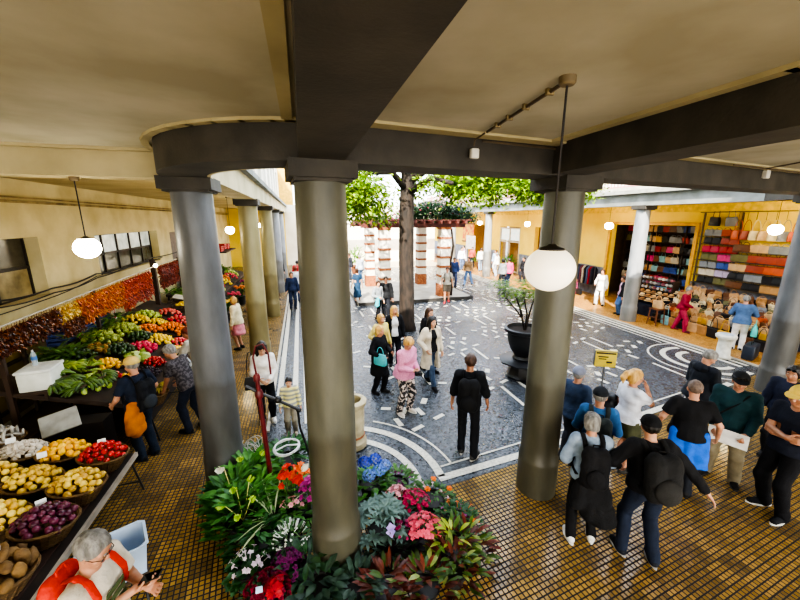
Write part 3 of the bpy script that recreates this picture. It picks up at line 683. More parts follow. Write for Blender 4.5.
    if hat:
        ty, c = hat[:2]; hmt = cloth(c) if isinstance(c, str) else c; g = Field(.006 if hi else vox)
        if ty == 'cap':
            g.ell(hp(0, -.016, .044), Z(.099, .118, .108), Hm, .01).cut(hp(0, 0, .045), Hm @ V(0, .12, -1)); ho = np_mesh('cap', *g.mesh(), hmt, body)
            g = Field(.006 if hi else vox); s_ = -1 if len(hat) > 2 and hat[2] == 'back' else 1
            g.ell(hp(0, s_*.09-.01, .05), Z(.086, .105, .013), Hm @ rotx(-s_*.2), .01).cut(hp(0, s_*.06, 0), Hm @ V(0, -s_, 0)); np_mesh('visor', *g.mesh(), cloth(hat[3]) if len(hat) > 3 else hmt, ho)
        elif ty == 'beanie': g.ell(hp(0, -.014, .045), Z(.099, .118, .112), Hm, .01).cut(hp(0, 0, .03), Hm @ V(0, .1, -1)); np_mesh('beanie', *g.mesh(), hmt, body)
    if glasses:
        dz = {'face': 0., 'top': .075}[glasses[0]]; dy = 0 if dz == 0 else .0; gb = MB()
        for sgn in (-1, 1):
            c = hp(sgn*.033, .096 if dz == 0 else .098, .006+dz); ax_ = Hm @ V(1, 0, 0); az = Hm @ V(0, 0, 1)
            ring = [Vector(c+(ax_*math.cos(2*PI*j/14)*.027+az*math.sin(2*PI*j/14)*.02)*k) for j in range(15)]; gb.tube(ring, .0025*k, 5)
            if glasses[1] == 'dark': gb.add([Vector(c)]+ring[:14], [(0, 1+j, 1+(j+1) % 14) for j in range(14)])
            gb.tube([hp(sgn*.06, .094, .01+dz), hp(sgn*.083, .05, .01+dz), hp(sgn*.086, -.01, .006+dz)], .0026*k, 5)
        gb.tube([hp(-.008, .1, .01+dz), hp(.008, .1, .01+dz)], .0025*k, 5)
        gb.build('glasses', mat('#15120f', .15), body)
    o['body'] = body; o['W'] = W; o['top'] = top_field
    return o
def world(o, p):     # a point of the figure's own frame in the place
    b = o['body']; return Vector(b.location) + Euler(b.rotation_euler).to_matrix() @ Vector(p)
def backpack(o, label, c, w=.3, hh=.46, d=.17, dz=.0, c2=None, straps=True, group=None, soft=False, off=0, logo=None):
    k = o['k']; T = o['T']; b = o['body']; y0 = -.135-.02
    t = thing('backpack', label, 'backpack', b.location, b.rotation_euler[2], group)
    m = cloth(c); f = Field(.012); X = lambda x, y, z: T(x+off, y, z)
    for z in (.06, .2, .34):
        for x in (-1, 1): f.ell(X(x*w*.22, y0-d*.42, z+dz+.02), V(w*.3, d*.5, hh*.26)*k, o['Lm'], .05)
    v, q = f.mesh(); np_mesh('bag_body', wrinkle(v, q, .003, 30, 2), q, m, t)
    f = Field(.011); f.ell(X(0, y0-d*.9, .12+dz), V(w*.38, d*.3, hh*.27)*k, o['Lm'], .03); v, q = f.mesh(); np_mesh('front_pocket', v, q, cloth(c2) if c2 else m, t)
    h_ = MB(); h_.tube([X(-.04, y0-.04, .45+dz), X(-.03, y0-.05, .49+dz), X(.03, y0-.05, .49+dz), X(.04, y0-.04, .45+dz)], .008, 6); h_.build('grab_loop', m, t)
    if straps:
        for s in (-1, 1):
            fx = .12; sb = MB(); e = .02
            pts = [X(s*.09, y0+.01, .38+dz), X(s*.1, -.1, .49), X(s*.105, -.02, .535), X(s*.11, .07, .49), X(s*.125, .135, .38), X(s*.15, .13, .24), X(s*.19, .04, .12), X(s*.16, y0+.03, .06+dz)]
            P_ = [Vector(p) for p in pts]; q = []
            for i in range(len(P_)-1):
                for j in range(4): q.append(P_[i].lerp(P_[i+1], j/4))
            q.append(P_[-1]); sb.tube(q, .027, 8, flat=.28); sb.build('strap', m, t)
    return t
# ---------------------------------------------------------------- the people
def away(x, y, turn=0): return math.degrees(math.atan2(y, x))+turn
NV = .0065
# tour group on the right
o = person('man in black jacket, black cap and black backpack stretching his right arm out', (3.52, 2.49, .012), 68, h=1.74, fat=1.12, lean=10, head=(-15, 12), hair=('short', 'black'), skin='pink', shirt=('#17171a', 'long', -.02, .03, .02, 'jacket'), legs=('trousers', '#1d2536'), shoes='#22252c', sole='#a9a9a6',
           rhw=(3.97, 2.2, .98), rp=(.2, .6, .6), lh=(-.24, .2, .12), lp=(-.9, -.5, 0), rn=(0, 0, -1), feet=((-.16, .06), (.13, -.06)), hat=('cap', '#141417'), glasses=('face', 'dark'), vox=NV, curl=(.6, .25))
bp = backpack(o, 'large black backpack on the man with the outstretched arm', '#1f1f1f', .34, .5, .2, c2='#2b2a28')
MB().box(o['T'](0, -.355, .2), (.08, .012, .014), rx=rad(-10)).build('white_label', mat('#d8d8d8', .5), bp)
o = person('grey-haired person in pale blue shirt with a dark coat tied round the waist', (3.06, 2.86, .012), 62, h=1.66, fat=1.02, lean=6, head=(-8, 16), hair=('bob', 'grey'), skin='pink', shirt=('#8fa0b4', 'half', -.04, .02), legs=('trousers', '#121214', .5), shoes='#d9d8d2', sole='#efeeea',
           rh=(.17, .24, .1), lh=(-.17, .24, .1), feet=((-.13, -.04), (.13, .03)), vox=NV)
f = Field(.011); T = o['T']
for x, z2, w in ((-.1, -.3, .08), (.0, -.42, .09), (.1, -.5, .1), (.17, -.46, .08)): f.cap(T(x*.8, -.1, .06), T(x*1.35, -.13, z2), .05, w, .05)
for x in (-.14, .14): f.cap(T(x, -.05, .09), T(x*.5, .13, .07), .035, .03, .04)
f.cut(T(0, 0, -.5), V(0, 0, -1)); v, q = f.mesh(); np_mesh('tied_coat', wrinkle(v, q, .012, 16, 4), q, cloth('#111113'), o['body'])
backpack(o, 'black backpack on the grey-haired person in the pale blue shirt', '#151518', .3, .46, .17)
o = person('person in bright blue top and dark cap behind the grey-haired walker', (3.64, 3.36, .012), 50, h=1.66, fat=1.05, lean=4, head=(-10, 10), hair=('short', 'grey'), skin='pink', shirt=('#3d6ea6', 'long', -.04, .02), legs=('trousers', '#23262e'), hat=('cap', '#22262c'), vox=.008, rh=(.16, .24, .12), lh=(-.16, .24, .12), glasses=('face', 'clear'))
backpack(o, 'grey-green backpack worn over the bright blue top', '#3a4244', .3, .44, .18)
o = person('person in a pink and grey cap and navy jacket beside the column', (3.92, 4.08, .012), 15, h=1.64, head=(20, 5), hair=('short', 'grey'), skin='pink', shirt=('#33435c', 'long', -.05, .025, .02, 'jacket'), legs=('trousers', '#2a2d35'), hat=('cap', '#7b7f8e', 'front', '#a97f9a'), vox=.008, eyes=True)
o = person('blonde woman in white polo shirt and olive shorts with her hand at her chin', (4.58, 3.72, .012), -8, h=1.68, fat=1.12, female=True, head=(-14, 8), hair=('pony', 'blond'), skin='pink', shirt=('#dcdfe8', 'short', -.04, .014), legs=('shorts', '#54573f', 1.6), shoes='#3c3a36',
           lh=(-.2, .06, -.06), rh=(.05, .2, .5), rp=(.6, -.2, -1), rn=(-.6, -1, 0), hd=(-.3, -.2, 1), vox=NV, eyes=True, glasses=('face', 'clear'), curl=(.5, .9))
f = Field(.011); P_ = lambda x, y, z: o['T'](x, y, z)
f.cap(P_(-.26, -.08, .2), P_(-.3, -.12, -.02), .07, .14, .05).cap(P_(-.3, -.12, -.02), P_(-.28, -.12, -.16), .14, .1, .05); v, q = f.mesh()
t = np_mesh('shoulder_bag', wrinkle(v, q, .01, 22, 5), q, mat('#14161c', .45, scale=12, bump=.5, bscale=30)); t.location = o['body'].location; t.rotation_euler = o['body'].rotation_euler; tag(t, 'bulky black quilted bag under the arm of the blonde woman in white', 'bag')
o = person('balding man in black T-shirt seen from behind with a blue apron', (4.95, 3.12, .012), 48, h=1.72, fat=1.22, lean=3, head=(-5, 8), hair=('stubble', 'bald'), skin='pink', shirt=('#131316', 'short', -.02, .025), legs=('trousers', '#1d2028'), lh=(-.34, .12, .0), rh=(.36, .12, .0), vox=NV)
f = Field(.011); T = o['T']
for x in (-.17, -.1, 0, .1, .17): f.cap(T(x, -.12+abs(x)*.2, .06), T(x*1.15, -.14+abs(x)*.2, -.4), .05, .055, .06)
f.cut(T(0, 0, -.4), V(0, 0, -1)); v, q = f.mesh(); np_mesh('apron', wrinkle(v, q, .006, 18, 4), q, cloth('#1f5fc4'), o['body'])
o = person('grey-haired man in dark hooded jacket bowing his head', (6.3, 3.95, .012), -8, h=1.72, fat=1.05, lean=6, head=(-25, 32), hair=('short', 'grey'), skin='pink', shirt=('#23272f', 'long', -.05, .03, .02, 'jacket'), legs=('trousers', '#22252c'), rh=(.14, .28, .1), lh=(-.14, .28, .1), vox=.008, eyes=True)
f = Field(.012); f.ell(o['T'](0, -.1, .48), V(.13, .07, .08), None, .02); v, q = f.mesh(); np_mesh('hood', wrinkle(v, q, .006, 30), q, cloth('#23272f'), o['body'])
o = person('man in teal jacket and black cap facing the group with white papers in his hands', (5.82, 3.15, .012), 205, h=1.74, fat=1.22, head=(12, 5), hair=('short', 'black'), skin='tan', shirt=('#17363b', 'long', -.06, .03, .03, 'jacket'), legs=('trousers', '#7d735c', 1.6), shoes='#1c1a19', sole='#2b2826',
           rh=(.16, .27, .02), lh=(-.2, .25, .02), rn=(-.5, -1, .3), ln=(.5, -1, .3), hat=('cap', '#17181a'), glasses=('top', 'dark'), vox=NV, eyes=True, feet=((-.16, .02), (.15, 0)), foot_yaw=(18, -18))
b = MB(); b.box((0, 0, 0), (.42, .004, .24), rx=rad(-12)); t = b.build('paper_sheet', mat('#e4e3df', .7)); t.location = world(o, o['T'](-.02, .325, -.09)); t.rotation_euler = (0, 0, rad(205-90)); tag(t, 'white papers held by the man in the teal jacket', 'papers')
sb = MB(); sb.tube([o['T'](-.13, .08, .5), o['T'](-.03, .165, .36), o['T'](.1, .19, .2), o['T'](.2, .15, .05)], .018, 6, flat=.4); sb.build('bag_strap', cloth('#121214'), o['body'])
o = person('man in yellow cap and navy T-shirt standing with folded arms', (5.78, 2.5, .012), 168, h=1.84, fat=1.06, head=(10, 3), hair=('short', 'brown'), skin='tan', shirt=('#161a27', 'short', -.04, .016), legs=('trousers', '#101014', 1.2), shoes='#17181c', sole='#d8d4ca',
           rh=(-.1, .2, .2), lh=(.07, .165, .16), rp=(1, .15, -.9), lp=(-1, .15, -.9), rn=(0, -1, 0), ln=(0, -1, 0), hd=(-1, -.35, .1), ld=(1, -.25, .15), curl=(.7, .7), hat=('cap', '#d5b54f'), vox=NV, eyes=True, feet=((-.13, .04), (.13, -.02)), foot_yaw=(14, -16), glasses=None)
o = person('dark-haired person with sunglasses pushed up, half hidden behind the yellow cap', (7.15, 3.25, .012), 190, h=1.64, head=(0, 4), hair=('bob', 'black'), skin='tan', shirt=('#20263a', 'long', -.04, .025, .02, 'jacket'), legs=('trousers', '#15161b'), glasses=('top', 'dark'), vox=.008, eyes=True)
# the man crossing the court
o = person('man in black with a black backpack walking alone across the court', (2.45, 4.72, 0), 62, h=1.77, fat=1.0, head=(4, 0), hair=('crop', 'brown'), skin='tan', shirt=('#15171c', 'half', -.05, .02), legs=('trousers', '#121419', .8), shoes='#3b3a38', sole='#cfcac0', feet=((-.09, .02), (.11, -.12)), rh=(.3, .1, -.08), vox=.0075, lift=(0, 0), foot_yaw=(5, -28))
backpack(o, 'black backpack on the man walking alone across the court', '#111215', .32, .5, .2)
# women in the middle of the court
o = person('woman in pink fluffy jumper looking down at a camera', (1.8, 6.2, 0), -62, h=1.66, fat=1.2, female=True, lean=8, head=(-5, 38), hair=('bob', 'blond'), skin='pink', shirt=(cloth('#d98fb0', '#c4789b', scale=60), 'long', -.08, .03, .02, 'jumper'), legs=('trousers', mat('#c9b8ae', .8, '#17161a', scale=16, lo=.5, hi=.56), 1.2), shoes='#d8d0c4', sole='#efeee8', rh=(.07, .27, .17), lh=(-.07, .27, .17), rn=(-1, 0, 0), ln=(1, 0, 0), vox=.008, feet=((-.12, .05), (.13, .0)), eyes=True, curl=(.9, .9))
b = MB(); b.rbox((0, 0, 0), (.14, .07, .09), b=.015); b.lathe([(.034, 0), (.036, .05), (.03, .055), (.001, .05)], (0, .03, 0), 16, M=Matrix.Rotation(-PI/2, 3, 'X')); t = b.build('camera_body', mat('#101012', .4)); t.location = world(o, o['T'](0, .37, .15)); t.rotation_euler = (0, 0, rad(-62-90)); t.name = 'photo_camera'; tag(t, 'black photo camera held by the woman in pink', 'camera')
o = person('blonde woman in a long black coat with a turquoise bag on her arm', (1.5, 7.15, 0), -50, h=1.6, female=True, head=(15, 8), hair=('bob', 'blond'), skin='pink', shirt=('#121317', 'long', -.42, .03, .05, 'coat'), legs=('trousers', '#141418'), rh=(.2, .2, .12), lh=(-.18, .22, .12), vox=.009, feet=((-.09, .06), (.1, -.08)))
def handbag(label, c, loc, rz, w=.3, h=.22, d=.1, cat='handbag', nm='handbag', group=None, hh=.16):
    b = MB(); b.rings([[(sx*w/2*t, sy*d/2*q, z) for sx, sy in ((-1, -.7), (-.7, -1), (.7, -1), (1, -.7), (1, .7), (.7, 1), (-.7, 1), (-1, .7))] for z, t, q in ((0, .92, .9), (.02, 1, 1), (h*.6, .97, .9), (h, .86, .35))])
    o = b.build(nm, c if not isinstance(c, str) else mat(c, .5, bump=.15, bscale=60), loc=loc); o.rotation_euler = (0, 0, rz); tag(o, label, cat, group)
    hb = MB(); hb.tube([(w*.28*math.cos(a), 0, h-.01+hh*math.sin(a)) for a in np.linspace(0, PI, 11)], .008, 6); hb.build('handle', c if not isinstance(c, str) else mat(c, .5), o); return o
handbag('turquoise handbag on the arm of the woman in the long black coat', '#4fb9c0', world(o, V(.2, .18, .78)), rad(-50), .3, .24, .12)
o = person('fair-haired woman in a pale yellow jumper behind the black coat', (1.72, 8.0, 0), -70, h=1.62, female=True, head=(10, 5), hair=('bob', 'blond'), skin='pink', shirt=('#dcc873', 'long', -.06, .025), legs=('trousers', '#1c1c22'), vox=.0095, rh=(.2, .15, .1))
o = person('woman with long blonde hair in a black jacket beside the tree trunk', (2.2, 8.55, 0), -95, h=1.66, female=True, head=(10, 0), hair=('long', 'blond'), skin='pink', shirt=('#dcdcdc', 'long', -.04, .01), jacket=('#17181c', 'long', -.1, .03, .1), legs=('trousers', '#1a1b22'), vox=.0095, eyes=True)
o = person('woman with long dark hair striding in an open beige coat', (2.72, 7.2, 0), -78, h=1.7, female=True, head=(8, 4), hair=('long', 'black'), skin='pale', shirt=('#18181a', 'long', -.03, .012), jacket=('#d6cbb5', 'long', -.44, .035, .085, .06), legs=('trousers', '#3d4f68', .4), shoes='#15151a', vox=.008, feet=((-.05, -.22), (.06, .28)), lift=(.05, 0), rh=(.22, .14, .05), eyes=True)
o = person('dark-haired woman in black walking behind the beige coat', (2.95, 8.0, 0), -70, h=1.7, female=True, head=(0, 4), hair=('long', 'brown'), skin='pale', shirt=('#17171b', 'long', -.1, .03, .03, 'jacket'), legs=('trousers', '#181a22', .4), shoes='#101014', vox=.0095, feet=((-.05, .2), (.06, -.16)), eyes=True)
# behind them
o = person('person in grey top and black leggings carrying a turquoise jacket', (2.65, 12.75, 0), -60, h=1.6, head=(-20, 5), hair=('bob', 'brown'), skin='pale', shirt=('#8c9298', 'long', -.04, .02), legs=('trousers', '#121318', .3), vox=.014, feet=((-.1, -.2), (.12, .2)), rh=(.2, .25, .15))
f = Field(.014); f.cap(o['T'](.2, .24, .14), o['T'](.24, .22, -.16), .06, .09, .03); v, q = f.mesh(); t = np_mesh('folded_jacket', wrinkle(v, q, .01), q, cloth('#3fa6b5')); t.location = o['body'].location; t.rotation_euler = o['body'].rotation_euler; tag(t, 'turquoise jacket carried by the person in grey', 'jacket')
o = person('man in black hooded top walking left of the tree', (3.0, 12.9, 0), 250, h=1.72, head=(10, 5), hair=('crop', 'black'), skin='tan', shirt=('#1b1d21', 'long', -.05, .03), legs=('trousers', '#20232b'), vox=.014, feet=((-.1, .15), (.1, -.15)))
o = person('woman in a dark blue dress seen from behind far down the court', (2.36, 15.95, 0), 95, h=1.64, female=True, hair=('bun', 'brown'), skin='pale', shirt=('#24405c', 'short', -.0, .015), legs=('skirt', '#24405c', .62), shoes='#2a2320', vox=.016)
# child and mother by the left column
o = person('small boy in a grey and yellow striped jumper', (-.36, 6.05, 0), -92, h=1.12, fat=1.02, head=(0, 6), hair=('crop', 'black'), skin='pale', shirt=(stripes('#8b8d86', '#d9cf8a', 13, 2), 'long', -.06, .02, .02, 'jumper'), legs=('trousers', '#98907e', 1.3), shoes='#b7a893', sole='#e2ddd2', vox=.007, eyes=True, feet=((-.09, 0), (.1, .02)))
o = person('dark-haired woman in a white shirt and black trousers looking down at her phone', (-.82, 6.6, 0), -84, h=1.68, female=True, lean=6, head=(6, 26), hair=('long', 'black'), skin='pale', shirt=('#e9e4dd', 'long', -.06, .018), legs=('trousers', '#15161a', .8), shoes='#e6e2da', sole='#f2f0ea', vox=.008, eyes=True, glasses=('top', 'dark'), rh=(.08, .28, .14), lh=(-.1, .25, .1), curl=(.8, .8))
handbag('black shoulder bag hanging beside the woman in the white shirt', '#17171a', world(o, V(.22, .02, .72)), rad(-84+90), .26, .24, .1, hh=.5)
# shoppers at the fruit stall
o = person('man in yellow cap and navy T-shirt choosing fruit, seen from behind', (-2.62, 6.0, .012), 142, h=1.75, fat=1.08, head=(12, 8), hair=('short', 'grey'), skin='pink', shirt=('#1d2638', 'short', -.06, .02), legs=('trousers', '#1f2937', 1.1), shoes='#1a1a1c', vox=NV, hat=('cap', '#c9ae62'), rh=(.3, .2, .02), lh=(-.24, .26, .04))
backpack(o, 'small black backpack with grey trim on the man in the yellow cap at the stall', '#14161b', .26, .42, .16, c2='#2c3136')
f = Field(.011); T = o['T']
for x, z2 in ((-.2, -.28), (-.14, -.36), (-.08, -.32)): f.cap(T(x, -.1, .1), T(x*1.2-.02, -.14, z2), .04, .07, .05)
v, q = f.mesh(); np_mesh('tied_jacket', wrinkle(v, q, .012, 20, 4), q, cloth('#c2711f'), o['body'])
o = person('grey-haired man in a dark patterned shirt bending over the stall', (-2.08, 6.62, .012), 158, h=1.74, fat=1.05, lean=24, head=(5, 20), hair=('short', 'grey'), skin='tan', shirt=(mat('#4a4548', .85, '#241f24', scale=26, lo=.48, hi=.54), 'short', -.06, .022), legs=('trousers', '#1c2230', 1.1), shoes='#141416', vox=NV, rh=(.22, .34, .1), lh=(-.2, .36, .06), feet=((-.1, .08), (.12, -.1)))
f = Field(.012); T = o['T']
for x in (.14, .22): f.cap(T(x, -.12, .28), T(x+.02, -.14, .0), .05, .1, .05)
v, q = f.mesh(); t = np_mesh('tote_bag', wrinkle(v, q, .008), q, cloth('#a3a5a8')); t.location = o['body'].location; t.rotation_euler = o['body'].rotation_euler; tag(t, 'pale grey cloth tote bag on the shoulder of the bending man', 'bag')
sb = MB(); sb.tube([T(.18, -.1, .22), T(.17, -.06, .5), T(.17, .06, .48), T(.2, .04, .3)], .016, 6, flat=.4); sb.build('strap', cloth('#a3a5a8'), t)
o = person('person with reddish hair in a white jacket reaching across the stall', (-2.2, 7.85, .012), 168, h=1.68, fat=1.1, lean=16, head=(0, 14), hair=('short', 'red'), skin='tan', shirt=('#cdc8bd', 'long', -.08, .03, .02, 'jacket'), legs=('trousers', '#1b1d26', 1.1), shoes='#1a1a1c', vox=.008, rh=(.16, .5, .3), lh=(-.18, .42, .16))
sb = MB(); sb.tube([o['T'](-.12, -.12, .44), o['T'](.0, -.155, .3), o['T'](.14, -.15, .12)], .012, 6, flat=.4); sb.tube([o['T'](.2, .05, .47), o['T'](.21, -.02, .5), o['T'](.2, -.1, .45)], .014, 6, flat=.4); sb.build('red_strap', cloth('#c02a25'), o['body'])
# the man at the bottom left with his phone
o = person('grey-haired man in a cream printed T-shirt and glasses holding a black phone', (-1.6, 2.5, .012), -12, h=1.74, fat=1.15, lean=6, head=(2, 26), hair=('short', 'grey'), skin='pink', shirt=('#d2c7b4', 'short', -.04, .018), legs=('trousers', '#4a4f55'), vox=NV, eyes=True, glasses=('face', 'clear'), rhw=(-1.3, 2.46, 1.2), lh=(-.06, .33, .27), rn=(-.5, -.2, .85), ln=(.6, -.2, .8), hd=(-.1, 1, .3), ld=(.3, 1, .15), curl=(.8, .7))
T = o['T']; pb = MB()
pb.box(T(.02, .166, .36), (.16, .006, .04), rx=rad(-6)).box(T(.02, .17, .3), (.17, .006, .04), rx=rad(-2)).box(T(.02, .176, .24), (.17, .006, .04), rx=rad(4)); pb.build('shirt_print', mat('#4b5a33', .8), o['body'])
rb = backpack(o, 'red backpack on the grey-haired man with the phone', '#d8341f', .28, .42, .14)
ph = MB(); ph.rbox((0, 0, 0), (.078, .16, .009), b=.01, mi=0); ph.box((0, 0, .0052), (.07, .148, .001), mi=1); t = ph.build('phone', [mat('#131315', .3), mat('#06070a', .08)]); t.location = (-1.2, 2.47, 1.262); t.rotation_euler = (rad(20), 0, rad(-100)); tag(t, 'black phone in the hands of the grey-haired man', 'phone')
# ---------------------------------------------------------------- the fruit market on the left
def fruit_mat(a, b, rough=.35, scale=12, sp=.5, bump=.0, lo=.3, hi=.7, var=.5):
    m = mat(a, rough, b, scale, bump=bump, bscale=50, lo=lo, hi=hi, spec=sp).copy(); nt = m.node_tree; N = nt.nodes
    oi = N.new('ShaderNodeObjectInfo'); cr = next(n for n in N if n.type == 'VALTORGB'); no = cr.inputs[0].links[0].from_socket
    ad = N.new('ShaderNodeMath'); ad.operation = 'MULTIPLY_ADD'; ad.inputs[1].default_value = var; mr = N.new('ShaderNodeMath'); mr.operation = 'SUBTRACT'; mr.inputs[1].default_value = var*.5
    nt.links.new(oi.outputs['Random'], ad.inputs[0]); nt.links.new(no, mr.inputs[0]); nt.links.new(mr.outputs[0], ad.inputs[2]); nt.links.new(ad.outputs[0], cr.inputs[0]); return m
STEM = mat('#4f5a24', .7); STEMB = mat('#4a3520', .8)
def fruit(kind):
    b = MB(); M = None
    if kind == 'mango': b.lathe([(.001, -.052), (.026, -.044), (.042, -.018), (.045, .008), (.036, .036), (.016, .05), (.001, .052)], n=12, sx=1, sy=.86); M = Matrix.Rotation(PI/2, 4, 'Y'); ms = fruit_mat('#f6c61e', '#eeae12')
    elif kind == 'tomato': b.lathe([(.004, -.027), (.024, -.026), (.037, -.008), (.036, .012), (.022, .027), (.006, .024)], n=12); b.lathe([(.013, .024), (.004, .029), (.001, .034)], n=5, mi=1); ms = fruit_mat('#d5271f', '#a9130f', .18)
    elif kind == 'passion_fruit': b.lathe([(.001, -.041), (.022, -.035), (.036, -.01), (.036, .012), (.022, .034), (.006, .042), (.001, .042)], n=12); b.tube([(0, 0, .04), (.002, 0, .05)], .004, 5, mi=1); M = Matrix.Rotation(1.2, 4, 'Y'); ms = fruit_mat('#e0c24e', '#b98f35')
    elif kind == 'yellow_passion_fruit': b.lathe([(.001, -.044), (.024, -.036), (.039, -.01), (.039, .012), (.024, .036), (.001, .045)], n=12); M = Matrix.Rotation(1.2, 4, 'Y'); ms = fruit_mat('#efd564', '#d9ad3c')
    elif kind == 'purple_passion_fruit': b.lathe([(.001, -.041), (.022, -.035), (.037, -.01), (.037, .012), (.022, .034), (.001, .042)], n=12); b.tube([(0, 0, .04), (.002, 0, .05)], .004, 5, mi=1); M = Matrix.Rotation(1.1, 4, 'Y'); ms = fruit_mat('#6b2a44', '#43152b', .22)
    elif kind == 'sweet_potato': b.lathe([(.004, -.085), (.03, -.06), (.05, -.015), (.052, .02), (.034, .06), (.006, .085)], n=12, sx=1, sy=.85); M = Matrix.Rotation(PI/2, 4, 'Y'); ms = fruit_mat('#8a6a3a', '#5e4423', .75, bump=.4)
    elif kind == 'garlic_bulb': b.lathe([(.008, -.018), (.022, -.012), (.024, .002), (.012, .018), (.004, .032), (.003, .04)], n=10); ms = fruit_mat('#d9d0c2', '#b3a898', .7)
    elif kind == 'pale_root': b.lathe([(.004, -.08), (.017, -.06), (.02, 0), (.015, .06), (.003, .08)], n=9); M = Matrix.Rotation(PI/2, 4, 'Y'); ms = fruit_mat('#c9c4b8', '#8f8a80', .7)
    elif kind == 'orange': b.lathe([(.002, -.037), (.026, -.03), (.04, 0), (.028, .028), (.005, .037)], n=12); b.lathe([(.007, .035), (.002, .041)], n=5, mi=1); ms = fruit_mat('#f08a1c', '#dc6a10', .4, 60, bump=.15)
    elif kind == 'lemon': b.lathe([(.004, -.058), (.014, -.048), (.034, -.02), (.036, .014), (.018, .044), (.004, .056)], n=12); M = Matrix.Rotation(1.35, 4, 'Y'); ms = fruit_mat('#f5d838', '#dfb91c', .4, 50, bump=.1)
    elif kind == 'avocado': b.lathe([(.002, -.05), (.03, -.042), (.044, -.012), (.036, .022), (.022, .05), (.01, .062), (.002, .064)], n=12); M = Matrix.Rotation(1.4, 4, 'Y'); ms = fruit_mat('#3f5a22', '#1d3012', .35, 40, bump=.25)
    elif kind == 'custard_apple':
        b.ell((0, 0, 0), (.056, .056, .05), 12, 7)
        for i in range(26): a = i*2.4; z = 1-2*(i+.5)/26; r = math.sqrt(1-z*z); b.ell((.052*r*math.cos(a), .052*r*math.sin(a), .047*z), (.014, .014, .012), 6, 4)
        ms = fruit_mat('#a9b455', '#7d8a32', .5)
    elif kind == 'dragon_fruit':
        b.ell((0, 0, 0), (.046, .046, .06), 12, 8)
        for i in range(16): a = i*2.4; z = -.8+1.6*i/16; r = math.sqrt(1-z*z); d = Vector((r*math.cos(a), r*math.sin(a), .6)); b.leaf((.043*r*math.cos(a), .043*r*math.sin(a), .056*z), d, (0, 0, 1), .035, .02, mi=1 if i % 2 else 0, seg=1)
        M = Matrix.Rotation(1.3, 4, 'Y'); ms = fruit_mat('#e0335a', '#b81c44', .4)
    elif kind == 'apple': b.lathe([(.006, -.028), (.022, -.034), (.04, -.006), (.038, .016), (.02, .032), (.004, .024)], n=12); b.tube([(0, 0, .024), (.004, 0, .042)], .0025, 5, mi=1); ms = fruit_mat('#cf3045', '#e8806a', .25)
    elif kind == 'plum': b.lathe([(.002, -.026), (.02, -.02), (.028, .002), (.02, .02), (.003, .026)], n=10); ms = fruit_mat('#3a2034', '#1d121c', .3)
    elif kind == 'kiwi': b.lathe([(.002, -.036), (.02, -.028), (.027, 0), (.02, .028), (.003, .036)], n=10); M = Matrix.Rotation(1.4, 4, 'Y'); ms = fruit_mat('#7d6136', '#553c1d', .85, 60, bump=.4)
    elif kind == 'cabbage':
        b.ell((0, 0, 0), (.075, .075, .065), 12, 8)
        for i in range(9): a = i*2.4; b.leaf((.05*math.cos(a), .05*math.sin(a), -.05), (math.cos(a)*.7, math.sin(a)*.7, .8), (-math.cos(a), -math.sin(a), .2), .14, .13, bend=-.25)
        ms = fruit_mat('#c6d18a', '#93ab4f', .5)
    elif kind == 'pineapple':
        b.lathe([(.03, -.08), (.055, -.05), (.06, 0), (.05, .06), (.025, .085)], n=12, mi=2)
        for i in range(20): a = i*2.4; el = .5+i*.05; b.leaf((0, 0, .08), (math.cos(a), math.sin(a), el*1.4), (0, 0, 1), .15, .022, bend=.35)
        M = Matrix.Rotation(.9, 4, 'Y'); ms = fruit_mat('#5f7a3a', '#3c5524', .5)
        me = [ms, STEM, mat('#b98a2e', .6, '#7a5a1c', scale=40, bump=.6)]
    elif kind == 'chayote': b.lathe([(.003, -.055), (.03, -.045), (.042, -.01), (.034, .03), (.02, .05), (.003, .054)], n=10); M = Matrix.Rotation(1.4, 4, 'Y'); ms = fruit_mat('#b7c95f', '#8faa3c', .45)
    o = b.build(kind, me if kind == 'pineapple' else [ms, STEM], sharp=50)
    if M is not None: o.data.transform(M)
    return o
FR = {}
def banana_bunch(c1, c2, n=6, L=.17):
    t = thing('banana_bunch', '', 'bananas'); ms = fruit_mat(c1, c2, .45, 14); first = None
    b = MB(); P = [(0, 0, 0)]
    b.tube([(0, 0, 0), (.03, 0, .012), (.075, 0, .016), (.12, 0, .004), (L-.01, 0, -.022), (L, 0, -.03)], [.006, .012, .0185, .0185, .012, .004], 7)
    for i in range(n):
        if first is None: o = first = b.build('banana', ms, t)
        else: o = first.copy(); COL.objects.link(o); o.parent = t
        o.rotation_euler = (R.uniform(-.3, .3), R.uniform(-.15, .1), -.75+1.5*i/(n-1)); o.location = (0, .012*(i-n/2), .004*(i % 2))
    s = MB().ell((-.005, 0, .004), (.022, .05, .014), 8, 5); s.build('stalk', STEMB, t); return t
def place(kind, loc, label, cat, group, tilt=None, sc=1., rot=None):
    rot = rot or (R.uniform(0, 6.3), R.uniform(0, 6.3), R.uniform(0, 6.3))
    if kind not in FR: o = FR[kind] = fruit(kind); o.location = loc; o.rotation_euler = rot; o.scale = (sc,)*3; return tag(o, label, cat, group)
    return dup(FR[kind], loc, rot=rot, label=label, group=group, scale=sc, kids=False)
WICK = mat('#8a6a3e', .8, '#4e3a20', scale=22, bump=.9, bscale=45, stretch=(1, 1, 5))
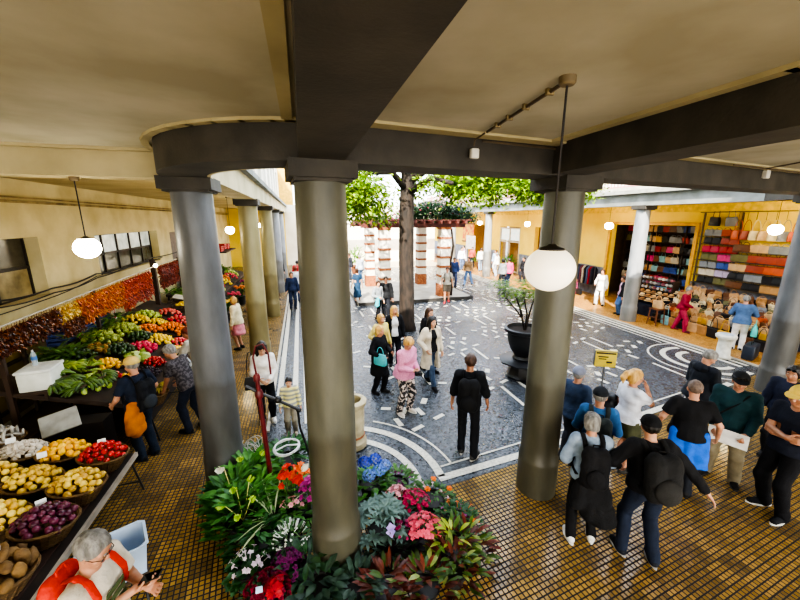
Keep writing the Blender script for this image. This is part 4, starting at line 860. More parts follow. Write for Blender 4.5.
def basket(x, y, z, r, label, hgt=.2, tilt=(-.1, .14)):
    b = MB(); prof = [(r*.62, -hgt), (r*.78, -hgt*.6), (r*.93, -hgt*.15), (r, 0), (r*.95, .004), (r*.86, -.03), (.001, -.045)]
    b.lathe(prof, n=30); o = b.build('fruit_basket', WICK, loc=(x, y, z), sharp=0); o.rotation_euler = (tilt[0], tilt[1], 0); tag(o, label, 'basket', 'wicker fruit baskets on the near table')
    rb = MB(); rb.tube([((r)*math.cos(2*PI*i/30), r*math.sin(2*PI*i/30), .004) for i in range(31)], .014, 6); rb.build('rim', WICK, o)
    w = MB()
    for i in range(26):
        a = 2*PI*i/26; w.tube([(q*math.cos(a)*1.015, q*math.sin(a)*1.015, zz) for q, zz in prof[:4]], .007, 4)
    w.build('stake', WICK, o, kind='stuff'); return o
def dome(cx, cy, cz, rx, ry, n, rise, tilt=(0, 0), jig=.1):
    M = Euler((tilt[0], tilt[1], 0)).to_matrix(); out = []
    for i in range(n):
        q = math.sqrt((i+.5)/n); a = i*2.39996+R.uniform(-jig, jig); p = M @ Vector((rx*q*math.cos(a), ry*q*math.sin(a), rise*(1-q*q))); out.append((cx+p.x, cy+p.y, cz+p.z))
    return out
NEAR = [  # kind, x, y, n, size, what, basket label
 ('mango', -3.2, 5.15, 30, 1.0, 'ripe yellow mango in the basket between the tomatoes and the garlic', 'mango', 'round wicker basket heaped with yellow mangoes', .05),
 ('tomato', -2.66, 4.95, 36, 1., 'red tomato in the corner basket nearest the aisle and the folded table leg', 'tomato', 'round wicker basket of red tomatoes at the table corner', .06),
 ('garlic_bulb', -3.72, 5.3, 64, 1.35, 'pale garlic bulb in the basket left of the mangoes', 'garlic', 'round wicker basket of pale garlic bulbs', .05),
 ('pale_root', -4.25, 5.75, 34, 1., 'pale whitish root in the basket at the far left end of the table', 'root', 'round wicker basket of pale roots at the left edge', .05),
 ('passion_fruit', -2.67, 4.4, 40, 1., 'yellowish passion fruit in the aisle-side basket behind the purple fruit', 'passion fruit', 'wicker basket of yellow-brown passion fruit in front of the tomatoes', .06),
 ('passion_fruit', -3.2, 4.6, 40, 1., 'yellow-brown passion fruit in the basket in front of the mangoes', 'passion fruit', 'wicker basket of yellow-brown passion fruit in front of the mangoes', .06),
 ('yellow_passion_fruit', -3.73, 4.8, 32, 1., 'pale yellow fruit in the left basket in front of the garlic', 'passion fruit', 'wicker basket of pale yellow fruit in front of the garlic', .06),
 ('yellow_passion_fruit', -3.18, 4.02, 34, 1., 'pale yellow fruit in the basket left of the purple passion fruit', 'passion fruit', 'wicker basket of pale yellow fruit left of the purple passion fruit', .06),
 ('purple_passion_fruit', -2.68, 3.86, 40, 1., 'dark purple passion fruit in the basket behind the brown roots', 'passion fruit', 'wicker basket of glossy dark purple passion fruit', .06),
 ('sweet_potato', -2.72, 3.3, 20, 1.02, 'brown sweet potato in the front basket at the bottom left', 'sweet potato', 'wicker basket of brown sweet potatoes at the table front', .07)]
for kind, x, y, n, sc, lab, cat, bl, rise in NEAR:
    basket(x, y, .80, .262, bl)
    for p in dome(x, y, .80, .238, .238, n, rise*2.2, (-.1, .14)): place(kind, p, lab, cat, lab.split(' in the ')[0]+'s in one basket', sc=sc*R.uniform(.9, 1.08))
def price_tag(loc, rz, label, w=.085, h=.06, m=None, tilt=-.5):
    t = thing('price_tag', label, 'price tag', loc, rz); b = MB().box((0, 0, h/2+.03), (w, .003, h), rx=tilt); b.build('card', mat('#eef0ee', .6), t)
    MB().tube([(0, 0, -.05), (0, 0, .04)], .003, 5).build('stick', STEMB, t); return t
price_tag((-2.68, 5.0, .9), .3, 'small white price card among the tomatoes'); price_tag((-3.86, 5.36, .88), .3, 'small white price card among the garlic', .1, .07); price_tag((-3.24, 4.86, .9), .4, 'small white price card behind the passion fruit', .09, .07)
price_tag((-2.76, 3.98, .88), .5, 'small white price card among the purple passion fruit'); price_tag((-2.78, 3.4, .9), .5, 'white oval price card in the brown sweet potatoes', .1, .08)
# table under the baskets
t = thing('market_table', 'long dark low table with metal trestle legs under the near fruit baskets', 'table', (-3.45, 3.85, .012))
MB().box((0, 0, .54), (2.0, 2.75, .05), ry=0).build('table_top', mat('#2c1f16', .7, '#1a120c'), t); MB().box((1.02, 0, .545), (.035, 2.77, .06)).build('edge_strip', mat('#a39a8c', .5), t)
MB().box((-.05, 0, .57), (1.9, 2.65, .015)).build('table_cloth', mat('#3b2519', .9), t)
for yy in (-1.3, -.2, 1.28): 
    l = MB(); l.tube([(.98, yy, .52), (1.06, yy+.04, 0)], .014, 6).tube([(.5, yy, .52), (.42, yy-.04, 0)], .014, 6).tube([(1.04, yy+.02, .16), (.44, yy-.02, .16)], .01, 6); l.build('trestle_leg', mat('#1d1a18', .5), t)
for yy in (-1.28, 1.28): MB().tube([(-.95, yy, .52), (-.95, yy, 0)], .018, 6).build('leg', mat('#1d1a18', .5), t)
# pale blue plastic crate on the floor beside the man with the phone
t = thing('plastic_crate', 'pale blue plastic tub standing on the tiles behind the grey-haired man with the phone', 'crate', (-1.72, 3.05, .012), rad(25))
def tub(mb, w, d, h, th=.012):
    for z0, z1, s in ((0, .012, .86),): mb.box((0, 0, .006), (w*.86, d*.86, .012))
    R_ = []
    for s, z in ((.86, 0), (1, h), (1.06, h), (1.06, h+.02), (.97, h+.02), (.84, .02)): R_.append([(sx*w/2*s, sy*d/2*s, z) for sx, sy in ((-1, -.8), (-.8, -1), (.8, -1), (1, -.8), (1, .8), (.8, 1), (-.8, 1), (-1, .8))])
    mb.rings(R_); return mb
tub(MB(), .5, .36, .3).build('tub', mat('#b9cbe0', .35, '#a9bdd6'), t); MB().tube([(-.27, -.06, .3), (-.31, -.05, .27), (-.31, .05, .27), (-.27, .06, .3)], .01, 6).build('handle', mat('#b9cbe0', .35), t)
t.location = (-1.86, 3.3, .012)
st = thing('folding_stool', 'low folding stool under the pale blue plastic tub', 'stool', (-1.86, 3.3, .012), rad(25)); MB().box((0, 0, .5), (.46, .34, .03)).build('seat', mat('#4a3a28', .7), st)
for s in (-1, 1): MB().tube([(s*.2, -.15, .49), (s*.2, .15, 0)], .012, 6).tube([(s*.18, .15, .49), (s*.18, -.15, 0)], .012, 6).build('leg', mat('#2a2623', .5), st)
t.location.z = .53
# sloping stands of the big stall
def zs(x): return .74+(-2.7-x)*.28
def stand(y0, y1, label, x0=-4.75, x1=-2.62):
    t = thing('market_stand', label, 'stand', (-3.7, (y0+y1)/2, .012)); L = y1-y0; xa, xb = x0+3.7, x1+3.7
    b = MB(); b.rings([[(xa, yy, zs(x0)-.1), (xb, yy, zs(x1)-.1), (xb, yy, zs(x1)-.02), (xa, yy, zs(x0)-.02)] for yy in (-L/2, L/2)], smooth=False); b.build('sloping_board', mat('#3a281a', .8, '#22170f', scale=3), t)
    MB().box((xb-.02, 0, zs(x1)-.02), (.04, L, .1)).build('front_board', mat('#4a3522', .7), t)
    MB().box((xb-.35, 0, .33), (.03, L*.98, .62)).build('skirt_panel', mat('#241a14', .8, '#151009', scale=2), t)
    for i in range(int(L//1.2)+1):
        yy = -L/2+.08+i*(L-.16)/(int(L//1.2)); l = MB(); l.tube([(xb-.08, yy, zs(x1)-.08), (xb+.02, yy, 0)], .014, 6).tube([(xb+.0, yy, .14), (xb-.4, yy, .14)], .01, 6); l.build('leg', mat('#1d1a18', .5), t)
        MB().box((xa+.05, yy, zs(x0)/2-.05), (.05, .05, zs(x0)-.1)).build('post', mat('#2c1f16', .8), t)
    return t
stand(6.35, 9.75, 'long sloping stand heaped with green fruit and vegetables beside the man in the yellow cap'); stand(9.8, 12.6, 'sloping stand of oranges, lemons and red fruit beyond the first stand')
stand(13.6, 21.5, 'far stand of mixed fruit and flowers behind the grey column', -4.6, -3.1)
HEAPS = [ # kind, x, y, rx, ry, n, rise, label
 ('chayote', -3.62, 6.75, .3, .26, 26, .14, 'pale green chayote in the heap at the near end of the stand', 'chayote'),
 ('avocado', -4.35, 7.75, .36, .36, 40, .14, 'dark green avocado in the heap under the blue crates', 'avocado'),
 ('mango', -3.72, 7.62, .2, .2, 16, .08, 'yellow-orange mango in the small pile among the greens', 'mango'),
 ('custard_apple', -4.33, 8.8, .34, .32, 24, .14, 'bumpy yellow-green custard apple in the back row heap', 'custard apple'),
 ('avocado', -3.82, 8.36, .26, .3, 30, .12, 'dark green avocado in the heap beside the red-pink fruit', 'avocado'),
 ('custard_apple', -4.2, 9.55, .34, .34, 24, .14, 'bumpy green custard apple in the large heap near the posts', 'custard apple'),
 ('avocado', -3.75, 9.25, .27, .27, 30, .12, 'dark green avocado in the heap below the lemons', 'avocado'),
 ('lemon', -4.25, 10.4, .3, .26, 26, .12, 'yellow lemon in the back heap by the pepper strings', 'lemon'),
 ('chayote', -4.2, 10.95, .3, .24, 24, .1, 'yellow-green chayote in the back heap beyond the lemons', 'chayote'),
 ('lemon', -3.8, 10.42, .24, .22, 20, .1, 'yellow-green lemon in the heap beyond the oranges', 'lemon'),
 ('orange', -3.8, 9.88, .27, .24, 26, .1, 'bright orange in the heap beside the dark avocados', 'orange'),
 ('lemon', -3.38, 9.25, .28, .28, 30, .11, 'bright yellow lemon in the front heap by the person in white', 'lemon'),
 ('dragon_fruit', -3.5, 8.68, .24, .22, 20, .1, 'red-pink dragon fruit in the pile before the lemons', 'dragon fruit'),
 ('orange', -3.42, 10.25, .28, .3, 34, .12, 'deep orange persimmon-like fruit in the heap by the column', 'orange'),
 ('apple', -3.44, 10.95, .28, .26, 26, .11, 'red apple in the heap farthest along the second stand', 'apple'),
 ('orange', -3.0, 10.65, .24, .26, 24, .1, 'orange in the front heap next to the grey column', 'orange'),
 ('apple', -3.85, 11.5, .28, .26, 22, .1, 'pale red apple in the back heap of the second stand', 'apple'),
 ('cabbage', -3.4, 8.12, .2, .2, 7, .06, 'pale green leafy cabbage in front of the avocados', 'cabbage'),
 ('tomato', -3.1, 8.0, .2, .2, 24, .08, 'red tomato in the low pile before the bending man', 'tomato'),
 ('plum', -3.05, 7.52, .24, .2, 34, .07, 'dark purple plum in the front pile beside the bending man', 'plum'),
 ('mango', -3.18, 7.18, .16, .16, 12, .05, 'small orange-yellow mango in the front pile by the plums', 'mango'),
 ('kiwi', -2.88, 6.98, .18, .18, 22, .06, 'brown kiwi in the front pile at the near end of the stand', 'kiwi'),
 ('apple', -3.5, 7.18, .16, .14, 10, .06, 'red and white apple behind the cap of the shopper in navy', 'apple'),
 ('orange', -3.02, 9.95, .24, .22, 24, .1, 'orange in the front heap between the lemons and the apples', 'orange'),
 ('apple', -2.98, 9.3, .2, .24, 18, .09, 'red apple in the front heap beside the lemons', 'apple'),
 ('mango', -2.95, 8.7, .2, .24, 18, .09, 'yellow mango in the front heap beyond the tomatoes', 'mango'),
 ('kiwi', -3.5, 7.75, .16, .16, 18, .06, 'brown kiwi in the small pile behind the plums', 'kiwi'),
 ('pineapple', -4.12, 8.3, .2, .2, 6, .05, 'pineapple with grey-green crown among the back greens', 'pineapple')]
TL = -math.atan(.28)
for kind, x, y, rx, ry, n, rise, lab, cat in HEAPS:
    f_ = MB(); f_.lathe([(1, -.02), (.8, rise*.35-.01), (.4, rise*.8-.03), (.001, rise-.03)], n=18, sx=rx*.95, sy=ry*.95); tray = f_.build('fruit_tray', mat('#2a2117', .9), loc=(x, y, zs(x)+.01)); tray.rotation_euler = (0, .27, 0); tag(tray, ' '.join(('dark tray under every '+lab).split()[:16]), 'tray')
    for p in dome(x, y, zs(x)+.045, rx, ry, n, rise, (0, .27)): place(kind, p, lab, cat, 'heap of '+lab, sc=R.uniform(.92, 1.1))
def bunch(loc, c1, c2, label, group, n=6, rz=None, L=.17, sc=1., rx=0):
    key = (c1, n)
    if key not in FR: o = FR[key] = banana_bunch(c1, c2, n, L); o['label'] = label; o['group'] = group; o.location = loc; o.rotation_euler = (rx, .1, rz or 0); o.scale = (sc,)*3; return o
    return dup(FR[key], loc, rot=(rx, R.uniform(-.1, .3), R.uniform(0, 6.28) if rz is None else rz), label=label, group=group, scale=sc)
for i in range(16):
    x, y = -3.75+R.uniform(-.3, .35), 6.62+R.uniform(-.28, .3); bunch((x, y, zs(x)+.1+R.uniform(0, .14)), '#55702a', '#33491a', 'dark green banana bunch piled at the near corner of the stand', 'green banana bunches at the near corner', 7, sc=1.35)
for i in range(12):
    x, y = -3.9+R.uniform(-.25, .25), 7.2+R.uniform(-.25, .25); bunch((x, y, zs(x)+.1+R.uniform(0, .1)), '#8f9e35', '#5f7a24', 'yellow-green banana bunch behind the yellow mangoes', 'yellow-green banana bunches', 6, sc=1.2)
for i in range(7):
    x, y = -2.66+R.uniform(-.14, .14), 6.62+R.uniform(-.16, .16); bunch((x, y, .86+R.uniform(0, .06)), '#b5a63a', '#77702a', 'small yellow-green banana bunch in the front basket beside the shopper', 'small banana bunches in the front basket', 5, sc=.8)
basket(-2.66, 6.62, .84, .23, 'dark wicker basket of small bananas at the front of the stand', tilt=(0, .1))
# leafy greens at the back
def leafy(loc, label, n, L, w, c1, c2, group=None, up=.9, name='leafy_vegetable', cat='greens', sp=.12):
    b = MB()
    for i in range(n):
        a = R.uniform(0, 6.28); p = (R.gauss(0, sp), R.gauss(0, sp), R.uniform(0, .06)); d = (math.cos(a), math.sin(a), R.uniform(.2, up)); b.leaf(p, d, (0, 0, 1), L*R.uniform(.7, 1.2), w*R.uniform(.8, 1.2), bend=R.uniform(.1, .5))
    o = b.build(name, mat(c1, .45, c2, scale=9), loc=loc); return tag(o, label, cat, group)
for i in range(6): x, y = -4.3+R.uniform(-.25, .25), 7.2+i*.13; leafy((x, y, zs(x)+.12), 'bunch of long dark green leaves behind the bananas', 24, .27, .075, '#557a36', '#2f4f20', 'dark leafy bunches at the back of the stand', sp=.1)
for i in range(5): x, y = -4.5, 8.5+i*.42; leafy((x, y, zs(x)+.12), 'leafy green bunch along the back edge of the stand', 22, .26, .07, '#5f8a35', '#37581f', 'green bunches along the back edge')
# far stand: smaller heaps seen between the columns
FAR = [('lemon', '#', -3.5, 13.9), ('orange', '#', -3.6, 14.5), ('apple', '#', -3.5, 15.1), ('chayote', '#', -3.5, 15.8), ('tomato', '#', -3.6, 16.5), ('lemon', '#', -3.5, 17.3), ('orange', '#', -3.7, 18.2), ('apple', '#', -3.5, 19.), ('chayote', '#', -3.6, 19.8)]
WHERE = ['first heap', 'second heap', 'third heap', 'fourth heap', 'middle heap', 'heap past the middle', 'third heap from the end', 'second heap from the end', 'last heap']
for (kind, _, x, y), wh in zip(FAR, WHERE):
    lab = '%s in the %s of the far stand behind the columns' % (kind.replace('_', ' '), wh)
    for p in dome(x, y, zs(x)+.04, .34, .28, 16, .16, (0, .27)): place(kind, p, lab, kind, 'far '+wh, sc=1.35)
for i, (x, y) in enumerate(((-4.3, 14.2), (-4.4, 16), (-4.3, 18), (-4.2, 20.5))): leafy((x, y, 1.15), ['green leafy plant on the far stand nearest the mauve door', 'green leafy plant on the far stand, second along', 'green leafy plant on the far stand, third along', 'green leafy plant at the end of the far stand'][i], 60, .4, .12, '#6fa03c', '#3f6a22', name='potted_herb', cat='plant', sp=.25)
for i, (x, y, c, nm) in enumerate(((-3.4, 14.0, '#d8b02a', 'yellow'), (-3.35, 15.5, '#c83a5a', 'pink'), (-3.3, 17.0, '#e07a2a', 'orange'), (-3.3, 18.8, '#b83a8a', 'magenta'))):
    t = thing('flower_bucket', 'dark bucket of %s cut flowers at the front edge of the far stand' % nm, 'flowers', (x+.55, y, .014)); MB().lathe([(.12, 0), (.17, .38), (.18, .4), (.16, .4), (.001, .36)], n=16).build('bucket', mat('#2a2c30', .5), t)
    b = MB()
    for k in range(26): a = R.uniform(0, 6.28); q = .26*math.sqrt(R.random()); b.tube([(0, 0, .35), (q*.5*math.cos(a), q*.5*math.sin(a), .6), (q*math.cos(a), q*math.sin(a), .8)], .006, 4); b.leaf((q*.6*math.cos(a), q*.6*math.sin(a), .6), (math.cos(a), math.sin(a), .6), (0, 0, 1), .22, .06)
    b.build('stem', mat('#4f7a34', .5, '#2f5520'), t)
    h_ = MB().ell((0, 0, 0), (.055, .055, .04), 8, 5).build('blossom', mat(c, .6), t); h_.location = (0, 0, .86)
    for k in range(24): a = R.uniform(0, 6.28); q = .28*math.sqrt(R.random()); d_ = h_.copy(); COL.objects.link(d_); d_.parent = t; d_.location = (q*math.cos(a), q*math.sin(a), .82-.5*q*q+R.uniform(-.04, .04))
# crates: blue ones behind the greens, dark ones on the right
def crate(loc, w, d, h, c, label, rz=0, group=None, slats=3, name='crate'):
    t = thing(name, label, 'crate', loc, rz, group); m = mat(c, .6); b = MB(); b.box((0, 0, .01), (w, d, .02)); b.build('base', m, t)
    for s, ax_ in ((-1, 0), (1, 0), (-1, 1), (1, 1)):
        p = MB()
        for k in range(slats):
            z = h*(k+.55)/slats; p.box((s*w/2, 0, z) if ax_ == 0 else (0, s*d/2, z), (.015, d, h/slats*.72) if ax_ == 0 else (w, .015, h/slats*.72))
        for e in (-1, 1): p.box((s*w/2, e*d/2*.96, h/2) if ax_ == 0 else (e*w/2*.96, s*d/2, h/2), (.025, .025, h))
        p.build('side', m, t)
    return t
for i, y in enumerate((8.85, 9.45, 10.05)):
    for k in range(2): crate((-4.98, y, .92+k*.3), .36, .56, .28, '#3c4f8f', '%s blue slatted crate %s against the left wall' % (('upper', 'lower')[1-k], ['nearest the white cool box', 'in the middle of the row', 'farthest from the cool box'][i]), group=None)
MB().box((-4.98, 9.45, .45), (.4, 1.9, .9)).build('crate_bench', mat('#2a211a', .8)); tag(bpy.data.objects['crate_bench'], 'dark bench under the blue crates', 'bench')
crate((-3.9, 12.9, 1.0), .7, .55, .22, '#4a3a2a', 'brown wooden crate raised behind the second stand holding papers')
crate((-3.65, 12.2, .98), .6, .45, .22, '#4a3a2a', 'brown wooden crate full of yellow lemons beside the grey column')
MB().box((-3.9, 12.9, .5), (.7, .9, 1.0)).box((-3.65, 12.2, .49), (.6, .5, .98)).build('crate_plinth', mat('#33261a', .8)); tag(bpy.data.objects['crate_plinth'], 'dark plinth carrying the two brown crates', 'plinth')
for p in dome(-3.65, 12.2, 1.15, .24, .18, 20, .1): place('lemon', p, 'bright yellow lemon in the raised brown crate', 'lemon', 'lemons in the raised crate', sc=1.15)
b = MB(); b.box((0, 0, 0), (.5, .36, .02), rx=.1, ry=.25); t = b.build('cardboard_sheet', mat('#cfc9bb', .8), loc=(-3.9, 12.9, 1.28)); tag(t, 'pale cardboard lying on the raised brown crate', 'cardboard')
# white cool box on its counter with a water bottle
tag(MB().box((-4.12, 6.56, 1.17), (.52, .5, .04)).box((-3.98, 6.56, 1.1), (.04, .46, .1)).build('serving_board', mat('#3a2818', .7)), 'level wooden board under the white cool box at the corner of the stand', 'board')
t = thing('cool_box', 'big white foam cool box on the near left corner of the long stand', 'cool box', (-4.12, 6.56, 1.19), rad(6)); MB().rbox((0, 0, .145), (.42, .42, .29), b=.02).build('box', mat('#dfe2dc', .6, '#cdd1c8'), t); MB().rbox((0, 0, .315), (.45, .45, .05), b=.018).build('lid', mat('#e6e9e4', .6), t)
t = thing('water_bottle', 'clear plastic water bottle with blue label on the white cool box', 'bottle', (-4.2, 6.62, 1.531)); MB().lathe([(.033, 0), (.036, .01), (.036, .08), (.034, .085), (.036, .09), (.036, .17), (.028, .2), (.014, .225), (.014, .24), (.001, .24)], n=16).build('body', mat('#d7e3ea', .08, '#c3d4de', trans=.6), t); MB().lathe([(.0368, .09), (.0368, .15)], n=16, cap=False).build('paper_label', mat('#3f6fae', .5), t); MB().lathe([(.016, .232), (.016, .25), (.001, .252)], n=12).build('cap', mat('#e8e8e8', .4), t)
b = MB(); b.rbox((0, 0, 0), (.44, .38, .03), b=.012); t = b.build('foam_lid', mat('#a8a8a2', .7, '#8e8e86')); t.location = (-3.62, 5.9, .86); t.rotation_euler = (.5, -.12, .5); tag(t, 'flat grey foam lid leaning between the garlic basket and the stand', 'lid')
MB().box((-3.5, 6.05, .4), (.8, .3, .75)).build('produce_box', mat('#1f1712', .8)); tag(bpy.data.objects['produce_box'], 'dark box supporting the leaning grey lid', 'box')
# yellow lattice rack on the left wall behind the counter
b = MB()
for z in (.4, .8, 1.2, 1.6): b.box((-5.3, 6.6, z), (.04, 3.2, .06))
for y in (5.1, 5.7, 6.3, 6.9, 7.5, 8.1): b.box((-5.27, y, .95), (.05, .06, 1.75))
tag(b.build('lattice_rack', mat('#4d3a1e', .8, '#2c2010')), 'dark wooden lattice rack on the wall left of the cool box', 'rack')
MB().box((-5.36, 6.6, 1.0), (.03, 3.3, 1.6)).build('rack_backing', mat('#a5883a', .8, '#75602a', scale=2)); tag(bpy.data.objects['rack_backing'], 'yellowish board behind the dark lattice rack', 'board')
MB().box((-5.2, 6.9, 1.45), (.03, .3, .1)).build('red_sign', mat('#c23a2a', .6)); tag(bpy.data.objects['red_sign'], 'small red strip sign on the lattice rack', 'sign')
# picture cards hung before the crates
for i, (y, z) in enumerate(((8.87, 1.4), (9.42, 1.6), (10.38, 1.42), (10.95, 1.5))):
    t = thing('picture_card', ['white price card with a red figure lowest over the blue crates', 'white price card with a red figure in the middle over the blue crates', 'white price card with a red figure beyond the blue crates', 'plain yellowish price card beside the post'][i], 'card', (-4.72, y, z-.12), rad(-8 if i % 2 else 6))
    MB().box((0, 0, .14), (.005, .2, .28)).build('card', mat('#ece7df' if i < 3 else '#cfc58a', .6), t)
    if i < 3: r_ = MB(); r_.box((.004, 0, .05), (.002, .17, .06)); r_.lathe([(.045, -.03), (.03, .03), (.022, .05), (.001, .06)], (.004, 0, .14), 12, sx=.05); r_.build('red_print', mat('#c9332b', .6), t)
# hanging strings of dried peppers
PEPM = {}
def pepper_string(L, cols, seed):
    r = random.Random(seed); b = MB(); n = int(L*95)
    for i in range(n):
        z = -L*(i+.5)/n; a = r.uniform(0, 6.28); l = r.uniform(.05, .085); d = Vector((math.cos(a)*.6, math.sin(a)*.6, -1)).normalized()
        q = Vector((math.cos(a)*.012, math.sin(a)*.012, z)); p1 = q+d*l*.5+Vector((math.cos(a), math.sin(a), 0))*.014; p2 = q+d*l
        b.tube([q, p1, p2], [.009, .0125, .003], 4, mi=r.choice((0, 0, 1, 2)))
    b.tube([(0, 0, .05), (0, 0, -L)], .003, 4, mi=2); return b.build('pepper_string', [mat(c, .35, spec=.6) for c in cols])
PS = {'brown': [pepper_string(.36, ('#5a2a16', '#3c1a0f', '#7a4422'), s) for s in (1, 2, 3)], 'orange': [pepper_string(.48, ('#c8641a', '#a03c12', '#d98a2a'), s) for s in (4, 5, 6)],
      'red': [pepper_string(.6, ('#a8300f', '#7d1d0c', '#c9551a'), s) for s in (7, 8, 9)], 'yellow': [pepper_string(.3, ('#d9b54a', '#b8862e', '#e8d08a'), s) for s in (10,)], 'crimson': [pepper_string(.62, ('#7d1f10', '#5c120b', '#9c3a18'), s) for s in (11, 12)]}
PUSED = set()
def hang(kind, x, y, z, label, group, sc=1.):
    o = R.choice(PS[kind]); cat = 'peppers'
    if o.name not in PUSED: PUSED.add(o.name); o.location = (x, y, z); o.scale = (1.3, 1.3, sc); o.rotation_euler = (0, 0, R.uniform(0, 6)); return tag(o, label, cat, group)
    c = dup(o, (x, y, z), R.uniform(0, 6), label, group, scale=(1.3, 1.3, sc)); return tag(c, label, cat, group)
def railz(y): return 2.2+.025*(y-6.4)
y = 5.3
while y < 12.05:
    x = -4.4+R.uniform(-.012, .012); z = railz(y)-.03
    if y < 7.75: hang('brown', x, y, z, 'string of dark brown dried peppers hanging over the cool box', 'dark brown pepper strings at the near end of the rail', R.uniform(.9, 1.1))
    elif y < 8.3: hang('yellow', x, y, z, 'short string of pale yellow dried pods between the brown and orange peppers', 'pale yellow pod strings'); hang('brown', x+.06, y, z-.28, 'string of dark dried peppers below the pale yellow pods', 'dark strings under the yellow pods', .8)
    elif y < 10.2: hang('orange', x, y, z, 'string of orange dried peppers hanging over the blue crates', 'orange pepper strings on the rail', R.uniform(.95, 1.15))
    else: hang('red', x, y, z, 'string of red-orange dried peppers at the far end of the rail', 'red-orange pepper strings on the rail', R.uniform(1., 1.3))
    y += .062
y = 12.7
while y < 14.3:
    hang('crimson', -4.35+R.uniform(-.012, .012), y, 2.36, 'string of deep red dried peppers beyond the lit post', 'deep red pepper strings beyond the post', R.uniform(.95, 1.2)); y += .06
for l_ in PS.values():
    for o in l_:
        if o.name not in PUSED: bpy.data.objects.remove(o)
tag(MB().tube([(-4.4, 5.1, railz(5.1)+.03), (-4.4, 12.3, railz(12.3)+.03)], .016, 8).build('hanging_rail', mat('#b9b0a0', .4)), 'pale metal rail from which the pepper strings hang', 'rail')
tag(MB().tube([(-4.35, 12.6, 2.4), (-4.35, 14.4, 2.4)], .016, 8).build('hanging_rail', mat('#b9b0a0', .4)), 'short metal rail of the deep red pepper strings', 'rail')
for i, (x, y, h, lab) in enumerate(((-4.4, 12.35, 2.6, 'dark post between the two rows of hanging peppers'), (-4.42, 6.35, 2.2, 'dark wooden post at the near end of the pepper rail'), (-4.42, 9.0, 2.3, 'thin dark post between the pepper strings and blue crates'), (-4.35, 14.45, 2.45, 'dark post at the far end of the deep red peppers'))):
    tag(MB().box((x, y, h/2), (.06 if i else .12, .06 if i else .12, h)).build('stall_post', mat('#3a2618', .7)), lab, 'post')
t = thing('work_lamp', 'small bright bulb lamp fixed on the post between the pepper rows', 'lamp', (-4.33, 12.33, 2.42)); MB().ell((0, 0, 0), (.06, .06, .06), 12, 8).build('bulb', mat('#fff2c8', .4, '#fff2c8', emit=12), t); MB().lathe([(.03, 0.04), (.035, .1), (.001, .11)], n=10).build('socket', DK, t)
# cables looping along the wall
for i, pts in enumerate(([(-5.42, 5, 2.55), (-5.2, 7.5, 2.42), (-5.1, 9, 2.38), (-5.0, 10.5, 2.46), (-5, 12.2, 2.4), (-5, 13.9, 2.5), (-5, 17.7, 2.5)], [(-5.42, 5, 2.38), (-5.2, 7.5, 2.3), (-5.1, 9, 2.28), (-5.0, 10.5, 2.36), (-5, 12.4, 2.48), (-5, 15, 2.42)], [(-5.4, 6.5, 2.2), (-5.2, 8.5, 2.16), (-5, 10.5, 2.4), (-5, 11, 2.5)])):
    pp = []
    for a, c in zip(pts[:-1], pts[1:]):
        for k in range(6): q = k/6; v_ = Vector(a).lerp(Vector(c), q); v_.z -= .05*math.sin(PI*q); pp.append(v_)
    tag(MB().tube(pp+[pts[-1]], .018-.004*i, 6).build('power_cable', mat('#231d1a', .6)), ['thick dark cable looping along the left wall below the windows', 'second dark cable sagging under the thick one on the left wall', 'short thin cable by the near window'][i], 'cable')
# ---------------------------------------------------------------- flower display round the front column
def leaf_mat(a, b, rough=.4, tl=.35, scale=7):
    m = mat(a, rough, b, scale, spec=.4).copy(); nt = m.node_tree; N = nt.nodes; b_ = N['Principled BSDF']; out = N['Material Output']
    tr = N.new('ShaderNodeBsdfTranslucent'); cr = next(n for n in N if n.type == 'VALTORGB'); nt.links.new(cr.outputs[0], tr.inputs[0])
    mx = N.new('ShaderNodeMixShader'); mx.inputs[0].default_value = tl; nt.links.new(b_.outputs[0], mx.inputs[1]); nt.links.new(tr.outputs[0], mx.inputs[2]); nt.links.new(mx.outputs[0], out.inputs[0]); return m
POTB = mat('#26221f', .6); POTT = mat('#7a4a2e', .8); SOIL = mat('#2a1d14', .95)
def pot(t, r, h, m=POTB):
    MB().lathe([(r*.72, 0), (r*.95, h*.9), (r*1.03, h*.9), (r*1.03, h), (r*.93, h), (r*.9, h*.86), (.001, h*.86)], n=20).build('pot', m, t)
def foliage(t, n, spread, h0, h1, L, w, m, up=(.1, .9), bend=(.1, .5), rise=None, mi=None, name='foliage', seg=2, core=0.):
    b = MB()
    for i in range(n):
        a = R.uniform(0, 6.28); q = spread*math.sqrt(R.uniform(core, 1)); z = h0+(h1-h0)*(1-(q/spread)**2)*R.uniform(.55, 1.05) if rise is None else R.uniform(h0, h1)
        d = (math.cos(a)*R.uniform(.6, 1), math.sin(a)*R.uniform(.6, 1), R.uniform(*up)); b.leaf((q*math.cos(a), q*math.sin(a), z), d, (0, 0, 1), L*R.uniform(.7, 1.15), w*R.uniform(.75, 1.15), bend=R.uniform(*bend), mi=R.choice(mi) if mi else 0, seg=seg)
    return b.build(name, m, t, sharp=0)
def stems(t, n, spread, h, m=STEM):
    b = MB()
    for i in range(n): a = R.uniform(0, 6.28); q = spread*R.uniform(.2, .9); b.tube([(q*.25*math.cos(a), q*.25*math.sin(a), .1), (q*.7*math.cos(a), q*.7*math.sin(a), h*.6), (q*math.cos(a), q*math.sin(a), h*.95)], .005, 5)
    b.build('stem', m, t)
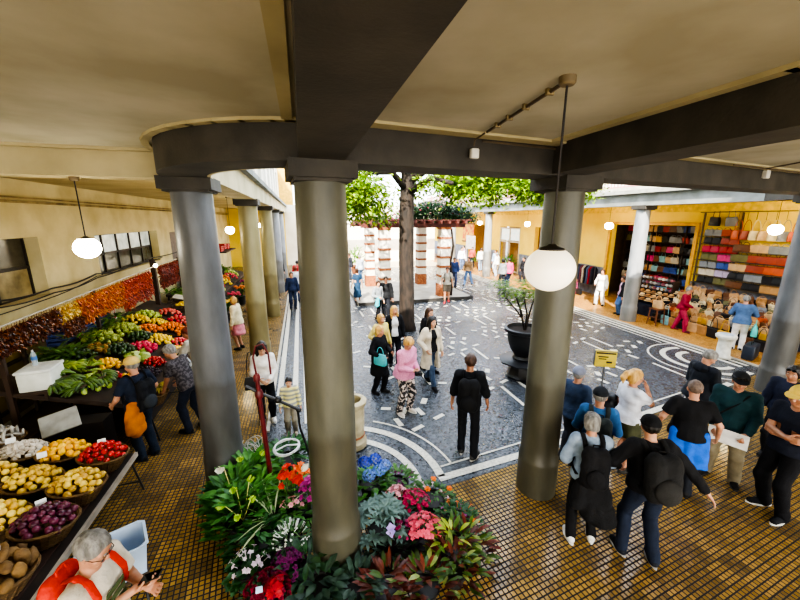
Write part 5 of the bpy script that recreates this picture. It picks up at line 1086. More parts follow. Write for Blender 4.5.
def blossom(b, p, r, nrm_=(0, 0, 1), k=5, mi=0, cup=.3, cm=None):
    d, u, w = frame_of(nrm_)
    for i in range(k):
        a = 2*PI*i/k+R.uniform(-.2, .2); e = u*math.cos(a)+w*math.sin(a); b.leaf(p, e+d*cup, d, r, r*.95, mi=mi, bend=R.uniform(-.1, .4), seg=1)
    if cm is not None: b.ell(Vector(p)+d*r*.12, (r*.2,)*3, 6, 4, cm)
def cluster(t, n, spread, z0, z1, r, m, k=5, name='blossom', nup=.9, cm=None, off=(0, 0), dbl=False):
    b = MB(); blossom(b, (0, 0, 0), r, (0, 0, 1), k, 0, .35); P0 = None
    if dbl: blossom(b, (0, 0, 0), r*.65, (0, 0, 1), k, 0, 1.1)
    b.lathe([(.004, -.06), (.004, -.005)], n=4)
    for i in range(n):
        a = R.uniform(0, 6.28); q = spread*math.sqrt(R.random()); z = z0+(z1-z0)*(1-(q/spread)**2)*R.uniform(.75, 1.05); nv = Vector((math.cos(a)*q/spread*1.1, math.sin(a)*q/spread*1.1, nup))
        if P0 is None: o = P0 = b.build(name, m, t, sharp=0)
        else: o = P0.copy(); COL.objects.link(o); o.parent = t
        o.location = (off[0]+q*math.cos(a), off[1]+q*math.sin(a), z); o.rotation_euler = nv.to_track_quat('Z', 'Y').to_euler(); o.scale = (R.uniform(.8, 1.2),)*3
    return P0
def petal(c, c2): return leaf_mat(c, c2, .55, .3, 14)
PL = 'potted plant'
def plant(name, label, x, y, r=.15, h=.22, cat='flowers'):
    t = thing(name, label, cat, (x, y, .014), R.uniform(0, 6.28)); pot(t, r, h); return t
G1, G2, G3, G4 = leaf_mat('#5f9a3e', '#3a6c28'), leaf_mat('#3f6f38', '#214624'), leaf_mat('#86b03c', '#5a8a2a'), leaf_mat('#6f8a7b', '#41594d')
G5 = leaf_mat('#5c9440', '#2c5a28')
# peace lilies on the left
def spathe(b, p, d, L, mi=0):
    d = Vector(d).normalized(); u = Vector((0, 0, 1)); [b.leaf(p, d, u_, L, L*.75, mi=mi, bend=-.3) for u_ in ((0, 0, 1), (.87, 0, -.5), (-.87, 0, -.5))]; b.tube([Vector(p)+u*.01, Vector(p)+d*L*.55+u*.035], .007, 6, mi=1)
CW = [petal('#f4f1e4', '#e6e0c8'), mat('#e8d98a', .6)]; CG = [petal('#c3dc5a', '#97bf3a'), mat('#d8d880', .6)]
t = plant('peace_lily', 'big glossy green lily with one white flower at the left edge of the display', -1.02, 4.3, .2, .24); foliage(t, 130, .3, .15, .58, .24, .085, G5, (.3, 1.5), (.1, .35)); stems(t, 14, .3, .45)
for p, d in (((-.1, .08, .66), (-.4, -.5, .5)),): b = MB(); spathe(b, p, d, .13); b.tube([(0, 0, .2), p], .005, 5, mi=1); b.build('white_flower', CW, t, sharp=0)
t.rotation_euler.z = 0
t = plant('peace_lily', 'glossy lily with yellow-green flowers in front of the grey column', -.88, 3.98, .2, .24); foliage(t, 140, .32, .12, .54, .22, .08, G5, (.3, 1.5), (.1, .35)); t.rotation_euler.z = 0
for p, d in (((-.05, .06, .6), (-.3, -.6, .6)), ((.12, -.1, .56), (.3, -.5, .5)), ((-.16, -.06, .5), (-.6, -.2, .4)), ((.08, .14, .62), (.4, -.3, .8)), ((0, -.2, .47), (0, -.8, .4))): b = MB(); spathe(b, p, d, .11); b.tube([(0, 0, .2), p], .005, 5, mi=1); b.build('green_flower', CG, t, sharp=0)
t = plant('leafy_shrub', 'bright green broad-leaved plant behind the yellow-green lilies', -.88, 4.62, .2, .24, PL); foliage(t, 150, .36, .15, .55, .24, .085, leaf_mat('#5f9a38', '#3b7026'))
b = MB(); [spathe(b, p, d, .11) for p, d in (((-.05, -.02, .62), (-.4, -.5, .5)), ((.15, .05, .6), (.5, -.4, .5)))]; b.build('green_flower', CG, t, sharp=0)
t = plant('leafy_shrub', 'mid-green leafy plant between the lilies and the red post', -.72, 4.25, .18, .22, PL); foliage(t, 130, .3, .15, .5, .2, .07, leaf_mat('#69a33e', '#437a2a'))
t = plant('fern', 'tall dark green fern at the courtyard side under the white cable coil', -.4, 4.98, .2, .24, PL); foliage(t, 260, .42, .1, .5, .17, .05, leaf_mat('#3f7434', '#214a20'))
t = plant('fern', 'low dark fern at the foot of the grey column by the coiled wire', -.85, 5.25, .16, .2, PL); foliage(t, 140, .28, .1, .35, .15, .045, leaf_mat('#37652f', '#1d421c'))
t = plant('amaryllis', 'orange-red lily-like flowers beside the red post', -.32, 4.2, .17, .22); foliage(t, 70, .22, .12, .42, .26, .04, G1, (.5, 1.4)); stems(t, 10, .16, .6)
cluster(t, 16, .16, .5, .68, .062, petal('#e8401c', '#c22410'), 6, 'red_flower'); cluster(t, 6, .1, .58, .72, .062, petal('#f07a22', '#dc5a14'), 6, 'orange_flower', off=(-.1, .1))
t = plant('orchid', 'magenta orchid spray against the left side of the front column', -.1, 3.98, .13, .2); foliage(t, 22, .14, .14, .3, .2, .05, G1); stems(t, 6, .1, .55); cluster(t, 26, .12, .38, .66, .04, petal('#c23a96', '#962472'), 5, 'magenta_flower')
b = MB(); spathe(b, (.02, .1, .68), (.3, -.4, .7), .12); b.build('white_flower', CW, t, sharp=0)
t = plant('rose_bush', 'small pale pink rose bush below the orange-red lilies', -.3, 3.88, .13, .2); foliage(t, 90, .2, .12, .36, .08, .045, G1); cluster(t, 9, .16, .34, .46, .035, petal('#efb8b8', '#d98f94'), 7, 'pink_rose', dbl=True)
t = plant('spider_plant', 'spider plant with long cream-edged arching leaves', -.52, 3.82, .15, .24, PL); foliage(t, 17, .08, .24, .34, .42, .022, [leaf_mat('#8aa860', '#6a8a48'), leaf_mat('#b9c29a', '#98a878')], (.5, 1.6), (.5, 1.1), mi=(0, 1, 1))
t = plant('gypsophila', 'airy plant with tiny white flowers in front of the spider plant', -.32, 3.5, .14, .2); foliage(t, 130, .22, .12, .42, .09, .03, leaf_mat('#5d8452', '#38592f')); cluster(t, 60, .22, .3, .5, .013, petal('#eef0ea', '#cfd3c8'), 5, 'white_flower')
t = plant('leafy_shrub', 'dark leafy plant in the gap before the spider plant', -.68, 3.66, .16, .2, PL); foliage(t, 120, .3, .08, .36, .17, .06, G2)
t = plant('cyclamen', 'white and pale pink cyclamen left of the crimson flowers', -.74, 3.36, .13, .16); foliage(t, 60, .2, .1, .22, .1, .08, G2); cluster(t, 22, .2, .24, .34, .03, petal('#eadfe4', '#cdb8c4'), 5, 'white_flower')
t = plant('azalea', 'crimson azalea at the front corner of the display', -.52, 2.98, .18, .2); foliage(t, 120, .26, .1, .3, .08, .035, G2); cluster(t, 95, .26, .22, .4, .038, petal('#a3133a', '#6e0a26'), 5, 'crimson_flower', dbl=True); cluster(t, 16, .12, .36, .42, .045, petal('#d01f30', '#a01222'), 6, 'red_flower', off=(.05, -.12))
b = MB().box((0, 0, 0), (.06, .004, .05), rx=-.6); c = b.build('price_tag', mat('#a9c8e6', .5)); c.location = (-.57, 2.86, .44); tag(c, 'pale blue price tag stuck in the crimson azalea', 'price tag')
t = plant('azalea', 'purple-magenta azalea just behind the crimson one', -.34, 3.2, .14, .2); foliage(t, 60, .18, .1, .3, .08, .035, G2); cluster(t, 50, .19, .24, .42, .034, petal('#84206a', '#5a124a'), 5, 'purple_flower', dbl=True)
t = plant('hosta', 'dark grey-green broad-leaved plant at the front foot of the column', -.02, 2.92, .17, .2, PL); foliage(t, 80, .28, .1, .3, .2, .085, leaf_mat('#4d6a55', '#2b4234'))
t = plant('hosta', 'dark green glossy plant between the azaleas and the column', -.14, 3.16, .14, .2, PL); foliage(t, 70, .22, .12, .36, .2, .08, leaf_mat('#3f6a3c', '#234423'))
t = plant('hosta', 'grey-green broad-leaved plant right of the column foot', .32, 2.86, .16, .18, PL); foliage(t, 80, .26, .1, .28, .19, .08, leaf_mat('#566f5f', '#2f4639'))
t = plant('hydrangea', 'blue hydrangea behind the column at the courtyard edge', .74, 4.2, .17, .22); foliage(t, 70, .24, .14, .36, .15, .09, G1)
for i, (x, y, z, c) in enumerate(((-.08, .05, .5, '#2f45c4'), (.08, .1, .48, '#3a58d0'), (.1, -.08, .44, '#6f93d6'), (-.05, -.12, .42, '#86a6dc'), (.2, .02, .42, '#7d9ad8'))):
    b = MB(); [blossom(b, (x+.085*math.sqrt(1-q*q)*math.cos(j*2.4), y+.085*math.sqrt(1-q*q)*math.sin(j*2.4), z+.07*q), .024, (math.sqrt(1-q*q)*math.cos(j*2.4), math.sqrt(1-q*q)*math.sin(j*2.4), q), 4) for j, q in enumerate(np.linspace(.98, -.4, 40))]; b.build('flower_head', petal(c, '#1f3096' if i < 2 else '#4a6cb8'), t, sharp=0)
t.rotation_euler.z = 0
t = plant('leafy_shrub', 'green plant with small purple flowers behind the pink ones', 1.08, 4.1, .17, .2, PL); foliage(t, 170, .3, .1, .4, .1, .05, leaf_mat('#5d8a3c', '#365c26')); cluster(t, 14, .26, .3, .44, .024, petal('#8f3a7a', '#642456'), 5, 'purple_flower')
t = plant('rhododendron', 'rhododendron with grey-green leaf rosettes right of the column', .74, 3.42, .19, .24, PL)
b = MB()
for i in range(30):
    a = R.uniform(0, 6.28); q = .32*math.sqrt(R.random()); z = .26+.3*(1-(q/.32)**2)*R.uniform(.7, 1.05); c = (q*math.cos(a), q*math.sin(a), z)
    for j in range(9): a2 = 2*PI*j/9+R.uniform(-.2, .2); b.leaf(c, (math.cos(a2), math.sin(a2), R.uniform(.1, .5)), (0, 0, 1), R.uniform(.09, .14), .042, bend=.25)
b.build('foliage', G4, t, sharp=0)
t = plant('orchid', 'single lavender iris-like bloom standing in the grey-green rosettes', .76, 3.14, .09, .18); foliage(t, 26, .1, .1, .3, .13, .04, G4); b = MB(); [blossom(b, (0, 0, .48-.06*i), .055, (.2, -.5, .6), 4) for i in range(2)]; b.build('lavender_flower', petal('#b9a2dc', '#9880c4'), t, sharp=0); stems(t, 3, .02, .46)
t = plant('kalanchoe', 'pale pink flower cluster at the top of the pink bed', .98, 3.68, .13, .2); foliage(t, 60, .18, .12, .36, .08, .05, G2); cluster(t, 44, .15, .38, .5, .028, petal('#e8a9b0', '#d08a94'), 5, 'pale_pink_flower')
t = plant('kalanchoe', 'deep crimson-pink flower cluster in the middle of the pink bed', 1.16, 3.56, .14, .2); foliage(t, 60, .2, .12, .36, .08, .05, G2); cluster(t, 64, .2, .36, .5, .03, petal('#c41f58', '#96123e'), 5, 'crimson_flower')
t = plant('kalanchoe', 'salmon-pink flower cluster at the front of the pink bed', 1.16, 3.16, .15, .2); foliage(t, 60, .22, .12, .36, .08, .05, G2); cluster(t, 74, .21, .36, .5, .032, petal('#ee6a80', '#d6485f'), 5, 'salmon_flower')
t = plant('kalanchoe', 'dark plum-leaved plant with magenta blooms between the pink clusters and rosettes', .92, 3.24, .13, .2); foliage(t, 90, .2, .12, .38, .09, .05, leaf_mat('#3f2a34', '#241820')); cluster(t, 18, .18, .32, .42, .026, petal('#a8185a', '#7a0f40'), 5, 'magenta_flower')
t = plant('marigold', 'green bedding plants with orange marigolds behind the pink bed', 1.46, 3.72, .17, .2); foliage(t, 220, .3, .1, .38, .08, .035, leaf_mat('#4c7a34', '#2a4f20'))
for p in ((-.12, -.08, .44), (.06, .06, .42), (.16, -.16, .4)): b = MB(); blossom(b, p, .04, (0, -.3, 1), 9); blossom(b, p, .026, (0, -.3, 1), 7, 0, 1.0); b.build('orange_flower', petal('#f28a14', '#d96a0c'), t, sharp=0)
cluster(t, 10, .26, .34, .42, .02, petal('#e3c8d0', '#c49aa8'), 5, 'pale_flower')
t = plant('leafy_shrub', 'dark bushy plant with a few orange and mauve flowers at the right end', 1.64, 3.3, .17, .2, PL); foliage(t, 240, .3, .08, .38, .08, .035, G2); cluster(t, 7, .26, .32, .42, .026, petal('#e07a2a', '#b85a1a'), 6, 'orange_flower'); cluster(t, 6, .28, .2, .36, .03, petal('#b45a9a', '#8a3a78'), 5, 'mauve_flower')
CR = [leaf_mat('#6a3a2a', '#4a221c'), leaf_mat('#5d7a34', '#39561f'), leaf_mat('#8a4a34', '#6a2c24'), leaf_mat('#a8b46a', '#7d9044')]
for x, y, lab, n in ((.62, 2.74, 'red-brown and green croton at the front nearest the column', 90), (1.0, 2.68, 'red-leaved croton in the middle of the front row', 90), (1.36, 2.78, 'bronze and green croton toward the right of the front row', 90), (1.62, 3.0, 'green and red croton at the right corner of the display', 80)):
    t = plant('croton', lab, x, y, .15, .18, PL); foliage(t, n, .26, .1, .36, .17, .055, CR, (.3, 1.2), mi=(0, 1, 2, 1, 3) if x > .9 else (0, 0, 2, 1))
t = plant('croton', 'yellow-green croton behind the front row at the right', 1.42, 3.0, .14, .22, PL); foliage(t, 90, .22, .14, .46, .15, .05, [leaf_mat('#b6c04a', '#86a034'), CR[1], CR[0]], (.3, 1.2), mi=(0, 0, 1, 2))
# red post with its arm and hose, white coil
t = thing('iron_post', 'dark red iron post with a curved top and a black side arm among the flowers', 'post', (-.62, 4.5, .012)); RED = mat('#6e1a1f', .4, '#521217', scale=8)
MB().tube([(.04, 0, 0), (.0, 0, 1.0), (-.03, 0, 1.86)], [.036, .03, .026], 12).lathe([(.05, 0), (.055, .05), (.035, .1)], (-.02, 0, 1.55), 14).lathe([(.04, 0), (.045, .05), (.03, .09)], (-.03, 0, 1.78), 14).build('post', RED, t)
MB().tube([(-.03, 0, 1.85), (-.05, 0, 2.1), (-.01, 0, 2.24), (.07, .01, 2.26), (.13, .02, 2.12), (.14, .02, 1.84)], .012, 8).build('curved_top', RED, t)
MB().tube([(-.17, 0, 1.72), (0, 0, 1.6), (.2, .02, 1.46), (.45, .04, 1.28)], .022, 8).ell((.2, .02, 1.47), (.05, .05, .05), 10, 6).ell((.45, .04, 1.27), (.035, .035, .035), 10, 6).build('side_arm', mat('#141416', .4), t)
MB().tube([(.44, .04, 1.26), (.45, .05, 1.0), (.52, .06, .7), (.56, .07, .5)], .015, 8).build('hose', mat('#17171a', .45), t)
b = MB(); pts = [(.19*math.cos(a)*(1-.002*i), .13*math.sin(a), .012*math.sin(i*.7)+.004*i/10) for i, a in enumerate(np.linspace(0, 6*PI, 70))]; b.tube(pts, .011, 6); b.tube([(-.17, 0, .01), (0, .02, .03), (.17, -.03, .02)], .011, 6)
t = b.build('coiled_hose', mat('#d2d4d2', .4), loc=(-.38, 4.78, .58)); t.rotation_euler = (.35, 0, .3); tag(t, 'white coiled hose lying on the fern', 'hose')
b = MB(); [b.tube([(.13*math.cos(a+q)+.02*math.sin(3*a), .11*math.sin(a), .05+.1*math.cos(a*1.5+q)) for a in np.linspace(0, 6.4, 26)], .005, 5) for q in np.linspace(0, 3, 5)]; t = b.build('wire_bundle', mat('#c9c4ba', .4)); t.location = (-.9, 5.2, .38); tag(t, 'tangle of pale wire at the foot of the grey column', 'wire')
# ---------------------------------------------------------------- tree, pergola, planter, bins, sign
BARK = mat('#2e241c', .85, '#15100c', scale=9, bump=.8, bscale=20, stretch=(1, 1, .35))
t = thing('tree', 'large courtyard tree with a dark thick trunk and bright yellow-green crown', 'tree', (3.4, 11.5, 0))
tb = MB(); tb.tube([(0, 0, -.05), (0, 0, .3), (.01, 0, 1.2), (-.02, 0, 2.6), (.0, .02, 4.2), (.05, 0, 5.6), (.1, .05, 7.2)], [.36, .29, .26, .25, .245, .2, .14], 16)
tb.build('trunk', BARK, t, sharp=0)
br = MB()
for p in ([(0, 0, 4.7), (-.6, -.4, 5.2), (-1.4, -.8, 5.1), (-1.9, -1.1, 4.7)], [(0, 0, 4.9), (.8, -.5, 5.5), (2.2, -1.0, 5.6), (3.6, -1.6, 5.2), (4.6, -2.1, 4.9)], [(.05, 0, 5.4), (-.8, .6, 6.2), (-1.6, 1.2, 6.6)], [(.05, 0, 5.5), (.9, .9, 6.2), (2, 1.6, 6.4)], [(0, 0, 4.6), (.5, -.9, 5.0), (.9, -1.6, 4.8)]): br.tube(p, [.13, .09, .06, .035, .02][:len(p)], 8)
br.build('branch', BARK, t, sharp=0)
LEAFM = [leaf_mat('#7fa322', '#5c8418', .5, .35), leaf_mat('#a4bb30', '#7f9e22', .5, .38), leaf_mat('#4c7418', '#33560f', .5, .3)]
lb = MB(); r = random.Random(4)
cl = []
for _ in range(34): cl.append((r.uniform(-2.3, -.25), r.uniform(-1.5, .5), r.uniform(3.95, 5.9), .42))
for _ in range(52): q = r.uniform(.3, 5.0); cl.append((q, -q*.42+r.uniform(-.8, .7), r.uniform(4.75, 6.0)-.05*q, .45))
for _ in range(30): q = r.uniform(1.1, 4.8); cl.append((q, -q*.42+r.uniform(-.5, .5), r.uniform(4.5, 5.2), .4))
for _ in range(20): cl.append((r.uniform(-2, 4.5), r.uniform(-.5, 2.5), r.uniform(5.8, 8), .6))
for cx, cy, cz, s in cl:
    if abs(cx-cy*.296) < .8 and cy < .4 and cz < 5.6: continue
    for i in range(230):
        p = (cx+r.gauss(0, s*.62), cy+r.gauss(0, s*.62), cz+r.gauss(0, s*.42)); a = r.uniform(0, 6.28); lb.leaf(p, (math.cos(a), math.sin(a), r.uniform(-.9, .3)), (r.uniform(-.4, .4), r.uniform(-.4, .4), 1), r.uniform(.13, .2), r.uniform(.075, .1), mi=r.choice((0, 0, 1, 1, 2)), seg=1, bend=.2)
lb.build('foliage', LEAFM, t, sharp=0)
# pergola of banded pillars
PLI = mat('#a09b8e', .6, '#8a8578', scale=2)
struct('floor_pergola', MB().prism([(2.3, 15.3), (7.6, 15.3), (7.9, 15.6), (7.9, 20.3), (2.3, 20.3)], -.05, .13), PLI)
struct('trim_pergola', MB().box((5.1, 15.32, .06), (5.6, .08, .15)).box((7.9, 17.9, .06), (.08, 4.8, .15)), mat('#2f2d2b', .6))
t = thing('pergola', 'open pergola of white pillars with brick bands under red-brown roof timbers', 'pergola', (5.05, 17.5, .13))
BRK = mat('#a3673e', .8, '#7d4526', scale=14, bump=.4); WP = mat('#f0ebdf', .75, '#e2dac8')
for x, y in ((-1.45, -1.75), (1.5, -1.6), (-1.45, 1.9), (1.5, 1.75)):
    b = MB(); b.box((x, y, .3), (.54, .54, .6), mi=1)
    for i in range(6): z = .6+i*.45; b.box((x, y, z+.17), (.46, .46, .34), mi=0); b.box((x, y, z+.395), (.52, .52, .11), mi=1)
    b.build('pillar', [WP, BRK], t)
TM = mat('#5e2a20', .6, '#431c15', scale=5)
for y in (-1.7, 1.8): MB().box((0, y, 3.38), (5.0, .14, .2)).build('beam', TM, t)
for i, x in enumerate(np.linspace(-2.2, 2.2, 12)): MB().box((x, 0, 3.53), (.1, 5.0, .12)).build('slat', TM, t)
for y in np.linspace(-2.2, 2.2, 6): MB().box((0, y, 3.62), (5.2, .08, .05)).build('batten', TM, t)
t = thing('flowering_vine', 'climbing vine with pink blossoms spreading over the pergola roof', 'vine', (6.95, 15.85, .13))
MB().tube([(0, 0, 0), (.08, .05, .8), (-.06, 0, 1.6), (.05, -.05, 2.4), (-.03, .05, 3.2), (-.5, .3, 3.7)], [.09, .07, .06, .06, .05, .04], 9).build('stem', BARK, t, sharp=0)
b = MB(); bl = MB()
for i in range(7000):
    q = r.random(); x = r.uniform(-2.1, 1.2) if i % 5 else r.uniform(-4.2, 1); y = r.uniform(-.4, 2.6); hgt = .25+.75*max(0, 1-((x+.6)/1.9)**2); z = 3.55+r.random()*hgt; a = r.uniform(0, 6.28)
    b.leaf((x, y, z), (math.cos(a), math.sin(a), r.uniform(-.6, .5)), (0, 0, 1), r.uniform(.13, .22), .1, mi=r.choice((0, 0, 1)), seg=1)
    if i % 90 == 0: blossom(bl, (x, y-.1, z+.1), .065, (r.uniform(-.5, .5), -.6, .7), 5)
b.build('foliage', [leaf_mat('#36523a', '#1f3626'), leaf_mat('#4d6c3c', '#35522a')], t, sharp=0); bl.build('blossom', petal('#c4506a', '#a03852'), t, sharp=0)
# planter with a small twisted tree
t = thing('urn_planter', 'black two-tier urn planter beside the column in the court', 'planter', (5.05, 7.05, 0)); UR = mat('#1c1d20', .45, '#101114', scale=6)
MB().lathe([(.36, 0), (.38, .05), (.33, .1), (.3, .3), (.4, .36), (.56, .4), (.58, .44), (.5, .47), (.2, .48)], n=8).build('pedestal', UR, t); MB().lathe([(.2, .46), (.24, .5), (.2, .56), (.3, .72), (.38, .95), (.4, 1.14), (.47, 1.18), (.48, 1.25), (.41, 1.26), (.38, 1.18), (.001, 1.16)], n=28).build('urn', UR, t); MB().lathe([(.38, 1.18), (.001, 1.2)], n=20).build('soil', SOIL, t)
s = thing('small_tree', 'small tree with thin twisted stems and sparse leaves growing in the black urn', 'plant', (5.05, 7.05, 1.19)); b = MB(); f = MB(); f_pts = []
for p in ([(0, 0, 0), (-.08, .02, .3), (-.28, .05, .55), (-.5, .1, .8), (-.62, .1, .98)], [(0.02, 0, 0), (.03, 0, .4), (-.1, -.05, .75), (-.2, -.1, 1.0)], [(.03, .02, 0), (.12, .03, .4), (.22, .03, .8), (.3, 0, 1.05)], [(-.1, 0, .35), (-.25, -.1, .6), (-.42, -.2, .85)]): b.tube(p, [.03, .022, .016, .011, .006][:len(p)], 7); f_pts += p[2:]
b.build('stem', BARK, s, sharp=0)
for i in range(1000): q = r.choice(f_pts); a = r.uniform(0, 6.28); f.leaf((q[0]+r.gauss(0, .15), q[1]+r.gauss(0, .15), q[2]+r.uniform(.0, .2)+.06), (math.cos(a), math.sin(a), r.uniform(-.3, .5)), (0, 0, 1), .11, .05, seg=1)
f.build('foliage', leaf_mat('#7c9c3a', '#52742a'), s, sharp=0)
# stone bins
ST = mat('#b9ad8c', .7, '#988c6c', scale=6, bump=.3)
t = thing('litter_bin', 'cream stone litter bin half hidden behind the front column', 'bin', (.66, 5.42, 0)); MB().lathe([(.21, 0), (.23, .02), (.23, .12), (.2, .15), (.19, .2), (.2, .7), (.2, .74), (.235, .78), (.24, .84), (.21, .86), (.15, .86), (.14, .6), (.001, .58)], n=28).build('body', ST, t); MB().lathe([(.197, .2), (.205, .22), (.197, .24)], n=28, cap=False).build('band', mat('#a5623a', .7), t)
t = thing('litter_bin', 'white stone litter bin beside the ring pattern near the bag stall', 'bin', (11.2, 6.6, .014)); t.scale = (.78,)*3; MB().lathe([(.24, 0), (.25, .06), (.2, .12), (.19, .6), (.21, .68), (.29, .74), (.3, .82), (.27, .86), (.1, .87)], n=28).build('body', mat('#d2cfc4', .6, '#b5b1a4', scale=6), t); MB().lathe([(.2, .865), (.19, .885), (.001, .89)], n=24).build('lid', mat('#aab4c0', .3), t)
# yellow sign on a pole
t = thing('sign_post', 'small yellow sign with black lettering on a thin grey post beside the tour group', 'sign', (4.98, 4.62, .012), rad(-28)); MB().tube([(0, 0, 0), (0, 0, 1.3)], .014, 8).lathe([(.13, 0), (.13, .015), (.02, .03)], n=20).build('post', mat('#8c8f90', .35, metal=.6), t)
p = MB().box((0, 0, 1.42), (.34, .03, .3)).build('panel', mat('#d8c23a', .5, '#cdb62f'), t); MB().box((-.175, 0, 1.42), (.012, .05, .28)).box((0, 0, 1.555), (.36, .05, .012)).build('frame', mat('#55585a', .4), t)
MB().box((0, -.017, 1.52), (.31, .004, .03)).build('black_strip', mat('#17170f', .5), p)
MB().box((-.04, -.017, 1.455), (.16, .004, .022)).box((-.05, -.017, 1.415), (.12, .004, .018)).box((.06, -.017, 1.36), (.09, .004, .035)).build('dark_print', mat('#17170f', .5), p)
# suspended globe lamps
GLB = mat('#fff3dc', .25, '#fdeccb', scale=2, emit=.55)
def globe(x, y, zc, r, top, label, power=35, sq=.92, emit=GLB):
    t = thing('globe_lamp', label, 'lamp', (x, y, zc)); MB().lathe([(max(.001, math.sin(PI*i/20))*r, -math.cos(PI*i/20)*r*sq) for i in range(21)], n=36).build('globe', emit, t, sharp=0)
    MB().lathe([(r*.52, r*sq*.82), (r*.5, r*sq*.93), (r*.2, r*sq*1.04), (.02, r*sq*1.12), (.001, r*sq*1.13)], n=24).build('cap', mat('#2e2620', .4), t); MB().tube([(0, 0, r*sq), (0, 0, top-zc)], .0065, 6).build('cord', mat('#2a2420', .6), t); MB().lathe([(.035, top-zc-.045), (.045, top-zc-.035), (.045, top-zc)], n=16).build('ceiling_rose', mat('#7a6a4c', .6), t)
    return t
globe(1.46, 1.84, 3.5, .148, CZ, 'big white globe lamp hanging on a long cord before the right front column')
globe(-2.42, 5.0, 3.47, .13, BZ, 'lit white globe lamp hanging over the left stall', emit=mat('#fff6e0', .3, '#fff0cc', emit=36))
for y, l in ((9.9, 'lit globe lamp hidden behind the grey column'), (14.4, 'small lit globe lamp deep in the left gallery'), (19.5, 'lit globe lamp far along the left gallery'), (24.5, 'farthest lit globe lamp of the left gallery')): globe(-2.5, y, 3.4, .15, CZ+.02, l, emit=mat('#ffeec0', .3, '#ffe6a8', emit=36))
for y, l in ((7.15, 'lit globe lamp above the leather bags at the right edge'), (13, 'lit globe lamp before the bag shop doorway'), (19, 'lit globe lamp over the far right gallery'), (25, 'farthest lit globe lamp of the right gallery')): globe(13.2, y, 3.5, .165, CZ-.06, l, emit=mat('#ffeec0', .3, '#ffe6a8', emit=36))
# surface wiring on ceiling and beams
t = thing('conduit', 'thin conduit with clips from the globe lamp rose to the small white junction box', 'conduit', (0, 0, 0)); M_ = mat('#5a4c38', .6)
MB().tube([(1.46, 1.84, CZ-.02), (1.62, 3.02, CZ-.02)], .011, 6).tube([(1.62, 3.06, CZ-.02), (1.62, 3.24, 4.52), (1.62, 3.265, 4.47)], .008, 6).tube([(1.72, 3.28, CZ-.04), (2.62, 3.39, CZ-.045)], .01, 6).build('pipe', M_, t)
for k in (.15, .4, .62, .8): MB().box((1.46+.16*k, 1.84+1.18*k, CZ-.02), (.05, .02, .035)).build('clip', mat('#8a7850', .6), t)
MB().rbox((1.62, 3.245, 4.4), (.085, .05, .09), rz=.12, b=.012).build('junction_box', mat('#d8d4c8', .5), t)
t = thing('conduit', 'thin conduit with a small white junction box on the right cross beam', 'conduit', (0, 0, 0)); MB().tube([(5.6, 3.63, 4.5), (6.46, 3.77, 4.5), (8.5, 4.1, 4.5)], .01, 6).tube([(6.46, 3.76, 4.5), (6.5, 3.3, CZ-.01), (6.9, 1.8, CZ-.01)], .01, 6).build('pipe', M_, t); MB().rbox((6.46, 3.75, 4.42), (.1, .06, .11), rz=.16, b=.012).build('junction_box', mat('#d8d4c8', .5), t)
tag(MB().tube([(2.99, 3.34, CZ-.12), (2.96, 1.4, CZ-.12), (2.96, -4.5, CZ-.12)], .02, 8).build('black_pipe', mat('#1b1815', .5)), 'dark pipe running along the right cross beam toward the viewer', 'pipe')
# ---------------------------------------------------------------- leather stalls on the right
BC = {'black': '#1d1d20', 'tan': '#b98a54', 'brown': '#6e4426', 'red': '#a3201f', 'crimson': '#b81c44', 'pink': '#d8357c', 'blue': '#2f4f9c', 'pale': '#cfc4ae', 'orange': '#c4582a', 'cream': '#e0cfa4', 'grey': '#85888c', 'olive': '#6e6a3e', 'yellow': '#d9a82c', 'lilac': '#b9a9c8', 'teal': '#7db3b9', 'rust': '#9c3f2a', 'sand': '#cfa877'}
BM = {k: mat(c, .45, bump=.2, bscale=70, spec=.5) for k, c in BC.items()}
def proto_bag(name, w, h, d, hh):
    b = MB(); b.rings([[(sx*w/2*t_, sy*d/2*q, z) for sx, sy in ((-1, -.7), (-.75, -1), (.75, -1), (1, -.7), (1, .7), (.75, 1), (-.75, 1), (-1, .7))] for z, t_, q in ((0, .9, .8), (.02, 1, 1), (h*.55, .97, .9), (h*.95, .88, .4), (h, .86, .3))])
    o = b.build(name, BM['tan']); f = MB(); f.rings([[(x, -d*.52*q, z) for x, z in ((-w*.42, h*.96), (w*.42, h*.96), (w*.4, h*.5), (-w*.4, h*.5))] for q in (.55, 1.02)]); f.build('flap', BM['tan'], o)
    MB().tube([(w*.3*math.cos(a), 0, h*.96+hh*math.sin(a)) for a in np.linspace(0, PI, 11)], .009, 6).build('handle', BM['tan'], o); return o
PB = {'handbag': proto_bag('handbag', .32, .24, .12, .17), 'tote': proto_bag('tote_bag', .34, .3, .12, .36), 'satchel': proto_bag('satchel', .28, .22, .1, .08)}
BUSED = set()
def bag(kind, col, loc, rot, label, group, sc=1., cat='bag'):
    o = PB[kind]; m = BM[col]
    if kind not in BUSED: BUSED.add(kind); o.location = loc; o.rotation_euler = rot; o.scale = (sc,)*3; c = o; tag(c, label, cat, group)
    else: c = dup(o, loc, rot=rot, label=label, group=group, scale=sc); c['category'] = cat
    setmats(c, [m])
    for k in c.children: setmats(k, [m])
    return c
WX = 14.45; FACE = -PI/2         # bags hang facing the court
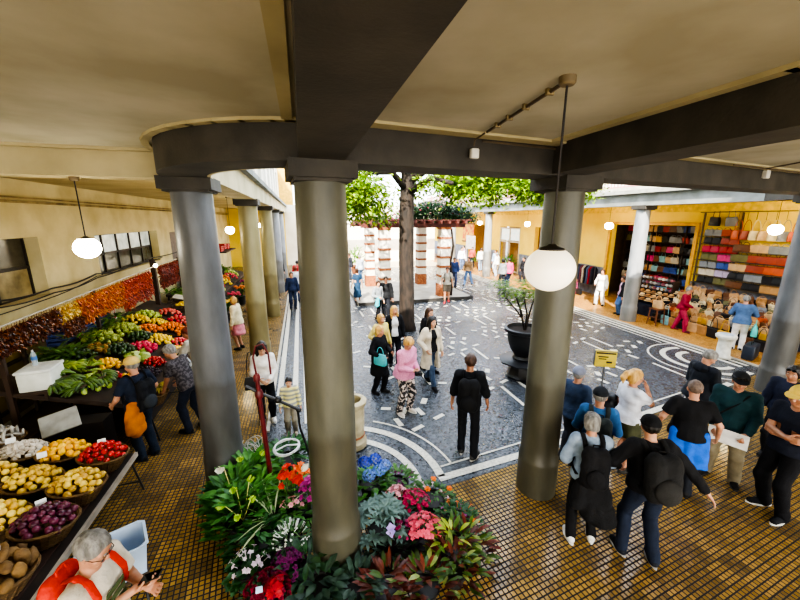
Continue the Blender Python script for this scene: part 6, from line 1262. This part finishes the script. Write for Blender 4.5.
# first two columns of the display wall
rows = [(3.55, 'black', 'grey'), (3.2, 'grey', 'orange'), (2.92, 'black', 'rust'), (2.62, 'crimson', 'red'), (2.34, 'olive', 'pink'), (2.06, 'grey', 'blue'), (1.78, 'pale', 'lilac'), (1.5, 'black', 'olive')]
for z, ca, cb in rows:
    for y0, c, side in ((9.75, ca, 'left'), (9.2, cb, 'second')):
        for j in range(2 if z < 3.5 else 1):
            bag('tote' if z > 3.5 else 'satchel', c, (WX-.1-(0 if z > 3.5 else 0), y0-.12-j*.28+(0 if z < 3.5 else -.08), z), (R.uniform(-.1, .1), R.uniform(-.06, .06), FACE+R.uniform(-.12, .12)), '%s leather bag, %s display column, %s' % (c, 'outer' if side == 'left' else 'second', {3.55: 'hung at the very top', 3.2: 'next to top row', 2.92: 'third row down', 2.62: 'fourth row down', 2.34: 'fifth row down', 2.06: 'sixth row down', 1.78: 'seventh row down', 1.5: 'lowest row'}[z]), '%s bags, %s column, %.2f high' % (c, side, z), 1.05)
# second section: a rail of hanging bags and shelf rows
y = 8.72; i = 0
for c in ('orange', 'rust', 'cream', 'sand', 'cream', 'grey', 'orange', 'tan', 'sand', 'brown', 'cream'):
    if c: bag('tote', c, (WX-.18, y, 3.12), (0, 0, FACE+PI/2*.55), '%s handbag hanging by long straps from the top rail, %s' % (c, ['first along', 'second along', 'third along', 'fourth along', 'fifth along', 'sixth along', 'seventh along', 'eighth along', 'ninth along', 'tenth along', 'last along'][i]), 'bags on the top rail', 1.0); i += 1
    y -= .25
for ri, (z, cs) in enumerate(((2.72, ('brown', 'sand', 'grey', 'rust', 'rust', 'tan')), (2.38, ('olive', 'rust', 'rust', 'orange', 'tan', 'tan')), (2.06, ('sand', 'rust', 'orange', 'rust', 'brown', 'black')), (1.76, ('black', 'grey', 'black', 'olive', 'brown', 'black')), (1.46, ('brown', 'black', 'tan', 'black', 'tan', 'brown')))):
    for k, c in enumerate(cs):
        for j in range(2): bag('satchel', c, (WX-.12, 8.66-k*.5-j*.24, z), (R.uniform(-.12, .12), 0, FACE+R.uniform(-.12, .12)), '%s satchel on the %s shelf of the wall rack, bay %s' % (c, ['top', 'second', 'third', 'fourth', 'lowest'][ri], ['nearest the yellow strip', 'two', 'three', 'four', 'five', 'at the far right'][k]), '%s satchels shelf %d bay %d' % (c, ri, k), 1.1)
t = thing('display_rack', 'metal rack with shelves and top rail carrying the leather bags on the yellow wall', 'rack', (14.36, 7.9, .014)); RK = mat('#5a4a34', .5)
for z in (1.44, 1.74, 2.04, 2.36, 2.7): MB().box((-.02, -.8, z-.015), (.24, 3.3, .02)).build('shelf', RK, t)
for z in (1.48, 1.76, 2.04, 2.32, 2.6, 2.9, 3.18): MB().box((-.02, 1.42, z-.015), (.22, 1.2, .015)).build('shelf', RK, t)
MB().tube([(-.18, -2.4, 4.02), (-.18, 2.05, 4.02)], .015, 8).build('top_rail', RK, t)
for yy in (-2.4, .85, 2.05): MB().box((.06, yy, 2.0), (.04, .05, 4.0)).build('upright', RK, t)
y = 8.72
st_ = MB()
for k in range(11): st_.tube([(-.18, y-.25*k-7.9, 3.75), (-.18, y-.25*k-7.9, 4.02)], .006, 5)
st_.build('hook_strap', mat('#2a221a', .6), t, kind='stuff')
# heaps of bags on sloping tables
def heaptable(y0, y1, x0, x1, label, z0=.25, z1=1.2):
    t = thing('stall_table', label, 'table', ((x0+x1)/2, (y0+y1)/2, .014)); L = y1-y0; xa, xb = (x0-x1)/2, (x1-x0)/2
    b = MB(); b.rings([[(xa, s, 0), (xb, s, 0), (xb, s, z1), (xa, s, z0)] for s in (-L/2, L/2)], smooth=False); b.build('draped_cloth', cloth('#1d2230', '#141824'), t); return t
heaptable(6.3, 9.75, 12.95, 14.2, 'sloping table under the big heap of tan bags'); heaptable(10.0, 11.6, 13.1, 14.3, 'dark draped table of tan hats and purses by the doorway', .45, 1.0)
WHX = [('tan', 5), ('sand', 5), ('brown', 3), ('black', 2), ('orange', 1), ('olive', 1), ('cream', 2), ('grey', 1), ('yellow', 1)]
POOL = [c for c, n in WHX for _ in range(n)]
SP = {'tan': 'plain tan', 'sand': 'light sand-coloured', 'brown': 'dark brown', 'black': 'black', 'orange': 'orange', 'olive': 'olive green', 'cream': 'cream', 'grey': 'grey', 'yellow': 'yellow'}
for row in range(8):
    for k in range(14):
        x = 13.0+row*.155; y = 6.45+k*.245+(.12 if row % 2 else 0); z = .27+.95*(x-12.95)/1.25+.02; c = R.choice(POOL)
        bag(R.choice(('satchel', 'handbag', 'satchel')), c, (x-.06, y+R.uniform(-.04, .04), z), (R.uniform(-.2, .2), R.uniform(-.25, .1), FACE+R.uniform(-.6, .6)), '%s bag in heap row %s behind the person in maroon' % (SP[c], ['one at the front', 'two', 'three', 'four', 'five', 'six', 'seven', 'eight at the back'][row]), '%s bags heap row %d' % (c, row), R.uniform(.75, .95))
for k, (c, kd) in enumerate((('black', 'tote'), ('teal', 'tote'), ('tan', 'tote'), ('black', 'handbag'), ('sand', 'tote'), ('tan', 'tote'), ('black', 'tote'), ('yellow', 'tote'), ('black', 'handbag'), ('brown', 'tote'), ('black', 'tote'))):
    bag(kd, c, (12.78, 9.85-k*.32, .014), (0, 0, FACE+R.uniform(-.3, .3)), '%s bag standing on the floor before the stall, %s from the doorway side' % (c, ['first', 'second', 'third', 'fourth', 'fifth', 'sixth', 'seventh', 'eighth', 'ninth', 'tenth', 'eleventh'][k]), 'bags on the floor', 1.05)
def hat(loc, m, label, group, sc=1.):
    if 'hat' not in FR:
        b = MB(); b.lathe([(.17, 0), (.165, .012), (.1, .02), (.095, .09), (.07, .12), (.001, .125)], n=20); o = FR['hat'] = b.build('straw_hat', m); MB().lathe([(.103, .02), (.1, .05)], n=20, cap=False).build('hat_band', mat('#3a2a1c', .7), o); o.location = loc; return tag(o, label, 'hat', group)
    return dup(FR['hat'], loc, R.uniform(0, 6), label, group, [m], scale=sc)
HM = [mat(c, .8, bump=.4, bscale=60) for c in ('#c9a06a', '#a87a48', '#d8bb8a', '#8a6238')]
for i in range(24): a, b_ = i % 6, i//6; hat((13.2+b_*.27, 10.15+a*.25, .58+.5*(b_*.27)/1.2-.02+.06), HM[i % 4], 'straw hat in the rows on the draped table beside the doorway', 'straw hats on the draped table', .85)
# doorway shop: shelves of bags, hats and shoes
t = thing('shop_shelf', 'tall dark shelves inside the bag shop doorway', 'shelf', (16.0, 12.2, .0)); SW = mat('#3a2a1e', .7)
for z in (.5, .95, 1.4, 1.85, 2.3, 2.75, 3.2): MB().box((0, 0, z), (.5, 4.4, .03)).build('shelf', SW, t)
for yy in (-2.2, -.7, .8, 2.2): MB().box((0, yy, 1.75), (.5, .04, 3.5)).build('upright', SW, t)
for ri, z in enumerate((.52, .97, 1.42, 1.87, 2.32, 2.77, 3.22)):
    for k in range(14):
        c = R.choice(('black', 'brown', 'tan', 'red', 'pale', 'grey', 'blue', 'yellow', 'olive', 'sand', 'black', 'teal', 'pink'))
        bag(R.choice(('satchel', 'handbag')), c, (15.85, 14.2-k*.3, z), (R.uniform(-.15, .15), R.uniform(-.1, .1), FACE+R.uniform(-.3, .3)), '%s bag on the %s shelf inside the shop doorway, %s' % (c, ['lowest', 'second', 'third', 'fourth', 'fifth', 'sixth', 'top'][ri], 'left half' if k < 7 else 'right half'), '%s bags inside shop shelf %d half %d' % (c, ri, k//7), 1.15)
t = thing('shoe_rack', 'low rack of pale shoes at the right jamb of the doorway', 'rack', (14.0, 11.0, .014))
for z in (.95, 1.15, 1.35): MB().box((0, 0, z), (.3, 1.5, .02)).build('shelf', SW, t)
for yy in (-.75, .75): MB().box((0, yy, .7), (.3, .04, 1.4)).build('side', SW, t)
sh0 = MB().ell((0, 0, .035), (.13, .042, .045), 12, 6).ell((-.06, 0, .07), (.05, .04, .04), 10, 6).build('shoe', mat('#cfc4c0', .6)); n = 0
for z in (.975, 1.175, 1.375):
    for k in range(8):
        c = mat(('#d8d0cc', '#b06a78', '#8a8f98', '#e6e2da')[(k+int(z*10)) % 4], .6); lb_ = 'small shoe on the rack at the right side of the doorway'
        if n == 0: sh0.location = (13.98, 10.38+k*.17, z); tag(sh0, lb_, 'shoe', 'shoes on the rack'); setmats(sh0, [c])
        else: dup(sh0, (13.98, 10.38+k*.17, z), 0, lb_, 'shoes on the rack', [c])
        n += 1
t = thing('wooden_stool', 'brown wooden stool beside the sunlit column holding a tan bag', 'stool', (12.35, 9.55, .014)); SWD = mat('#6a3f22', .6)
MB().rbox((0, 0, .6), (.4, .36, .04), b=.01).build('seat', SWD, t)
for sx in (-1, 1):
    for sy in (-1, 1): MB().tube([(sx*.16, sy*.14, .6), (sx*.19, sy*.17, 0)], .02, 8).build('leg', SWD, t)
MB().tube([(-.18, -.16, .25), (.18, -.16, .25)], .012, 6).tube([(-.18, .16, .25), (.18, .16, .25)], .012, 6).tube([(-.18, -.16, .3), (-.18, .16, .3)], .012, 6).build('stretcher', SWD, t)
bag('handbag', 'sand', (12.35, 9.55, .636), (0, 0, FACE), 'pale tan bag resting on the wooden stool', 'bag on the stool', 1.15)
t = thing('suitcase', 'dark blue suitcase lying behind the white stone bin', 'suitcase', (11.85, 6.35, .03), rad(20)); MB().rbox((0, 0, .2), (.62, .26, .4), b=.04).build('shell', mat('#1f2938', .5), t); MB().tube([(-.1, 0, .4), (-.1, 0, .46), (.1, 0, .46), (.1, 0, .4)], .012, 6).build('handle', mat('#111318', .5), t)
for s in (-1, 1): MB().lathe([(.03, -.012), (.03, .012)], (s*.24, 0, .0), 12, M=Matrix.Rotation(PI/2, 3, 'X')).build('wheel', mat('#0e0e10', .5), t)
# display of clothes and bags left of the doorway
t = thing('clothes_rail', 'rail of dark and red clothes left of the doorway', 'clothes rail', (14.1, 15.4, .014)); MB().tube([(0, -1, 0), (0, -1, 1.5), (0, 1, 1.5), (0, 1, 0)], .018, 8).build('rail', mat('#8a8a8c', .3, metal=.7), t)
for k in range(14):
    c = ('#232838', '#8a2430', '#4a5a78', '#1c1c22', '#c0b4a0', '#6a3a48', '#39455a')[k % 7]; b = MB(); b.rings([[(sx*w_, (-.95+k*.145)+sy*.04, z) for sx, sy in ((-1, -1), (1, -1), (1, 1), (-1, 1))] for z, w_ in ((.55, .2), (.9, .17), (1.3, .19), (1.45, .06))]); b.build('garment', cloth(c), t)
for k, c in enumerate(('red', 'blue', 'teal', 'red', 'pink', 'black')): bag('tote', c, (13.55, 16.2-k*.3, .014), (0, 0, FACE+R.uniform(-.4, .4)), '%s bag on the floor before the clothes rail, %s' % (c, ['first', 'second', 'third', 'fourth', 'fifth', 'sixth'][k]+' from the left'), 'bags before the clothes rail', 1.1)
# far shops: picture panel, white panel, panelled door, plants
t = thing('wall_art', 'colourful orange picture panel on the far yellow wall', 'picture', (14.44, 29.4, 2.6)); MB().box((0, 0, 0), (.05, 2.2, 1.5)).build('board', mat('#d9641e', .6, '#e8b83a', scale=3.5, lo=.45, hi=.55), t); MB().box((-.03, 0, .78), (.06, 2.3, .1)).box((-.03, 0, -.78), (.06, 2.3, .1)).build('frame', mat('#5a2f18', .6), t)
tag(MB().box((13.6, 27.2, 1.9), (.06, 1.6, 1.1)).tube([(13.6, 26.5, 1.4), (13.6, 26.5, 0)], .03, 6).tube([(13.6, 27.9, 1.4), (13.6, 27.9, 0)], .03, 6).build('notice_board', mat('#f4f2ee', .6)), 'white notice board standing before the far yellow wall', 'board')
f = MB()
for yy in (21.65, 22.9, 24.15): f.box((14.55, yy, 1.6), (.08, .1, 3.2))
for z in (.1, 2.2, 3.15): f.box((14.55, 22.9, z), (.08, 2.5, .1))
o = f.build('door_2', mat('#cdbfa4', .6), kind='structure'); o['label'] = 'pale panelled door of the far right shops'
for yy in (22.28, 23.5):
    for z, h in ((2.7, .8),): MB().box((14.58, yy, z), (.03, 1.1, h)).build('pane', mat('#dfe8ea', .3, '#c4d0d4', emit=.4), o, kind='structure')
for x, y, l in ((13.5, 21.2, 'leafy green plant beside the panelled far door'), (13.3, 24.9, 'leafy plant left of the panelled far door')):
    t = thing('potted_palm', l, 'plant', (x, y, .014)); pot(t, .22, .45, POTT); foliage(t, 120, .4, .45, 1.3, .5, .07, G1, (.3, 1.4))
t = thing('potted_palm', 'yellow-green bushy plant at the far left end of the court', 'plant', (3.6, 24.8, 0)); pot(t, .35, .6, POTT); foliage(t, 200, .8, .5, 1.9, .5, .09, G3, (.3, 1.4))
MB().box((14.4, 16.9, .9), (.2, .9, .5)).build('red_box', mat('#c2452c', .6)); tag(bpy.data.objects['red_box'], 'red box low on the wall between the far shops', 'box'); bpy.data.objects['red_box'].location.z = -.64
# left far: hanging goods, red crates
for i, (y, z) in enumerate(((18.6, 2.3), (19.4, 2.35), (20.2, 2.3))): crate((-3.9, y, z), .5, .6, .25, '#b8302a', 'red plastic crate on the high shelf deep in the left gallery, %s' % ['nearest', 'middle', 'farthest'][i])
t = thing('wall_shelf', 'high shelf holding three red crates deep in the left gallery', 'shelf', (-4.4, 19.4, 2.27)); MB().box((.2, 0, 0), (1.6, 2.6, .05)).build('board', SW, t)
for s in (-1, 1): MB().tube([(-.6, s*1.2, 0), (-.6, s*1.2, -2.25)], .03, 6).build('post', SW, t); 
# ---------------------------------------------------------------- people farther off
o = person('person in a maroon jumper and maroon trousers before the heap of bags', (12.45, 8.75, .014), -70, h=1.6, fat=1.1, lean=6, head=(0, 10), hair=('short', 'grey'), skin='pink', shirt=('#8a1c33', 'long', -.08, .02), legs=('trousers', '#a02c48', 1.3), shoes='#5a1f28', vox=.014, feet=((-.1, -.2), (.1, .22)), rh=(.15, .3, .1))
o = person('grey-haired woman in a denim jacket and white trousers at the stall', (12.3, 6.95, .014), 30, h=1.66, fat=1.1, lean=8, hair=('short', 'grey'), skin='pink', shirt=('#4a6488', 'long', -.1, .025, .02, 'jacket'), legs=('trousers', '#e3e0da', 1.2), vox=.014, rh=(.2, .3, .2), lh=(-.2, .3, .15))
handbag('turquoise bag hanging at the side of the woman in denim', '#4fc4bc', world(o, V(.3, -.05, .5)), rad(30), .34, .32, .14)
o = person('woman in an all-white suit in the sunlit right gallery', (12.75, 12.55, .014), 200, h=1.66, female=True, hair=('bob', 'brown'), skin='pink', shirt=('#f1efe8', 'long', -.2, .025, .04, 'jacket'), legs=('trousers', '#f1efe8', 1.6), vox=.014, feet=((-.16, 0), (.16, .05)), rh=(.2, .2, .1))
o = person('person in a black jacket and jeans beside the sunlit column', (12.25, 11.0, .014), 150, h=1.62, hair=('short', 'brown'), skin='pink', shirt=('#c9a0b4', 'long', -.04, .01), jacket=('#1c1c22', 'long', -.1, .03, .1), legs=('trousers', '#4c6c98', 1.), vox=.014, feet=((-.1, 0), (.1, .05)))
o = person('man in a black jacket and beige trousers behind the globe-lamp column', (13.2, 14.9, .014), 0, h=1.74, hair=('short', 'grey'), skin='pink', shirt=('#1a1a1e', 'long', -.06, .03), legs=('trousers', '#b8a58a', 1.2), vox=.016)
o = person('woman in a pale jacket browsing clothes by the doorway', (13.5, 12.0, .014), 100, h=1.62, female=True, hair=('bob', 'brown'), skin='pink', shirt=('#b89a9a', 'long', -.3, .03), legs=('trousers', '#8a7a8a'), vox=.016)
o = person('walker with a black backpack beside the pergola pillar', (6.35, 14.9, 0), -110, h=1.7, hair=('short', 'brown'), skin='pink', shirt=('#a9a49a', 'short', -.04, .02), legs=('shorts', '#6a6258', 1.4), shoes='#b03038', vox=.016, feet=((-.1, -.18), (.1, .2)))
backpack(o, 'black backpack of the walker beside the pergola pillar', '#17171b')
o = person('man in dark blue passing the right side of the pergola', (8.2, 18.3, 0), -100, h=1.74, hair=('short', 'black'), skin='tan', shirt=('#2c3c66', 'long', -.04, .03), legs=('trousers', '#27304a'), vox=.018)
o = person('person in a brown jacket striding with wide steps in the far court', (9.25, 18.6, 0), -150, h=1.72, hair=('short', 'brown'), skin='pink', shirt=('#8a7050', 'long', -.04, .03), legs=('trousers', '#3f5a80'), vox=.018, feet=((-.08, -.3), (.08, .32)))
FARC = [(10.5, 17.0, 'person in a grey coat by the far white column', '#8a8f94', '#2c3038', 100), (11.0, 17.2, 'person in a bright pink jacket by the far white column', '#d6387a', '#23304a', 90), (12.9, 18.6, 'person in black in the far right gallery by the yellow opening', '#1f1f24', '#2a2a30', 180), (12.6, 21.2, 'person in a white shirt near the panelled far door', '#eceae4', '#a9b4c8', 120),
        (13.2, 22.4, 'person in pale blue near the panelled far door', '#a9c2e0', '#e6e6e6', 200), (12.8, 23.8, 'person in white with a yellow bag in the far gallery', '#f2f0ea', '#8a9ab0', 80), (11.6, 24.6, 'tall person in a light shirt behind the white column', '#dfe4ea', '#56688a', 260), (10.6, 25.3, 'person in sky blue in the far right court', '#8fb4dc', '#d8d8d8', 300), (9.9, 24.4, 'person in cream in the far court', '#e8dcc8', '#7a8090', 200), (9.0, 26.2, 'person in navy at the far end of the court', '#33405e', '#3a3a44', 120),
        (8.4, 25.0, 'person in white top and jeans at the far end', '#f0eeea', '#4c6488', 250), (12.9, 26.9, 'person in mauve near the notice board', '#a88aa4', '#3a3f50', 160), (13.0, 25.6, 'person in red near the notice board', '#c04a44', '#30343e', 220)]
for x, y, l, c1, c2, a in FARC: o = person(l, (x, y, .0), a, h=R.uniform(1.6, 1.76), hair=(R.choice(('short', 'bob', 'crop')), R.choice(('brown', 'black', 'grey', 'blond'))), skin=R.choice(('pink', 'pale', 'tan')), shirt=(c1, 'long', -.06, .025), legs=('trousers', c2), vox=.021, feet=((-.1, R.uniform(-.15, .1)), (.1, R.uniform(-.1, .15))))
LEFTP = [(-1.95, 10.9, 'fair-haired woman in a cream cardigan and pink skirt between the columns', '#e6d9b4', 'skirt', '#e08a9a', 160, 'blond'), (-1.75, 13.0, 'person in pale brown beyond the woman in the pink skirt', '#c9b48a', 'trousers', '#8a7a5c', 150, 'grey'), (-2.2, 15.6, 'person in a bright green shirt between the columns', '#5fae3a', 'trousers', '#3a3a40', 170, 'black'), (-2.6, 18.8, 'person in white beyond the green shirt', '#e8e6e0', 'trousers', '#4a4a55', 190, 'brown'),
         (-.5, 15.5, 'man in a navy jacket standing on the white strips of the left corridor', '#232f4c', 'trousers', '#25304a', -80, 'black'), (-.35, 17.0, 'person with reddish hair in a pale top behind the man in navy', '#cfd6de', 'trousers', '#3a4660', 90, 'red'), (.3, 16.4, 'person in a black coat beside the man in navy', '#1c1e24', 'trousers', '#22252e', 100, 'brown'), (-1.3, 21.3, 'person in a dark suit at the foot of the far left column', '#22242c', 'trousers', '#23262f', 60, 'black'), (-.3, 19.4, 'person in a red jacket deep in the left corridor', '#c8323a', 'trousers', '#303a50', 80, 'black'), (.1, 21.5, 'person in light blue at the end of the left corridor', '#9fb8d8', 'trousers', '#404a5c', 120, 'brown'),
         (2.2, 23.2, 'person in black near the far arcade, left of the pergola', '#1d1d22', 'trousers', '#25252c', 70, 'black'), (2.9, 22.4, 'person in a dark jacket talking left of the pergola', '#2a2d36', 'trousers', '#39404e', 200, 'brown'), (3.3, 20.9, 'person in pale blue jeans left of the pergola', '#b9c4d2', 'trousers', '#6a84a8', 120, 'grey'), (5.0, 21.8, 'person in sky blue seen through the pergola', '#7fb0d8', 'trousers', '#d0d0d4', 250, 'brown'), (1.6, 24.2, 'person in grey under the far arcade', '#70747c', 'trousers', '#2c2f38', 300, 'black')]
for x, y, l, c1, k_, c2, a, hc in LEFTP: o = person(l, (x, y, .012 if x < -.9 else 0), a, h=R.uniform(1.62, 1.76), female=k_ == 'skirt', hair=('bob' if k_ == 'skirt' else R.choice(('short', 'bob')), hc), skin=R.choice(('pink', 'pale', 'tan')), shirt=(c1, 'long', -.08, .025), legs=(k_, c2) + ((.42,) if k_ == 'skirt' else ()), vox=.016 if y < 16 else .021, lean=R.uniform(0, 5))
# ---------------------------------------------------------------- camera, light, sky
cam = bpy.data.cameras.new('camera'); co = bpy.data.objects.new('camera', cam); COL.objects.link(co)
cam.sensor_width = 36; cam.lens = 354/800*36; cam.clip_end = 300; cam.clip_start = .05
co.location = (0, 0, 3.8); co.rotation_euler = (rad(90-12.9), 0, rad(-15.4)); scene.camera = co
w = bpy.data.worlds.new('sky'); scene.world = w; w.use_nodes = True
nt = w.node_tree; bg = nt.nodes['Background']; sky = nt.nodes.new('ShaderNodeTexSky')
sky.sky_type = 'NISHITA'; sky.sun_disc = False; sky.sun_elevation = rad(40); sky.sun_rotation = rad(200); sky.air_density = 1.2; sky.dust_density = 3
mxw = nt.nodes.new('ShaderNodeMix'); mxw.data_type = 'RGBA'; mxw.inputs[0].default_value = .55; mxw.inputs[7].default_value = (4.9, 5.1, 5.4, 1)
nt.links.new(sky.outputs[0], mxw.inputs[6]); nt.links.new(mxw.outputs[2], bg.inputs[0]); bg.inputs[1].default_value = .72
def light(kind, name, loc, power, color=(1, 1, 1), size=.2, rot=None, **k):
    l = bpy.data.lights.new(name, kind); l.energy = power; l.color = color
    if kind == 'AREA':
        l.shape = 'RECTANGLE'; l.size = size[0]; l.size_y = size[1]
    elif kind == 'POINT': l.shadow_soft_size = size
    elif kind == 'SUN': l.angle = rad(.6)
    o = bpy.data.objects.new(name, l); COL.objects.link(o); o.location = loc
    if rot: o.rotation_euler = rot
    return o
S = Vector((-.35, -.68, .64)).normalized()
s = light('SUN', 'sun', (0, 0, 20), 10.0, (1, .93, .8)); s.rotation_euler = S.to_track_quat('Z', 'Y').to_euler()
for x in (-2.7, 2.75, 8.25, 13.75):     # fill lamps added out of view at the back wall to brighten the gallery
    light('AREA', 'back_fill', (x, -4.9, 2.55), 82, (1, .96, .88), (4.8, 3.0), (rad(90), 0, 0))
scene.view_settings.view_transform = 'AgX'
scene.view_settings.look = 'AgX - High Contrast'
scene.view_settings.exposure = .95
scene.cycles.max_bounces = 8; scene.cycles.diffuse_bounces = 4; scene.cycles.sample_clamp_indirect = 6
scene.cycles.use_denoising = True
